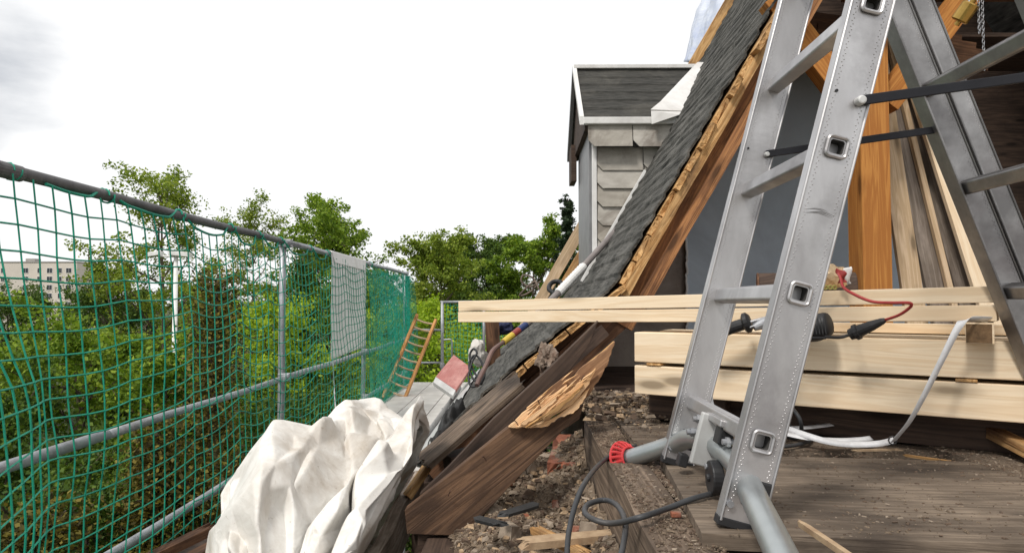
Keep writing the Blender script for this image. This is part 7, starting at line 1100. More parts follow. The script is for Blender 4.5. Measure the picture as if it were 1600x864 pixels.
-11,-13,-8,8,-10,-2,24,30,24,12,-3,3,10,1,13,2,4,9,5,5,8,6,6,6,8,9,8,3,8,9,4,1,-2,-5,-2,-5,-12,-7,-3,-4,-10,-11,-11,-11,-15,-15,-18,-17,-19,-18,-17,0,16,13,10,9,69,29,28,28,
24,1,-6,11,-2,-15,-22,-11,-32,-19,1,-33,-25,-5,5,-3,16,-15,10,-8,-11,14,18,9,16,16,-3,-14,-12,3,6,-5,-11,-9,-10,-7,6,-14,27,28,21,4,3,-2,-10,6,6,6,9,7,6,5,4,6,7,6,7,7,6,2,
-3,5,0,1,9,2,19,-4,-10,-12,-7,-7,-11,-11,-9,-9,-10,-14,-17,-21,-20,-16,-13,4,13,6,6,10,56,27,30,28,27,13,5,13,6,-10,-27,-30,-25,-23,-21,-27,-18,-5,-4,9,12,-5,-5,-2,-2,12,15,-1,13,14,9,-2,
-5,-1,-3,1,-8,-6,-8,-10,0,-11,7,26,11,6,1,-1,-6,-4,2,11,8,10,7,2,4,5,5,8,7,6,3,-1,3,5,-4,-6,9,12,17,17,1,-18,-17,-12,-10,-11,-10,-7,-3,-10,-13,-21,-24,-16,-6,-4,5,10,10,10,
40,25,30,27,28,21,13,14,10,-2,-18,-44,-33,-15,-40,-20,-13,-9,3,7,9,3,-10,-4,1,9,11,-3,12,12,13,13,0,-15,-3,9,3,-7,-10,-11,-10,-11,3,13,7,10,-7,-3,0,-4,-2,4,7,14,5,1,9,6,2,7,
9,5,2,3,1,6,8,-2,-4,8,16,12,17,-16,-16,-16,-14,-12,-9,-9,-4,-4,-4,-11,-19,-18,-11,-1,10,17,10,8,40,14,18,22,31,23,17,19,11,-2,-8,-36,-44,-5,-49,-17,-8,-9,2,1,12,-10,0,-4,0,19,10,-4,
10,15,17,15,-12,-21,2,12,11,2,-11,-17,-16,-20,3,12,6,3,-5,-8,-5,-1,1,-2,9,3,6,3,6,7,3,10,11,6,2,5,3,7,11,7,-2,1,10,5,26,-13,-16,-18,-18,-15,-10,-8,-8,-7,-1,1,0,-1,-11,2,
14,20,17,7,28,8,12,23,33,21,18,20,12,1,-13,-18,-46,-5,-36,-19,-6,-15,-5,8,-2,-4,6,-7,8,15,0,9,13,18,18,-6,-19,-16,4,16,9,9,0,-17,-20,-21,-15,11,11,-6,4,-7,-10,-5,-1,1,12,-6,5,5,
7,4,0,10,12,10,1,4,5,8,12,7,1,3,2,9,26,-7,-20,-18,-17,-18,-13,-9,-7,-3,-3,9,5,2,10,12,5,13,22,-9,16,10,4,22,29,17,19,20,13,3,-3,-20,-45,-6,-18,-16,-3,-24,-7,4,8,-3,-5,-1,
7,16,3,2,16,21,23,-13,-22,-21,0,15,4,6,13,-3,-21,-20,-12,-10,9,6,13,7,-9,-17,-11,-4,2,-1,2,9,6,4,2,2,1,14,1,6,-1,7,13,10,4,1,10,14,12,-6,-6,-21,-20,-18,-13,-12,-6,-3,-5,13,
15,0,3,15,17,19,20,-1,12,0,8,17,18,14,20,21,12,6,-1,-18,-46,0,-3,-24,-6,-10,-7,4,3,-5,-1,3,9,14,10,1,11,22,1,4,-31,-13,-10,6,-1,4,8,19,-6,-22,-18,-6,4,-7,5,17,14,2,-5,-7,
-6,-5,-5,-8,6,1,6,1,-10,12,2,8,-4,9,10,25,-1,-7,6,12,4,1,-5,-10,-22,-18,-14,-12,4,-10,0,7,11,19,12,-1,9,22,5,1,11,9,-3,8,16,6,18,18,14,6,19,-40,-40,8,12,-23,-8,4,-12,-8,
-1,1,4,8,-1,8,0,6,20,18,19,-34,-18,-11,-11,-9,0,2,7,19,25,-26,-20,8,-11,2,-5,1,-2,0,0,0,0,3,8,-2,-9,5,-1,-3,3,-6,9,-1,15,-6,4,21,25,-10,-7,4,-1,7,2,-9,-14,-21,-15,4,
-6,-1,-3,5,8,15,7,6,11,7,1,20]

# ================================================================== new timber
d0 = V((.39, 2.41, 0)); d1 = V((1.32, 1.81, 0)); dd = (d1 - d0).normalized(); dn = V((-dd.y, dd.x, 0))      # dn points away from the camera
def stack(col, row, e0, L, zt, h, lab, tw=0.0, dz=0.0, lift=.0):
    a = d0 + dn * (.05 + .104 * col) + dd * e0 + V((0, 0, zt - h / 2)); b = a + dd * L + V((0, 0, dz)) + dn * tw
    o = beam('timber_beam', a, b, .10, h, M_PINE, None, jit=.0, bevel=.003)
    return tag(o, lab, 'beam', 'new beams of the stack on the attic floor')
stack(0, 0, 0, 3.0, -.212, .096, 'bottom front pale squared beam of the stack, just above the dark floor')
stack(1, 0, .03, 3.0, -.212, .096, 'second beam from the front in the lower layer of the stack')
stack(2, 0, -.03, 3.0, -.212, .096, 'third beam from the front in the lower layer of the stack')
stack(3, 0, .02, 3.0, -.212, .096, 'rearmost beam in the lower layer of the stack')
stack(0, 1, 0, 3.0, -.100, .10, 'upper front pale squared beam of the stack, directly under the power tool')
stack(1, 1, .05, 3.0, -.097, .10, 'second beam from the front in the upper layer of the stack')
stack(2, 1, .02, 3.0, -.099, .10, 'third beam from the front in the upper layer of the stack')
stack(3, 1, .1, 3.0, -.096, .10, 'rearmost beam in the upper layer of the stack')
for i, (t, lab) in enumerate(((.07, 'thin stacking lath between the beam layers at their left end'), (.95, 'thin stacking lath between the beam layers right of the ladder'))):
    a = d0 + dd * t + V((0, 0, -.2065)); o = beam('stacking_lath', a - dn * .004, a + dn * .45, .05, .008, M_RAW); tag(o, lab, 'lath')
for t, lab in ((.25, 'dark squared bearer under the left part of the beam stack'), (1.9, 'dark squared bearer under the right part of the beam stack')):
    a = d0 + dd * t + V((0, 0, -.36)); o = beam('bearer', a + dn * .06, a + dn * .45, .08, .10, M_DARKW); tag(o, lab, 'bearer')
a = d0 + dn * .17 + V((0, 0, -.36)); o = beam('shade_filler', a - dd * .0, a + dd * 3.0, .09, .098, M_DARKW); tag(o, 'black filler beam added underneath the new beam stack to darken the gap', 'beam')  # added dark beam, stands in for the black shade under the stack
# two long boards lying across, cantilevered out over the eave
lA = P(716, 487, 2.94); lB = P(1557, 474, 1.83)
ld = (lB - lA); LL = ld.length; ld.normalize(); lnv = V((-ld.y, ld.x, 0)).normalized()
o = beam('long_board', lA + V((0, 0, .0225)) + lnv * .05, lB + V((0, 0, .0235)) + lnv * .05, .10, .0425, M_PINE, None, bevel=.002); tag(o, 'upper of the two long pale timbers jutting out over the eave', 'beam', 'long timbers jutting over the eave')
o = beam('long_board', lA + V((0, 0, -.0225)) + lnv * .05, lB + V((0, 0, -.025)) + lnv * .05, .104, .0425, M_PINE, None, bevel=.002); tag(o, 'lower of the two long pale timbers jutting out over the eave', 'beam', 'long timbers jutting over the eave')
for a, w, h, lab in ((.30, .05, .03, 'thin pale batten lying on the beam stack behind the power tool'), ):
    q = d0 + dn * a + V((0, 0, -.08)); o = beam('batten', q + dd * .55, q + dd * 2.4, w, h, M_PINE); tag(o, lab, 'batten')
# block under the strap
q = P(1531, 520, 1.86); M, _ = frame(q, q + dd)
mb = MB(); mb.box((0, 0, 0), (.062, .09, .054)); bl = mb.build('wood_block', M_PINE, bevel=.002); put(bl, M); tag(bl, 'small wooden block with dark chipboard face on the beam stack under the long timbers', 'wood block')
mb = MB(); mb.box((-.002, -.0475, 0), (.056, .004, .048)); put(mb.build('chipboard_face', dirty('chipboard', (.20, .12, .06), (.10, .06, .03), 60, .9), bl), M, bl)
# boards leaning in the attic
for i, (xa, xb, w, mt, Y, lab) in enumerate((
    (1423, 1380, .105, M_PINE2, 3.72, 'leftmost leaning board, pale brown, just right of the orange post'),
    (1462, 1402, .12, M_GREYB, 3.80, 'grey leaning board next to the narrow leaning lath, on its left'),
    (1482, 1412, .03, M_PINE2, 3.76, 'narrow brown lath leaning between two grey boards'),
    (1507, 1430, .12, M_GREYB, 3.82, 'grey leaning board right of the narrow leaning lath'),
    (1540, 1448, .14, M_PINE, 3.70, 'broad bright new board leaning rightmost in the attic'))):
    a = P(xa + (xa - xb) * .40, 560, Y - .12); b = P(xb - (xa - xb) * .35, 60, Y + .1)
    o = beam('leaning_board', a, b, w, .028, mt, None, up=(0, -1, .1)); tag(o, lab, 'board', 'boards leaning in the attic')

# ================================================================== aluminium stepladder
LY1, LY2 = 1.31, 1.81
A = P(1187, 688, LY1); B = P(1358, 10, LY1); B.y = A.y; ax = (B - A).normalized(); SP = (B - A).length / 3
lad = thing('stepladder', 'tall aluminium stepladder on a curved stabiliser bar standing on the attic floor', 'ladder', (A.x - .02, 1.56, -.41))
sx = V((ax.z, 0, -ax.x))        # across the stile, towards +x
def stile(Ap, ax_, sx_, w, t, lo, hi, holes, ydir, mat, hole=.034, notch=None, open_in=False):
    """Box-section stile. Ap = a rung centre on its mid plane; ydir = the side the outer web faces"""
    mb = MB(); yo = ydir * t / 2
    us = sorted([lo, hi] + [h - hole / 2 for h in holes] + [h + hole / 2 for h in holes]); ws = [-w / 2, -hole / 2, hole / 2, w / 2]
    def pt(u, v, y): return Ap + ax_ * u + sx_ * v + V((0, y, 0))
    def quad(u0, u1, v0, v1, y, flip):
        q = [pt(u0, v0, y), pt(u1, v0, y), pt(u1, v1, y), pt(u0, v1, y)]; mb.add(q if not flip else q[::-1], [(0, 1, 2, 3)])
    for y, hs in ((yo, True), (-yo, False)):
        if open_in and y == -yo: continue
        for i in range(len(us) - 1):
            for k in range(3):
                mid = (us[i] + us[i + 1]) / 2
                if hs and k == 1 and any(abs(mid - h) < hole / 2 for h in holes): continue
                if notch and us[i] < notch and k > 0 and False: continue
                quad(us[i], us[i + 1], ws[k], ws[k + 1], y, False)
    for v in (-w / 2, w / 2):
        mb.add([pt(lo, v, -t / 2), pt(hi, v, -t / 2), pt(hi, v, t / 2), pt(lo, v, t / 2)], [(0, 1, 2, 3)])
        # small lips: raised edge beads of the extrusion
        s_ = 1 if v > 0 else -1
        c0 = pt(lo, v - s_ * .003, ydir * (t / 2 + .0012)); c1 = pt(hi, v - s_ * .003, ydir * (t / 2 + .0012)); mb.tube([c0, c1], .0026, 6)
        c0 = pt(lo, v - s_ * .003, -ydir * (t / 2 + .0012)); c1 = pt(hi, v - s_ * .003, -ydir * (t / 2 + .0012)); mb.tube([c0, c1], .0026, 6)
    # knurled dots along both edges on both faces
    n = int((hi - lo) / .0115)
    for i in range(n):
        u = lo + .02 + i * .0115
        if u > hi - .01: break
        for v in (-w / 2 + .0125, w / 2 - .0125, -w / 2 + .0155, w / 2 - .0155):
            uu = u + (.0055 if abs(v) < w / 2 - .014 else 0)
            for yy, sg in ((t / 2, 1), (-t / 2, -1)):
                if open_in and yy * ydir < 0: continue
                c = pt(uu, v, yy); r = .0016
                mb.add([c + ax_ * r, c + sx_ * r, c - ax_ * r, c - sx_ * r, c + V((0, sg * .0012, 0))], [(0, 1, 4), (1, 2, 4), (2, 3, 4), (3, 0, 4)])
    return mb
W1 = .082; T1 = .025
M_GALV = dirty('galvanised_tube', (.46, .49, .49), (.34, .365, .37), 6, .36, (.2, .2, .2), .45, .75, (1, 1, 1), .1, .003)
M_INNER = dirty('painted_shade_inside', (.10, .095, .09), (.05, .048, .045), 20, .7)  # near-black colour stands in for the shade inside the hollow rungs
holes = [0, SP, 2 * SP, 3 * SP, 4 * SP]
near = stile(A, ax, sx, W1, T1, -.155, 4.35 * SP, holes, -1, M_ALU)
n1 = near.build('stile', M_ALU, lad)
Af = A + V((0, LY2 - LY1, 0))
f1 = stile(Af, ax, sx, W1, T1, -.155, 4.35 * SP, [], 1, M_ALU).build('stile', M_ALU, lad)
def rsq(c, u, v, r, k=.35, n=4):
    "rounded square outline"
    out = []
    for q in range(4):
        a0 = q * math.pi / 2
        for i in range(n + 1):
            a = a0 + (math.pi / 2) * i / n
            cx = (1 - k) * r * (1 if q in (0, 3) else -1); cy = (1 - k) * r * (1 if q in (0, 1) else -1)
            out.append(c + u * (cx + k * r * math.cos(a)) + v * (cy + k * r * math.sin(a)))
    return out
def rung(mbk, Ac, Bc, u, v, r, inner=.0035):
    rings = [rsq(Ac, u, v, r), rsq(Bc, u, v, r), rsq(Bc, u, v, r - inner), rsq(Ac, u, v, r - inner)]
    m = len(rings[0]); vs = [p for q in rings for p in q]; fs = []
    for q in range(4):
        for k in range(m): fs.append((q * m + k, q * m + (k + 1) % m, ((q + 1) % 4) * m + (k + 1) % m, ((q + 1) % 4) * m + k))
    mbk.add(vs, fs)
for k, h in enumerate(holes):
    mbk = MB(); c = A + ax * h
    a0 = c + V((0, -T1 / 2 - .003, 0)); a1 = c + V((0, LY2 - LY1 - T1 / 2 + .001, 0))
    rung(mbk, a0, a1, ax, sx, .0165)
    # flared collar outside the near stile
    cc = rsq(c + V((0, -T1 / 2 - .0045, 0)), ax, sx, .0185, .4, 5); mbk.tube(cc + [cc[0]], .0034, 6, False)
    # ribs on the tread
    for s_ in (-.010, -.003, .004, .011):
        mbk.tube([c + ax * .0168 + sx * s_ + V((0, .02, 0)), c + ax * .0168 + sx * s_ + V((0, LY2 - LY1 - .02, 0))], .0011, 4)
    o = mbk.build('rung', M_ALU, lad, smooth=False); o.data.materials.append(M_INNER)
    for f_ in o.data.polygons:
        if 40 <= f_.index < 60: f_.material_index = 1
# plastic feet caps and bolts of both stiles
for c in (A, Af):
    e_ = c + ax * -.157; mbk = MB()
    Mx, _ = frame(e_, e_ - ax, V((0, 1, 0))); mbk.box((0, 0, 0), (.016, W1 + .003, T1 + .004)); o = mbk.build('end_cap', M_BLACK, None, bevel=.002); put(o, Mx, lad)
    mbk = MB(); q = e_ + ax * .035 - sx * .030; mbk.cyl(q + V((0, -.021, 0)), q + V((0, -.012, 0)), .0065, 12); mbk.build('bolt', M_STEEL, lad)
# slot for the bar in the lower stile, filled by a solid black block
for c in (A, Af):
    mbk = MB(); q = c - ax * .094 + sx * .014; M, _ = frame(q, q + ax, V((0, 1, 0)))
    mbk.box((0, 0, 0), (.050, .050, T1 + .0065)); o = mbk.build('bar_slot', M_BLACK, None, bevel=.004); put(o, M, lad)
# rivets
for (px, py) in ((1305, 138), (1306, 140)): pass
mbk = MB(); q = P(1307, 142, LY1 - T1 / 2); mbk.cyl(q + V((0, -.002, 0)), q + V((0, .002, 0)), .003, 10); mbk.build('rivet', M_BLACK, lad)
mbk = MB(); q = P(1169, 232, LY2 - T1 / 2); mbk.cyl(q + V((0, -.002, 0)), q + V((0, .002, 0)), .003, 10); mbk.build('rivet', M_BLACK, lad)
for k in range(5):
    v0 = -.030 + .006 * (k % 3); u0 = SP * 1.545 + .0022 * k - .006; mbk = MB()
    mbk.tube([A + ax * (u0 + .006 * math.sin(t * 2.6)) + sx * (v0 + t * (.052 - .003 * k)) + V((0, -T1 / 2 - .0004, 0)) for t in [i / 8 for i in range(9)]], .0007, 4, True, [.0001, .0002, .0004, .0005, .0003, .0005, .0004, .0002, .0001]); mbk.build('scratch', M_ALUD, lad)
# stabiliser bar: an arched octagonal tube through both stiles
pts = [P(x, y, Y) for x, y, Y in ((984, 716, 1.93), (1045, 697, 1.83), (1082, 684, 1.72), (1120, 696, 1.57), (1157, 733, 1.40), (1182, 785, 1.23), (1222, 868, 1.04), (1262, 960, .90))]
pts[-1].z = max(pts[-1].z, -.39)
mbk = MB(); mbk.tube(spline(pts, 12), .0245, 10); bar = mbk.build('stabiliser_bar', M_GALV, lad); bar.data.polygons.foreach_set('use_smooth', [len(q.vertices) == 4 for q in bar.data.polygons])
# red ribbed rubber foot
fc = pts[0] + V((-.004, .01, -.006)); fd = (pts[0] - pts[1]).normalized(); fu = V((0, 0, 1)).cross(fd).normalized(); fv = fd.cross(fu)
mbk = MB()
for k in range(20):
    a = 2 * math.pi * k / 20; e1 = fu * math.cos(a) + fv * math.sin(a)
    mbk.tube([fc + e1 * .030 - fd * .012, fc + e1 * .045 + fd * .000, fc + e1 * .052 + fd * .013, fc + e1 * .044 + fd * .024, fc + e1 * .018 + fd * .028], .0036, 5)
for rad, off in ((.052, .013), (.032, -.012), (.020, .028)):
    mbk.tube([fc + (fu * math.cos(2 * math.pi * k / 24) + fv * math.sin(2 * math.pi * k / 24)) * rad + fd * off for k in range(25)], .0035, 6, False)
mbk.cyl(fc - fd * .014, fc + fd * .026, .026, 16); mbk.build('foot', M_REDR, lad, smooth=False)
# clamp bracket, bolts, and a black rubber roller
bc = P(1105, 690, 1.60)
def obox(name, c, dims, M3, mat, bev=.003):
    m_ = MB(); m_.box((0, 0, 0), dims); o = m_.build(name, mat, None, bevel=bev); M4 = M3.to_4x4(); M4.translation = c; put(o, M4, lad); return o
M3 = Matrix((sx, V((0, 1, 0)), ax)).transposed()
obox('clamp', P(1108, 688, 1.575), (.060, .020, .115), M3, M_ZINC)
obox('clamp', P(1128, 658, 1.53), (.040, .11, .016), M3, M_ALU)
for (px, py, Y) in ((1098, 654, 1.60), (1088, 675, 1.64), (1145, 690, 1.46), (1118, 728, 1.52)):
    mbk = MB(); q = P(px, py, Y); mbk.cyl(q + V((-.022, 0, .0)), q + V((.014, 0, .0)), .006, 10); mbk.cyl(q + V((-.014, 0, 0)), q + V((-.006, 0, 0)), .0105, 6)
    mbk.build('bolt', M_STEEL, lad)
obox('rubber_block', P(1066, 718, 1.70), (.022, .03, .03), M3, M_BLACK)
obox('rubber_block', P(1132, 676, 1.50), (.03, .04, .05), M3, M_BLACK)
mbk = MB(); q = P(1117, 746, 1.50); mbk.cyl(q + V((-.012, 0, 0)), q + V((.012, 0, 0)), .036, 24); mbk.cyl(q + V((-.018, 0, 0)), q + V((.018, 0, 0)), .008, 12); mbk.build('roller', M_BLACK, lad, smooth=False, bevel=.003)
# the other flight, leaning back from the hinge
A2 = P(1472, 165, LY2); B2 = P(1641, 585, LY2); B2.y = A2.y; ax2 = (A2 - B2).normalized(); sx2 = V((ax2.z, 0, -ax2.x))
Lr = []
r1 = P(1461, 138, LY2); r2 = P(1532, 284, LY2); r3 = P(1604, 442, LY2)
def proj_u(p): return (p - A2).dot(ax2)
hs = [proj_u(r1), proj_u(r2), proj_u(r3)]
lo2 = -1.15; hi2 = .62
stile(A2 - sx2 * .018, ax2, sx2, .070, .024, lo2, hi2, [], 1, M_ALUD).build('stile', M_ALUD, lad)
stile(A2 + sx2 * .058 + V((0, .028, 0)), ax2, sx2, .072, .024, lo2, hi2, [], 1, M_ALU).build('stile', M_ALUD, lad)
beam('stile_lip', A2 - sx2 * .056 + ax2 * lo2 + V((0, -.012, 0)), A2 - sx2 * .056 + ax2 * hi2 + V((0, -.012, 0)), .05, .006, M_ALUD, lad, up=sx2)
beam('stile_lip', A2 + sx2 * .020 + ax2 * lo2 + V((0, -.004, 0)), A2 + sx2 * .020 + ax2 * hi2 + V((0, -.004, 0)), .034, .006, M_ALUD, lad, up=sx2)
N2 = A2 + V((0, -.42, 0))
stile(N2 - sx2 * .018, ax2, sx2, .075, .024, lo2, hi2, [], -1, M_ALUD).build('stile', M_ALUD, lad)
for h in hs + [hs[2] - (hs[1] - hs[2])]:
    if h < lo2 + .05: continue
    mbk = MB(); c = A2 + ax2 * h - sx2 * .03; rung(mbk, c + V((0, -.42, 0)), c + V((0, -.010, 0)), ax2, sx2, .0175)
    for s_ in (-.010, -.003, .004, .011): mbk.tube([c + ax2 * .0178 + sx2 * s_ + V((0, -.40, 0)), c + ax2 * .0178 + sx2 * s_ + V((0, -.02, 0))], .0011, 4)
    mbk.build('rung', M_ALUD, lad)
# black spreader straps
def strap(a, b, w=.022):
    o = beam('spreader_strap', a, b, .004, w, M_BLKMET, lad, up=(0, 0, 1)); return o
strap(P(1347, 157, LY1 - .022), P(1640, 116, LY1 - .01), .019)
mbk = MB(); q = P(1347, 156, LY1 - .03); mbk.cyl(q + V((0, -.003, 0)), q + V((0, .016, 0)), .0085, 16); mbk.build('rivet', M_ZINC, lad, bevel=.003)
strap(P(1197, 241, LY2 - .020), P(1462, 203, LY2 - .02), .019)
mbk = MB(); q = P(1199, 241, LY2 - .026); mbk.cyl(q + V((0, -.003, 0)), q + V((0, .012, 0)), .006, 14); mbk.build('rivet', M_ZINC, lad, bevel=.002)
# hinge at the top, above the picture
hz = A + ax * (4.35 * SP)
for yy in (0, LY2 - LY1): 
    mbk = MB(); c = A + ax * (4.2 * SP) + V((.03, yy, 0)); t2 = A2 + ax2 * hi2; beam('hinge', c, V((t2.x, c.y + .0, t2.z)), .03, .05, M_BLACK, lad)

# ================================================================== things lying on the timber
ZT = -.098
def on_stack(px, py_unused, t): pass
def PT(x, y, Y): return P(x, y, Y * .945)
g = thing('power_tool', 'black electric power tool with side grip lying on the beam stack behind the ladder', 'power tool', PT(1215, 520, 2.2))
mbk = MB(); p = [PT(1105, 524, 2.30), PT(1128, 518, 2.28), PT(1150, 510, 2.26), PT(1163, 506, 2.25)]
mbk.tube(spline(p, 4), .018, 14, True, None); mbk.build('grip', M_BLACK, g, smooth=False)
mbk = MB(); q = PT(1164, 505, 2.245); dq = (p[-1] - p[0]).normalized(); mbk.tube([q - dq * .006, q, q + dq * .01, q + dq * .018], .03, 18, True, [.022, .031, .031, .021]); mbk.build('grip_flange', M_BLACK, g)
mbk = MB(); mbk.tube([PT(1164, 505, 2.24), PT(1206, 494, 2.22)], .0045, 8); mbk.tube([PT(1170, 512, 2.22), PT(1204, 500, 2.2)], .0035, 8); mbk.build('rod', M_STEEL, g)
mbk = MB(); mbk.tube([PT(1178, 512, 2.22), PT(1192, 506, 2.22), PT(1206, 503, 2.21)], .014, 12, True, [.010, .017, .019]); mbk.build('collar', M_STEEL, g)
mbk = MB(); mbk.tube(spline([PT(1200, 501, 2.2), PT(1225, 505, 2.19), PT(1252, 512, 2.17), PT(1272, 513, 2.14), PT(1290, 507, 2.12), PT(1298, 505, 2.11)], 6), .03, 18, True,
    [.020, .024, .028, .030, .031, .032, .033, .034, .035, .036, .036, .036, .036, .037, .037, .038, .038, .038, .038, .038, .037, .036, .036, .036, .035, .034, .033, .032, .030, .026, .016]); mbk.build('body', M_BLACK, g, smooth=True)
mbk = MB(); q = PT(1288, 505, 2.10)
for k in range(6): mbk.tube([PT(1262 + 5 * k, 497, 2.085), PT(1266 + 5 * k, 522, 2.085)], .0014, 5)
mbk.build('vent_ribs', M_CABLE, g)
mbk = MB(); mbk.tube([PT(1240, 528, 2.08), PT(1290, 528, 2.09)], .004, 6); mbk.tube(spline([PT(1288, 526, 2.09), PT(1312, 527, 2.09), PT(1330, 522, 2.08), PT(1343, 518, 2.07)], 5), .0045, 8); mbk.build('power_cord', M_BLACK, g)
ec = thing('extension_cord', 'thin red extension cord with black coupling running up onto the long timbers', 'cord', PT(1380, 500, 2.03))
mbk = MB(); a = PT(1328, 523, 2.06); b = PT(1383, 500, 2.0); dq = (b - a).normalized()
mbk.tube([a, a + dq * .012, a + dq * .014, a + dq * .024, a + dq * .026, a + dq * .06, a + dq * .09, b], .01, 14, True, [.015, .017, .022, .022, .017, .014, .009, .006]); mbk.build('coupling', M_BLACK, ec)
mbk = MB(); mbk.tube(spline([b, PT(1405, 492, 1.94), PT(1421, 481, 1.90), PT(1424, 475, 1.885), PT(1416, 473, 1.885), PT(1392, 473, 1.90), PT(1362, 471, 1.93), PT(1335, 460, 1.96), PT(1318, 449, 2.0), PT(1314, 436, 2.03), PT(1310, 428, 2.06)], 6), .0040, 8); mbk.build('cable', M_REDC, ec, smooth=True)
# crumpled bag with red print on the long timbers
def bag(u, v):
    a = 2 * math.pi * v; r = .032 * (1 + .35 * noise.noise(V((math.cos(a) * 1.6, math.sin(a) * 1.6, u * 3)))) * (.55 + .45 * math.sin(math.pi * min(1, max(0, u * .9 + .08))))
    c = P(1262 + 62 * u, 432, 2.12); return c + V((0, math.cos(a) * r, math.sin(a) * r * 1.05)) + V((0, 0, .012 * noise.noise(V((u * 6, math.cos(a) * 3, math.sin(a) * 3)))))
bg = grid_surface('crumpled_bag', bag, 22, 30, M_GOLD, None, smooth=False); tag(bg, 'crumpled gold foil bag lying on the long timbers by the orange post', 'bag')
def flap(u, v):
    return P(1307 + 13 * v + 3 * u, 419 + 24 * u + 4 * v - 6 * v * u, 2.03 - .03 * v) + V((0, .01 * math.sin(u * 7 + v * 3), 0))
o = grid_surface('flap', flap, 12, 6, M_REDC, bg, thick=.001)
def flap2(u, v):
    return P(1318 + 10 * v + 3 * u, 420 + 26 * u - 3 * v, 2.05 - .03 * v) + V((0, .012 * math.sin(u * 5 + v * 4), 0))
grid_surface('clear_flap', flap2, 10, 5, M_BANNER, bg, thick=.001)
# yellow green peel/cord ends under the bag
mbk = MB()
for k in range(5): mbk.tube([P(1276 + 7 * k + 3 * math.cos(a), 449 + 3 * math.sin(a), 2.03) for a in [i * .7 for i in range(10)]], .0022, 5)
o = mbk.build('twine_curl', dirty('yellow_twine', (.45, .42, .12), (.32, .3, .08), 20), None); tag(o, 'yellowish curl of twine under the gold bag', 'twine')
# brown drum lying behind the long timbers
dmr = MB(); c = P(1185, 452, 2.72); dxv = V((.96, -.28, 0)); dmr.cyl(c, c + dxv * .34, .062, 32); o = dmr.build('drum', M_DARKW, None, bevel=.004); tag(o, 'dark brown round drum lying behind the long timbers left of the near ladder stile', 'drum')
mbk = MB(); yv = V((-dxv.y, dxv.x, 0)); mbk.tube([c - dxv * .002 + yv * (.060 * math.cos(a)) + V((0, 0, .060 * math.sin(a))) for a in [2 * math.pi * k / 32 for k in range(33)]], .004, 6, False); mbk.build('rim', M_BROWN, o)

# ================================================================== straps and cables on the floor
def ribbon(name, pts, w, mat, parent=None, side=None, seg=6, thick=.0008):
    c = spline(pts, seg); vs = []
    for i, p in enumerate(c):
        t = (c[min(i + 1, len(c) - 1)] - c[max(0, i - 1)]).normalized(); s_ = side(i / (len(c) - 1)) if callable(side) else V(side or (0, 1, 0)); s_ = (s_ - t * s_.dot(t)).normalized()
        vs += [p - s_ * w / 2, p + s_ * w / 2]
    fs = [(2 * i, 2 * i + 1, 2 * i + 3, 2 * i + 2) for i in range(len(c) - 1)]
    o = mesh(name, vs, fs, mat, parent, smooth=True); sdm = o.modifiers.new('s', 'SOLIDIFY'); sdm.thickness = thick; sdm.offset = 0; return o
ws = thing('packing_strap', 'white plastic packing strap hanging from the wood block down to the floor', 'strap', P(1400, 690, 2.0))
bp = P(1500, 503, 1.80)
ribbon('band', [P(1556, 500, 1.85), P(1530, 498, 1.82), P(1508, 500, 1.80), P(1495, 515, 1.785), P(1470, 565, 1.78), P(1440, 625, 1.80), P(1420, 660, 1.84), P(1402, 682, 1.88), P(1396, 690, 1.90)], .018, M_STRAP, ws, side=(1, .1, .3))
ribbon('band', [P(1396, 688, 1.93), P(1370, 693, 1.97), P(1330, 694, 1.99), P(1295, 690, 2.0), P(1260, 680, 2.04), P(1225, 668, 2.10), P(1190, 658, 2.16)], .018, M_STRAP, ws, side=(.1, .6, .8))
ribbon('band', [P(1205, 672, 2.10), P(1260, 684, 2.04), P(1310, 687, 2.01), P(1345, 686, 2.02), P(1362, 684, 2.04)], .016, M_STRAP, ws, side=(.1, .8, .5))
ribbon('band', [P(1200, 664, 2.16), P(1250, 668, 2.16), P(1285, 665, 2.18), P(1312, 662, 2.2), P(1335, 668, 2.2)], .014, M_STRAP, ws, side=(.1, .8, .5))
mbk = MB(); q = P(1396, 688, 1.895); mbk.tube([q + V((.011 * math.cos(a), .004, .011 * math.sin(a))) for a in [i * .785 for i in range(9)]], .002, 6, False); mbk.build('buckle', M_CABLE, ws)
o = ribbon('strap_offcut', [P(1118, 592, 1.95), P(1112, 615, 1.9), P(1114, 632, 1.86), P(1124, 648, 1.72)], .007, M_STRAP, None, side=(1, 0, 0)); tag(o, 'narrow white strap hanging between the ladder stiles onto the clamp', 'strap')
def cable(name, pts, r, lab, mat=M_CABLE, cat='cable', seg=8):
    mbk = MB(); mbk.tube(spline(pts, seg), r, 8); o = mbk.build(name, mat, None, smooth=True); return tag(o, lab, cat)
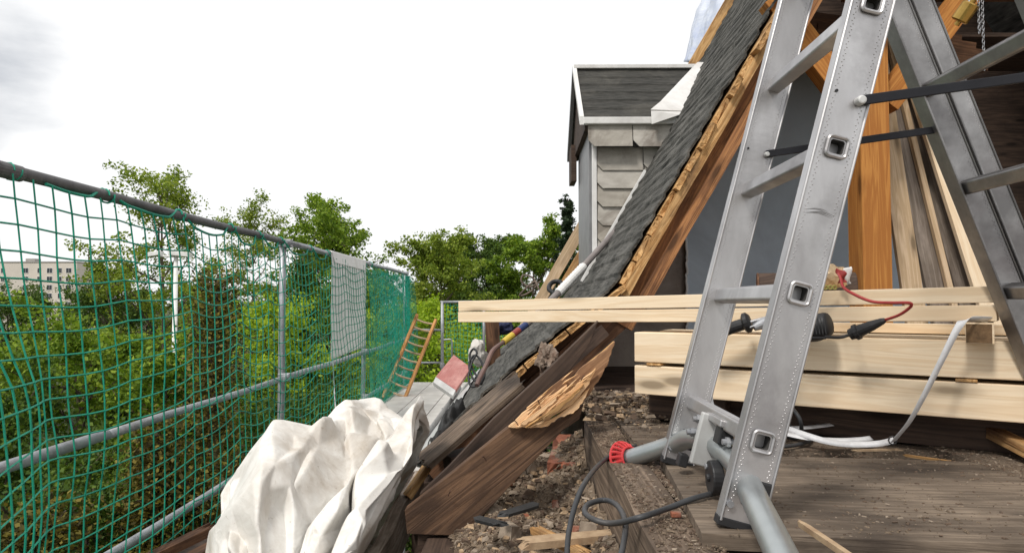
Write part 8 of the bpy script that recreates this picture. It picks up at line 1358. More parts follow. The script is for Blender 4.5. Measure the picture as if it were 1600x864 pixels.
# the looped cable over the joist
def onz(px, py, z):
    d = P(px, py, 1.0); return d * (z / d.z)
zj = JT + .008
cable('power_cable', [onz(1125, 768, -.40), onz(1085, 778, -.40), onz(1045, 793, zj + .01), onz(1000, 808, zj + .012), P(958, 817, 1.44), P(930, 812, 1.46), P(914, 800, 1.50), P(920, 787, 1.55), P(945, 781, 1.58), P(965, 790, 1.52), P(977, 815, 1.44), P(974, 850, 1.36), P(962, 900, 1.28)], .0062, 'dark grey cable looping off the joist edge below the ladder foot')
cable('power_cable', [P(1075, 686, 2.05), onz(1040, 688, -.425), onz(1012, 692, -.425), onz(970, 704, zj), onz(940, 722, zj), P(915, 752, 1.66), P(900, 785, 1.60), P(889, 830, 1.52), P(886, 870, 1.46), P(886, 910, 1.4)], .0062, 'dark grey cable running past the red foot and over the joist down to the rubble')
cable('power_cable', [onz(1190, 690, -.40), onz(1225, 697, -.405), onz(1262, 690, -.405), onz(1264, 680, -.405), onz(1240, 672, -.40), P(1228, 660, 2.1), onz(1215, 676, -.405), onz(1248, 684, -.405), P(1252, 664, 2.08), P(1246, 648, 2.08), P(1234, 636, 2.12), P(1215, 630, 2.2), P(1195, 634, 2.2)], .006, 'tangled grey cable on the floor just right of the near ladder stile')

# ================================================================== things on the roof and eave
pl_ = thing('wrapped_pole', 'long grey pole with white tape and coloured bands lying down the felt roof', 'pole', P(880, 450, 5.0))
p0_ = P(972, 350, 5.35); p1_ = P(912, 416, 5.0); p2_ = P(872, 458, 4.75); p3_ = P(822, 507, 4.5); p4_ = P(790, 532, 4.35)
M_POLE = dirty('pole_grey', (.24, .21, .20), (.17, .15, .145), 8, .6)
for u_, w_ in ((p0_, p1_), (p2_, p3_)):
    mbk = MB(); mbk.tube([u_, w_], .023, 12); mbk.build('shaft', M_POLE, pl_)
mbk = MB(); n_ = 22; mbk.tube([p1_ + (p2_ - p1_) * (i / n_) for i in range(n_ + 1)], .03, 12, True, [.028 + (.004 if i % 2 else 0) for i in range(n_ + 1)]); mbk.build('tape', M_WHITEP, pl_)
for a, b, mt in ((0, .36, M_PAINTB), (.36, .66, M_PAINTR), (.66, 1.1, M_PAINTY)):
    mbk = MB(); mbk.tube([p3_ + (p4_ - p3_) * a, p3_ + (p4_ - p3_) * b], .021, 12); mbk.build('colour_band', mt, pl_)
mbk = MB(); mbk.tube(spline([p3_ + (p4_ - p3_) * 1.1, P(770, 548, 4.25), P(760, 570, 4.15), P(750, 590, 4.05), P(745, 602, 4.0)], 5), .014, 8); mbk.build('hose_end', dirty('hose_brown', (.2, .12, .1), (.13, .08, .07), 8, .5), pl_)
cable('wire_loop', [P(752, 598, 4.2), P(738, 604, 4.2), P(732, 590, 4.25), P(738, 565, 4.3), P(745, 552, 4.35), P(740, 545, 4.4), P(734, 555, 4.4), P(738, 575, 4.3), P(748, 592, 4.2)], .007, 'black wire loop hanging at the eave by the coloured pole end', M_BLACK, 'wire')
cable('wire_loop', [P(752, 600, 4.2), P(738, 590, 4.25), P(733, 568, 4.3), P(742, 555, 4.35), P(752, 565, 4.3), P(757, 585, 4.2), P(752, 600, 4.2)], .007, 'second black wire loop tangled in the first one at the eave', M_BLACK, 'wire')
cable('wire_loop', [P(845, 440, 6.6), P(828, 448, 6.7), P(815, 440, 6.7), P(818, 430, 6.7), P(832, 434, 6.7), P(838, 446, 6.7), P(825, 458, 6.7), P(812, 462, 6.7), P(822, 450, 6.6), P(836, 440, 6.6), P(842, 452, 6.5)], .009, 'brown rope tangle sticking out left of the leaning roof boards', dirty('rope_brown', (.2, .15, .12), (.12, .09, .07), 8, .8), 'rope')
cable('wire_loop', [P(872, 462, 5.8), P(858, 452, 5.9), P(862, 442, 6.0), P(874, 440, 6.0), P(880, 450, 5.9), P(868, 456, 5.8)], .02, 'black hose coil on the felt beside the white taped pole', M_BLACK, 'hose')
# tan boards leaning at the end of the roof
for i, (xa, ya, xb, yb, Y, w, mt, lab) in enumerate((
    (838, 480, 915, 345, 7.05, .11, M_PINE2, 'broad tan board leaning up beside the dormer, leftmost'),
    (862, 475, 925, 368, 7.0, .07, M_RAW, 'narrow orange lath leaning between the tan board and the dormer'),
    (878, 480, 930, 392, 6.95, .06, M_DARKW, 'dark lath leaning at the foot of the dormer'))):
    a = P(xa, ya, Y); b = P(xb, yb, Y); o = beam('roof_board', a + (a - b) * 1.0, b, w, .05, mt, None, up=(0, -1, .2)); tag(o, lab, 'board', 'boards leaning at the end of the roof')
# post stub, pale stub boards
o = beam('post_stub', P(772, 575, 5.6), P(769, 507, 5.6), .11, .1, M_BROWN, None, up=(0, 1, 0), rag=(0, .05), jit=.006); tag(o, 'upright brown timber stub at the eave under the long timbers', 'post stub')
o = lump('cloth_bundle', P(788, 512, 5.75), (.08, .07, .06), M_PAINTB, 9); tag(o, 'dark blue cloth bundle tucked behind the upright stub', 'cloth bundle')
o.data.materials[0] = dirty('navy_cloth', (.02, .025, .07), (.012, .014, .035), 8, .8)
o = lump('mortar_lump', P(746, 552, 5.5), (.07, .1, .10), M_DECK, 12); tag(o, 'pale grey lump at the eave behind the wire loops', 'lump')
rb = thing('red_panel', 'faded red painted panel with grey metal edge hanging askew over the eave', 'panel', P(706, 585, 6.0))
q = [P(x, y, Y) for x, y, Y in ((681, 588, 5.95), (712, 609, 5.75), (736, 574, 6.0), (709, 554, 6.3))]
nr = (q[1] - q[0]).cross(q[3] - q[0]).normalized(); nr = nr if nr.z > 0 else -nr
slab('board', q, nr * -.03, M_REDB, rb, q[3] - q[0])
e0 = (q[0] - q[3]).normalized()
slab('metal_edge', [q[0] + e0 * .002, q[1] + e0 * .002, q[1] + e0 * .06 + nr * -.02, q[0] + e0 * .06 + nr * -.02], nr * -.035, M_ZINC, rb, q[1] - q[0])
# sheet over the upper roof beyond the dormer
def bs(u, v):
    a = P(1068 + 4 * u, 97, 7.7); b = P(1106, 100, 7.0); c = P(1168, -110, 7.7); d = P(1190, -110, 7.0)
    p = (a * (1 - v) + b * v) * (1 - u) + (c * (1 - v) + d * v) * u
    bulge = .12 * math.sin(math.pi * min(1, u * 1.1)) * (1 - v)
    return p + V((-1, -.1, .45)) * (bulge + .05 * noise.noise(V((u * 3, v * 9, 1))) + .02 * noise.noise(V((u * 9, v * 24, 1))))
o = grid_surface('plastic_sheet', bs, 50, 40, M_BTARP, None, thick=.003); tag(o, 'bluish white plastic sheet covering the roof above the dormer', 'sheet')
# brass pulley and chain in the dark attic
bp_ = thing('brass_pulley', 'brass drum hoist with hanging chain in the dark upper attic', 'hoist', P(1510, 30, 2.6))
mbk = MB(); c = P(1508, 20, 2.6); dq = V((.25, -.3, .5)).normalized(); mbk.tube([c - dq * .035, c - dq * .03, c + dq * .03, c + dq * .035], .03, 20, True, [.026, .031, .031, .026]); mbk.cyl(c - dq * .05, c + dq * .05, .01, 12); mbk.build('drum', M_BRASS, bp_)
mbk = MB(); mbk.tube(spline([c + V((0, 0, .03)), c + V((.02, 0, .08)), c + V((0, 0, .5))], 4), .006, 6); mbk.build('hook', M_STEEL, bp_)
mbk = MB()
for s_ in (0, 1):
    for k in range(26 if s_ else 15):
        q = P(1529 + 6 * s_, 2, 2.58) + V((0, 0, .06 - .0125 * k)); al = k % 2
        mbk.tube([q + (V((.0042, 0, 0)) if al else V((0, .0042, 0))) * math.cos(t) + V((0, 0, .0085)) * math.sin(t) for t in [i * math.pi / 4 for i in range(9)]], .0014, 4, False)
mbk.build('chain', M_STEEL, bp_)

# ================================================================== white tarpaulin (shape simulated once as falling cloth)
n_ = TN
D = np.cumsum(np.array(TARP).reshape(3, n_, n_), axis=2)
G = D.transpose(1, 2, 0) * TSC + np.array(TMIN)
G[..., 2] = -1.2 + (G[..., 2] + 1.2) * (1.18 - .13 * np.clip((G[..., 0] + .72) / .3, 0, 1))
def upsample(G):
    n = G.shape[0]; H = np.zeros((2 * n - 1, n, 3)); H[::2] = G; H[1::2] = (G[:-1] + G[1:]) / 2
    K = np.zeros((2 * n - 1, 2 * n - 1, 3)); K[:, ::2] = H; K[:, 1::2] = (H[:, :-1] + H[:, 1:]) / 2
    return K
G[..., 0] = -.95 + (G[..., 0] + .95) * np.where(G[..., 0] > -.95, .93, 1.0)
zz_ = G[..., 2]; lf_ = np.clip((-.60 - G[..., 0]) / .35, 0, 1); G[..., 0] += lf_ * np.interp(zz_, [-1.2, -.8, -.62, -.42, -.3], [.16, .13, .05, .12, .13])
low = np.clip(-.52 - G[..., 2], 0, .5) * np.clip((G[..., 0] + .75) / .25, 0, 1); G[..., 0] -= .42 * low
G = upsample(G); n_ = G.shape[0]
du = np.gradient(G, axis=0); dv = np.gradient(G, axis=1); nn_ = np.cross(du, dv); nn_ /= np.linalg.norm(nn_, axis=2)[..., None] + 1e-9
def facet(x, y, z):
    d, _ = noise.voronoi(V((x, y, z))); return min(.5, d[1] - d[0])
for i in range(n_):
    for j in range(n_):
        p = G[i, j]; u, w = i / n_ * 2.0, j / n_ * 2.0
        wx = .12 * noise.noise(V((u * 3, w * 3, 5))); wy = .12 * noise.noise(V((u * 3, w * 3, 15)))
        m_ = min(1, max(.15, noise.noise(V((u * 2.2, w * 2.2, 8))) * 2 + .7))
        G[i, j] = p + nn_[i, j] * (-.030 * (facet((u + wx) * 3.0, (w + wy) * 2.2, 1.5) - .2) - .026 * (facet((u + wy) * 6, (w + wx) * 4, 3.5) - .2) * m_ - .004 * (facet(u * 14, w * 10, 7.5) - .2) * m_)
Pt = G.reshape(-1, 3)
fs = [(i * n_ + j, (i + 1) * n_ + j, (i + 1) * n_ + j + 1, i * n_ + j + 1) for i in range(n_ - 1) for j in range(n_ - 1)]
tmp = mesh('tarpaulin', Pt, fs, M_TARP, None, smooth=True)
dmod = tmp.modifiers.new('d', 'DECIMATE'); dmod.ratio = .042; dmod.use_collapse_triangulate = True
bpy.context.view_layer.update()
me_ = bpy.data.meshes.new_from_object(tmp.evaluated_get(bpy.context.evaluated_depsgraph_get()))
del WM[tmp]; bpy.data.objects.remove(tmp, do_unlink=True)
import bmesh
bm = bmesh.new(); bm.from_mesh(me_); cl = bm.edges.layers.float.get('crease_edge') or bm.edges.layers.float.new('crease_edge')
for e_ in bm.edges:
    if len(e_.link_faces) == 2:
        an = e_.calc_face_angle(0); e_[cl] = .62 if an > R(24) else (.35 if an > R(14) else 0)
for f_ in bm.faces: f_.smooth = True
bm.to_mesh(me_); bm.free(); me_.name = 'tarpaulin'
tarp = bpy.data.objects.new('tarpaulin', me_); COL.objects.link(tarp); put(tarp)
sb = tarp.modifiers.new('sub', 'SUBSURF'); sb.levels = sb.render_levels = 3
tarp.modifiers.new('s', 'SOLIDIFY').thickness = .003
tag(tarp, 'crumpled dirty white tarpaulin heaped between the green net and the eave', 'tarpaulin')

# ================================================================== scaffold, net
XF = -1.70; ZT_, ZM_, ZB_ = XF * -.257, XF * .32, XF * .615
sc = thing('scaffold', 'tube scaffold with three grey rails and uprights along the left', 'scaffold', (XF, 5, -9.5))
def tube_o(name, a, b, r, mat, parent=sc, seg=16):
    mbk = MB(); L = (V(b) - V(a)).length; k = max(1, int(L / .5)); mbk.tube([V(a) + (V(b) - V(a)) * (i / k) + V((0, 0, .004 * math.sin(i * 1.7))) for i in range(k + 1)], r, seg); return mbk.build(name, mat, parent, smooth=False)
def smooth_all(o): o.data.polygons.foreach_set('use_smooth', [len(p.vertices) == 4 for p in o.data.polygons]); return o
for (y0, y1) in ((.2, 5.0), (5.06, 10.65)): smooth_all(tube_o('guard_rail', (XF, y0, ZT_), (XF, y1, ZT_), .0225, M_RAILD if y0 < 3 else M_STEEL))
for (y0, y1) in ((.2, 2.9), (2.9, 5.0), (5.05, 10.6)): smooth_all(tube_o('guard_rail', (XF, y0, ZM_), (XF, y1, ZM_), .0215 if y0 != 2.9 else .019, M_STEEL))
smooth_all(tube_o('guard_rail', (XF, .2, ZB_), (XF, 10.6, ZB_), .0215, M_STEEL))
for Y in (5.16, 7.87, 10.7): smooth_all(tube_o('upright', (XF - .045, Y, -9.4), (XF - .045, Y, ZT_ - .01), .0242, M_STEEL))
for Y in (5.16, 7.87, 10.55):
    for z in (ZT_, ZM_, ZB_):
        mbk = MB(); mbk.box((XF - .022, Y, z), (.085, .05, .06)); mbk.cyl((XF - .05, Y - .03, z - .02), (XF - .05, Y - .06, z - .02), .012, 8); mbk.build('coupler', M_STEEL, sc, bevel=.008)
mbk = MB(); mbk.cyl((XF, 2.16, ZT_), (XF, 2.36, ZT_), .0275, 16); mbk.cyl((XF, 2.2, ZT_), (XF, 2.24, ZT_), .031, 16); mbk.build('sleeve', M_RAILD, sc)
smooth_all(tube_o('upright', (-.62, 10.7, -9.4), (-.62, 10.7, -1.2), .0242, M_STEEL))
for k in range(3):
    mbk = MB(); mbk.box((-1.50 + .335 * k, 7.9, -1.225), (.325, 5.6, .05)); mbk.build('deck_board', M_DECK, sc, bevel=.004)
    mbk = MB(); mbk.box((-1.50 + .335 * k, 2.5, -1.225), (.325, 5.1, .05)); mbk.build('deck_board', M_DARKW, sc, bevel=.004)
for Y in (5.03, 7.66, 10.6): smooth_all(tube_o('ledger', (XF, Y, -1.29), (-.45, Y, -1.29), .024, M_STEEL))

def curve_net(name, Y0, Y1, dY, zt, dz, nrow, r, mat, parent, seedv, xoff=0.0, bend=True, sag_on=True):
    rr = random.Random(seedv); ties = [Y0]
    while ties[-1] < Y1: ties.append(ties[-1] + rr.uniform(.42, .75))
    amps = [rr.uniform(.35, 1.0) for _ in ties]
    def sag(Y):
        for a, b, am in zip(ties, ties[1:], amps):
            if a <= Y < b: t = (Y - a) / (b - a); return 4 * t * (1 - t) * .075 * am * min(1, max(.15, (Y - 2.2) / 1.5))
        return 0
    def pt(i, Y):
        f = i / nrow; z = zt - i * dz
        if sag_on: z -= sag(Y) * math.exp(-f * .7) * (1 if i else 1) + .035 * f * math.sin(Y * 2.3 + 1.2) + .13 * math.sin(math.pi * f) * noise.noise(V((Y * .9, f * 2, seedv)))
        bul = .10 * math.sin(math.pi * min(1, f * 1.05)) * (.5 + noise.noise(V((Y * .8, f * 1.5, seedv + 4)))) + .018 * noise.noise(V((Y * 3.5, f * 7, seedv)))
        x = XF + xoff + .034 + bul * .7
        YY = Y + .16 * f * (1 if sag_on else .3) + .02 * noise.noise(V((Y * 2, f * 5, seedv + 9)))
        if bend:
            k = max(0, 2.36 - Y); lowf = min(1, max(0, (f - .12) / .25))
            x += k * .40 * lowf; z -= .0 * k
        return V((x, YY, z))
    cols = int((Y1 - Y0) / dY); mbk = MB()
    for j in range(cols + 1): mbk.tube([pt(i, Y0 + j * dY) for i in range(nrow + 1)], r, 4, False)
    for i in range(1, nrow + 1): mbk.tube([pt(i, Y0 + (Y1 - Y0) * j / cols) for j in range(cols + 1)], r, 4, False)
    for i in range(1, nrow + 1):
        for j in range(cols + 1):
            if Y0 + j * dY > 6.5: continue
            c = pt(i, Y0 + j * dY); q = r * 1.75
            mbk.add([c + V((q, 0, 0)), c + V((-q, 0, 0)), c + V((0, q, 0)), c + V((0, -q, 0)), c + V((0, 0, q)), c + V((0, 0, -q))], [(0, 2, 4), (2, 1, 4), (1, 3, 4), (3, 0, 4), (2, 0, 5), (1, 2, 5), (3, 1, 5), (0, 3, 5)])
    o = mbk.build(name, mat, parent)
    return o, pt, ties
net = thing('safety_net', 'green square meshed safety net hung along the left scaffold rail', 'safety net', (XF, 5, -1.2))
o, ptf, ties = curve_net('netting', 1.20, 7.60, .098, ZT_ - .012, .080, 22, .0034, M_NETG, net, 3)
mbk = MB(); c = []
for k in range(int((7.6 - 2.45) / .03)):
    Y = 2.45 + k * .03; p = ptf(0, Y); tnear = min(abs(Y - t) for t in ties)
    w = max(0, 1 - tnear / .13); ph = math.sin(Y * 19); p.z = p.z * (1 - w) + (ZT_ + .026) * w; p.x = XF + .028 * (1 - w) + .004 * ph; c.append(p)
mbk.tube(c, .0062, 6); mbk.build('top_cord', M_NETG, net)
for t in ties[2:]:
    mbk = MB(); mbk.tube([V((XF + .027 * math.cos(a), t + .006 * a, ZT_ + .027 * math.sin(a))) for a in [i * .6 for i in range(12)]], .0042, 5); mbk.build('tie_cord', M_NETG, net)
net2 = thing('safety_net', 'denser far section of green safety net at the end of the rail', 'safety net', (XF, 9, -1.2))
curve_net('netting', 7.62, 10.66, .075, ZT_ - .01, .065, 26, .0034, M_NETF, net2, 8, 0, False)
curve_net('netting', 7.66, 10.66, .09, ZT_ - .03, .08, 21, .0034, M_NETF, net2, 18, .05, False)
mbk = MB()
for k in range(12): 
    Yk = 10.62 + .004 * k; mbk.tube([V((XF + .03 * math.sin(k), Yk, ZT_ - .03)), V((XF + .04 * math.sin(k + .5), Yk, -.5)), V((XF + .03 * math.sin(k + 1), Yk, -1.2))], .005, 5)
mbk.build('gathered_edge', M_NETF, net2)
# white banner over the rail
def bn(u, v):
    Y = 6.22 + 1.40 * v
    if u < .12:
        a = math.pi * (u / .12); return V((XF + .03 * math.cos(a), Y, ZT_ + .03 * math.sin(a)))
    f = (u - .12) / .88; 
    return V((XF + .029 - .004 * noise.noise(V((Y * 3, f * 3, 2))), Y + .02 * f, ZT_ - f * (.94 - .03 * v)))
ban = grid_surface('banner', bn, 40, 14, M_BANNER, None, thick=.002); tag(ban, 'plain white sheet hung over the rail behind the green net', 'sheet')
fr = MB()
fr.prism([V((XF + .033, 6.22, ZT_ + .02)), V((XF + .033, 7.60, ZT_ + .02)), V((XF + .036, 7.55, ZT_ - .09)), V((XF + .036, 6.30, ZT_ - .075))], (.002, 0, 0))
fr.build('front_fold', M_BANNER, ban)
mbk = MB(); mbk.tube(spline([V((XF + .03, 6.3, -.5)), V((XF + .06, 6.25, -.8)), V((XF + .12, 6.15, -1.2))], 5), .005, 5); mbk.build('string', M_STRAP, ban)

# end guard frame, net and ladder at the far end of the deck
ef = thing('end_guard_frame', 'grey tube guard frame closing the far end of the scaffold deck', 'guard frame', (-1.17, 10.9, -1.2))
E_ = 10.9
def ep(px, py): return P(px, py, E_)
smooth_all(tube_o('post', ep(691, 700), ep(691, 470), .024, M_STEEL, ef)); smooth_all(tube_o('post', ep(756, 640), ep(756, 470), .022, M_STEEL, ef))
smooth_all(tube_o('rail', ep(688, 472), ep(790, 472), .02, M_STEEL, ef)); smooth_all(tube_o('rail', ep(640, 515), ep(692, 516), .017, M_STEEL, ef)); smooth_all(tube_o('rail', ep(636, 567), ep(690, 567), .017, M_STEEL, ef))
mbk = MB(); mbk.tube(spline([ep(692, 531), ep(703, 530), ep(706, 534), ep(706, 548), ep(706, 566), ep(704, 572), ep(692, 574)], 4), .012, 8); mbk.build('hook_loop', M_STEEL, ef)
mbk = MB(); mbk.box(ep(691, 571), (.07, .06, .08)); mbk.build('coupler', M_STEEL, ef, bevel=.01)
en = MB()
for k in range(17):
    x = 698 + k * 5.5; en.tube([ep(x, 474) , ep(x + 1.5 * math.sin(k), 540), ep(x + 2, 606)], .0032, 4, False)
for k in range(20): en.tube([ep(696 + 6 * i, 476 + 6.8 * k + 1.8 * math.sin(i * .8 + k * .3)) for i in range(16)], .0032, 4, False)
o = en.build('guard_net', M_NETG, None); tag(o, 'small green net panel at the far end beside the guard frame', 'safety net')
wl = thing('wooden_ladder', 'orange brown wooden rung ladder leaning at the far end of the deck', 'ladder', P(618, 618, 9.0))
la, lb = P(598, 622, 9.0), P(652, 492, 9.9); ra, rb_ = P(628, 634, 9.0), P(681, 500, 9.9)
beam('side_rail', la, lb, .055, .035, M_LADW, wl, up=(1, 0, 0)); beam('side_rail', ra, rb_, .055, .035, M_LADW, wl, up=(1, 0, 0))
for k in range(10):
    t = .10 + k * .094; a = la + (lb - la) * t; b = ra + (rb_ - ra) * t; mbk = MB(); m_ = (a + b) / 2 + V((0, -.015, -.012)); mbk.tube(spline([a, m_, b], 4), .013, 8); mbk.build('rung', M_PINE2, wl)
# broken planks lying on the deck at the lower left
for (a, b, w, lab, sdv) in ((P(236, 872, 3.2), P(305, 838, 3.35), .06, 'broken brown plank with orange split end at the bottom left below the net', 1), (P(262, 892, 3.1), P(330, 856, 3.2), .09, 'second broken brown plank beside it, nearer the tarpaulin', 2)):
    o = beam('broken_plank', a, b, w, .04, M_BROWN, None, rag=(.02, .09), jit=.005, seed=sdv); tag(o, lab, 'plank')

# ================================================================== terrain, far building, lamp
GZ = -9.5
def gr_(u, v):
    x = -1200 + 2400 * u; y = -100 + 2300 * v
    return V((x, y, GZ + .4 * noise.noise(V((x * .02, y * .02, 0)))))
g_ = grid_surface('ground', gr_, 60, 60, M_GRASS); tag(g_, None, None, kind='structure')
DB = 225.0
bx1 = P(120, 430, DB).x; bx0 = bx1 - 44; zt = P(100, 410, DB).z
bd = thing('apartment_building', 'long beige flat roofed apartment block with rows of dark windows beyond the trees', 'building', ((bx0 + bx1) / 2, DB + 6, GZ))
mbk = MB(); mbk.box(((bx0 + bx1) / 2, DB + 6, (GZ + zt) / 2), (44, 12, zt - GZ)); mbk.build('wall', M_BLDG, bd)
mbk = MB(); mbk.box(((bx0 + bx1) / 2, DB + 6, zt + .15), (44.4, 12.4, .3)); mbk.box((bx1 - 17, DB + 4, zt + .8), (3, 3, 1.2)); mbk.build('roof', M_ROOFF, bd)
mbk = MB(); mbk.box((0, 0, 0), (1.9, .16, 1.7)); w0 = mbk.build('window', M_WHITEP, bd)
put(w0, Matrix.Translation((bx1 - 2.2, DB - .02, zt - 2.2)), bd)
mbk = MB(); mbk.box((-.44, -.09, 0), (.8, .02, 1.5)); mbk.box((.44, -.09, 0), (.8, .02, 1.5)); pn = mbk.build('pane', M_GLASS); put(pn, WM[w0], w0)
xs = [2.6, 5.4, 8.8, 12.2, 16.6, 24, 28, 34, 39]
for r_ in range(6):
    for k, dx in enumerate(xs):
        if (r_, k) == (0, 0): put(w0, Matrix.Translation((bx1 - dx, DB - .02, zt - 2.6)), bd); WM[pn] = WM[w0].copy(); continue
        Mw = Matrix.Translation((bx1 - dx, DB - .02, zt - 2.6 - 2.72 * r_))
        if k % 2: Mw = Mw @ Matrix.Diagonal((.62, 1, 1, 1))
        copy_tree(w0, Mw, bd)
lp = thing('street_lamp', 'white street lamp with flat head behind the net', 'street lamp', (P(275, 430, 18).x, 18, GZ))
q = P(275, 402, 18); mbk = MB(); mbk.tube([V((q.x, 18, GZ)), V((q.x, 18, q.z))], .07, 12, True, [.11, .05]); smooth_all(mbk.build('pole', M_WHITEP, lp))
mbk = MB(); a = P(274, 399, 18); b = P(298, 402, 18); mbk.prism([a + V((-.12, -.16, 0)), b + V((0, -.13, 0)), b + V((0, .13, 0)), a + V((-.12, .16, 0))], (0, 0, .12)); a = P(232, 402, 18); mbk.prism([a + V((0, -.13, 0)), P(252, 399, 18) + V((0, -.15, 0)), P(252, 399, 18) + V((0, .15, 0)), a + V((0, .13, 0))], (0, 0, .11)); mbk.tube([P(248, 400, 18), P(280, 401, 18)], .03, 8); mbk.build('lamp_head', M_WHITEP, lp, bevel=.03)

# ================================================================== trees
def np_mesh(name, vs, nper, mat, parent=None, M=None):
    "vs: (n, nper, 3) separate polygons"
    n = len(vs); me = bpy.data.meshes.new(name); me.vertices.add(n * nper); me.vertices.foreach_set('co', vs.reshape(-1).astype(np.float32))
    me.loops.add(n * nper); me.loops.foreach_set('vertex_index', np.arange(n * nper, dtype=np.int32)); me.polygons.add(n)
    me.polygons.foreach_set('loop_start', np.arange(0, n * nper, nper, dtype=np.int32)); me.update(calc_edges=True); me.materials.append(mat)
    o = bpy.data.objects.new(name, me); COL.objects.link(o); return put(o, M, parent)
def leaves(rg, c, size, aspect=.6, up=.35):
    n = len(c); nrm = rg.normal(size=(n, 3)); nrm[:, 2] += up * 2; nrm /= np.linalg.norm(nrm, axis=1)[:, None]
    t = np.cross(nrm, rg.normal(size=(n, 3))); t /= np.linalg.norm(t, axis=1)[:, None]; b = np.cross(nrm, t)
    s = size * (.6 + .8 * rg.random((n, 1))) * .5
    return np.stack([c + t * s, c + b * s * aspect, c - t * s, c - b * s * aspect], 1)
def tree(name, label, cat, loc, H, Rw, seed, leafm, nleaf, lsize, crown0=.25, dens=1.0, group=None, trunk_r=None, skew=0, nprim=16, top=.8, tuft=.30, up=.8, shape='round'):
    H *= 1.055 if loc[1] > 20 else .985; rg = np.random.default_rng(seed); root = thing(name, label, cat, loc, group); M = WM[root]
    tr = MB(); trunk_r = trunk_r or H * .016; O = V(loc)
    tp = [V((skew * (k / 8) ** 2 * Rw + .03 * H * noise.noise(V((seed, k * .4, 0))) * k / 8, .03 * H * noise.noise(V((seed + 9, k * .4, 0))) * k / 8, H * .93 * k / 8)) for k in range(9)]
    tr.tube([O + p for p in tp], trunk_r, 7, True, [trunk_r * (1 - .85 * k / 8) for k in range(9)])
    def tpos(f):
        f = f * 8; i = min(7, int(f)); return tp[i].lerp(tp[i + 1], f - i)
    tips = []
    for k in range(nprim):
        f = crown0 + (1 - crown0) * ((k + rg.random() * .7) / nprim); base = tpos(min(.99, f)); rel = (f - crown0) / (1 - crown0)
        prof_ = math.sqrt(max(.03, 1 - (abs(rel - .42) / .62) ** 2.2)) if shape == 'round' else max(.06, 1 - rel)
        az = k * 2.399 + rg.random() * .7; L = Rw * prof_ * rg.uniform(.75, 1.12)
        d = V((math.cos(az), math.sin(az), up * (.25 + .9 * rel) if shape == 'round' else -.12 + .3 * rel)).normalized()
        p = base; pts = [p]; seg = 5
        for s_ in range(seg):
            d = (d + V(tuple(rg.normal(0, .16, 3))) + V((0, 0, .05 if shape == 'round' else 0))).normalized(); p = p + d * (L / seg); pts.append(p)
        r0 = trunk_r * (.5 - .3 * rel); tr.tube([O + q for q in pts], r0, 5, False, [r0 * (1 - .16 * i) for i in range(seg + 1)])
        nsec = 6 if shape == 'round' else 7
        for s_ in range(nsec):
            i = 1 + int(rg.random() * (seg)); i = min(seg, i); q = pts[i]; sd2 = (d * .5 + V(tuple(rg.normal(0, .75, 3)))).normalized()
            if shape != 'round': sd2.z *= .2
            L2 = L * rg.uniform(.22, .5); e_ = q + sd2 * L2; tr.tube([O + q, O + q.lerp(e_, .5) + V(tuple(rg.normal(0, .03 * L2, 3))), O + e_], r0 * .4, 4, False, [r0 * .42, r0 * .25, r0 * .1])
            for t in (.45, .75, 1.0): tips.append(q.lerp(e_, t))
            for t_ in range(2):
                e2 = q.lerp(e_, rg.uniform(.5, 1)) + V(tuple(rg.normal(0, .22 * L2 + .1, 3))); tips.append(e2)
        tips.append(pts[-1]); tips.append(pts[-2])
    tr.build('trunk', M_BARK, root, M)
    T = np.array([tuple(t) for t in tips]); wgt = rg.random(len(T)) ** 1.5 + .15
    idx = rg.choice(len(T), nleaf, p=wgt / wgt.sum()); sg = tuft * .42
    c = T[idx] + np.clip(rg.normal(0, 1, (nleaf, 3)), -1.7, 1.7) * sg * np.array([1, 1, .6])
    np_mesh('crown', leaves(rg, c, lsize * 1.2), 4, leafm, root, M)
    return root
def at(px, D): return (P(px, 473, D).x, D, GZ)
def hgt(py, D): return P(0, py, D).z - GZ
TG = 'trees below the scaffold'
T = {}
T['a'] = tree('tall_tree', 'tall airy tree with sparse leaves and forked branches rising above the net at left', 'tree', at(262, 22), hgt(302, 22), 2.5, 4, L_OLIVE, 19000, .085, .45, trunk_r=.13, skew=-.1, nprim=20, tuft=.34, up=1.3)
tree('tall_tree', 'thin sparse tree top left of the first scaffold upright', 'tree', at(395, 34), hgt(330, 34), 2.2, 7, L_OLIVE, 12000, .10, .5, trunk_r=.10, tuft=.36, up=1.1)
tree('broad_tree', 'round bushy tree rising behind the white sheet on the rail', 'tree', at(520, 27), hgt(352, 27), 2.9, 9, L_MID, 46000, .10, .32, trunk_r=.16, nprim=34, tuft=.36, up=.7)
tree('broad_tree', 'light green spreading tree in the middle with airy top', 'tree', at(690, 29), hgt(388, 29), 2.4, 12, L_OLIVE, 40000, .10, .45, trunk_r=.14, nprim=28, tuft=.36, up=1.0)
tree('broad_tree', 'lush green tree just left of the leaning roof boards', 'tree', at(838, 34), hgt(372, 34), 2.7, 15, L_MID, 50000, .12, .3, trunk_r=.16, nprim=24, tuft=.34)
tree('spruce', 'dark pointed spruce beside the dormer', 'spruce', at(888, 31), hgt(303, 31), 2.1, 18, L_CONI, 26000, .11, .2, trunk_r=.16, nprim=46, tuft=.2, shape='cone')
tree('broad_tree', 'dull green tree between the middle tree and the lush tree', 'tree', at(770, 42), hgt(392, 42), 2.6, 21, L_DARK, 30000, .13, .4, nprim=20, tuft=.38)
tree('broad_tree', 'dark green tree right behind the middle tree', 'tree', at(735, 46), hgt(398, 46), 2.4, 22, L_DARK, 28000, .13, .4, nprim=20, tuft=.38)
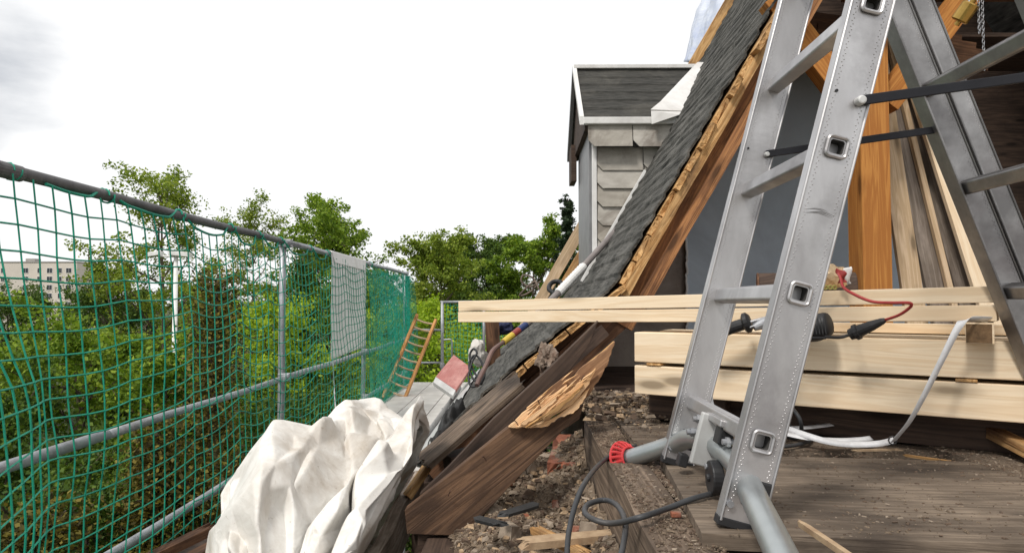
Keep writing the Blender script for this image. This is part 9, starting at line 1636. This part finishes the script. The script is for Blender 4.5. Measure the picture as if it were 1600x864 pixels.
tree('broad_tree', 'rounded yellow green tree below the apartment block behind the near net', 'tree', at(120, 15), hgt(478, 15), 2.5, 31, L_MID, 30000, .085, .2, nprim=24, tuft=.36)
tree('broad_tree', 'dark rounded tree right of the apartment block', 'tree', at(170, 38), hgt(437, 38), 2.9, 33, L_DARK, 20000, .13, .3, nprim=22, tuft=.42)
tree('broad_tree', 'bright yellow green tree behind the first scaffold upright', 'tree', at(430, 19), hgt(462, 19), 1.9, 35, L_BRIGHT, 17000, .09, .35, nprim=20, tuft=.38)
tree('broad_tree', 'fresh green tree top at the end of the net behind the wooden ladder', 'tree', at(640, 20), hgt(462, 20), 2.0, 37, L_BRIGHT, 20000, .09, .3, nprim=22, tuft=.38)
tree('broad_tree', 'fresh green tree behind the small net panel', 'tree', at(735, 19), hgt(495, 19), 1.8, 39, L_BRIGHT, 17000, .085, .3, nprim=20, tuft=.38)
tree('broad_tree', 'leafy green tree behind the middle of the net', 'tree', at(545, 22), hgt(446, 22), 2.0, 41, L_MID, 18000, .09, .3, nprim=20, tuft=.38)
tree('cypress', 'brownish narrow conifer behind the net left of the first upright', 'conifer', at(340, 12.5), hgt(352, 12.5), 1.0, 44, L_BROWN, 22000, .06, .08, nprim=46, tuft=.5, shape='cone')
tree('cypress', 'second brownish conifer, lower and nearer, behind the net', 'conifer', at(250, 10.5), hgt(575, 10.5), 1.3, 46, L_BROWN, 20000, .06, .1, nprim=40, tuft=.45, shape='cone')
tree('cypress', 'dark conifer right of the first upright behind the net', 'conifer', at(470, 21), hgt(392, 21), 1.3, 47, L_DARK, 15000, .08, .12, nprim=40, tuft=.4, shape='cone')
tree('broad_tree', 'light green bushy tree hiding the foot of the street lamp', 'tree', at(262, 14), hgt(512, 14), 1.7, 61, L_MID, 24000, .085, .25, nprim=22, tuft=.38)
# low and far trees by copying a few
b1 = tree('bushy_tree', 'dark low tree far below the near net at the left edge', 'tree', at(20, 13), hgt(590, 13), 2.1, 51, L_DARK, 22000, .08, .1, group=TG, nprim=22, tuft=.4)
b2 = tree('bushy_tree', 'dark bush deep below the lower scaffold rail', 'tree', at(150, 11), hgt(700, 11), 1.6, 53, L_DARK, 20000, .07, .1, group=TG, nprim=22, tuft=.4)  # leaf colour darkened in place of deep shade, also in its copies
b3 = tree('bushy_tree', 'brown dry bush deep below the middle of the net', 'tree', at(330, 11), hgt(690, 11), 1.4, 55, L_BROWN, 16000, .07, .1, group=TG, nprim=22, tuft=.45)
def place(src, px, D, py, lab, rz, wide=1.0, group=TG):
    H0 = max(v[2] for ch in [k for k in WM if k.parent == src] for v in ch.bound_box); s = hgt(py, D) / H0
    M = Matrix.Translation(V(at(px, D))) @ Matrix.Rotation(rz, 4, 'Z') @ Matrix.Diagonal((s * wide, s * wide, s, 1)); o = copy_tree(src, M); return tag(o, lab, 'tree', group)
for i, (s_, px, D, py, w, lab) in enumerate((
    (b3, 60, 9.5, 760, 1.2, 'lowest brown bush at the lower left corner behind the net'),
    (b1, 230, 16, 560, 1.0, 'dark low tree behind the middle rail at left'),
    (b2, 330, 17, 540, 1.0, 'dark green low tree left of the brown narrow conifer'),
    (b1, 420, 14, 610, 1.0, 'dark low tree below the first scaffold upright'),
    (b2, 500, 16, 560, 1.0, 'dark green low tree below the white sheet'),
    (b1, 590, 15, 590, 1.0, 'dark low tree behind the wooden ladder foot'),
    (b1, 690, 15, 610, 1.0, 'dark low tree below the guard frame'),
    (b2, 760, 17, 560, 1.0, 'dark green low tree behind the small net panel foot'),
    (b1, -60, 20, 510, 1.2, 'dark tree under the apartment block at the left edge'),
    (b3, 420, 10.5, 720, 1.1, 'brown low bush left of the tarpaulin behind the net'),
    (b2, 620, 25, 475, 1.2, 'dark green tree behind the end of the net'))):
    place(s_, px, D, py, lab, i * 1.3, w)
far = 'trees of the distant tree line'
for i in range(18):
    px = -60 + i * 58 + (i * 37 % 23); D = 48 + (i * 29 % 26); py = 446 - (i * 13 % 16) + (-12 if 560 < px < 900 else 0)
    s_ = (T['a'], b1, b1)[0 if False else 1 + i % 2]
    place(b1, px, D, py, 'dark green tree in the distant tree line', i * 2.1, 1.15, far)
# ground cover below the trees
rg = np.random.default_rng(77); n_ = 60000; yy = 8 + 40 * rg.random(n_) ** 1.3; xx = (-.80 + 1.0 * rg.random(n_)) * yy * 1.05
cc = np.stack([xx, yy, GZ + .1 + 1.3 * rg.random(n_) ** 1.5 + .6 * np.sin(xx * .9) * np.cos(yy * .7)], 1)
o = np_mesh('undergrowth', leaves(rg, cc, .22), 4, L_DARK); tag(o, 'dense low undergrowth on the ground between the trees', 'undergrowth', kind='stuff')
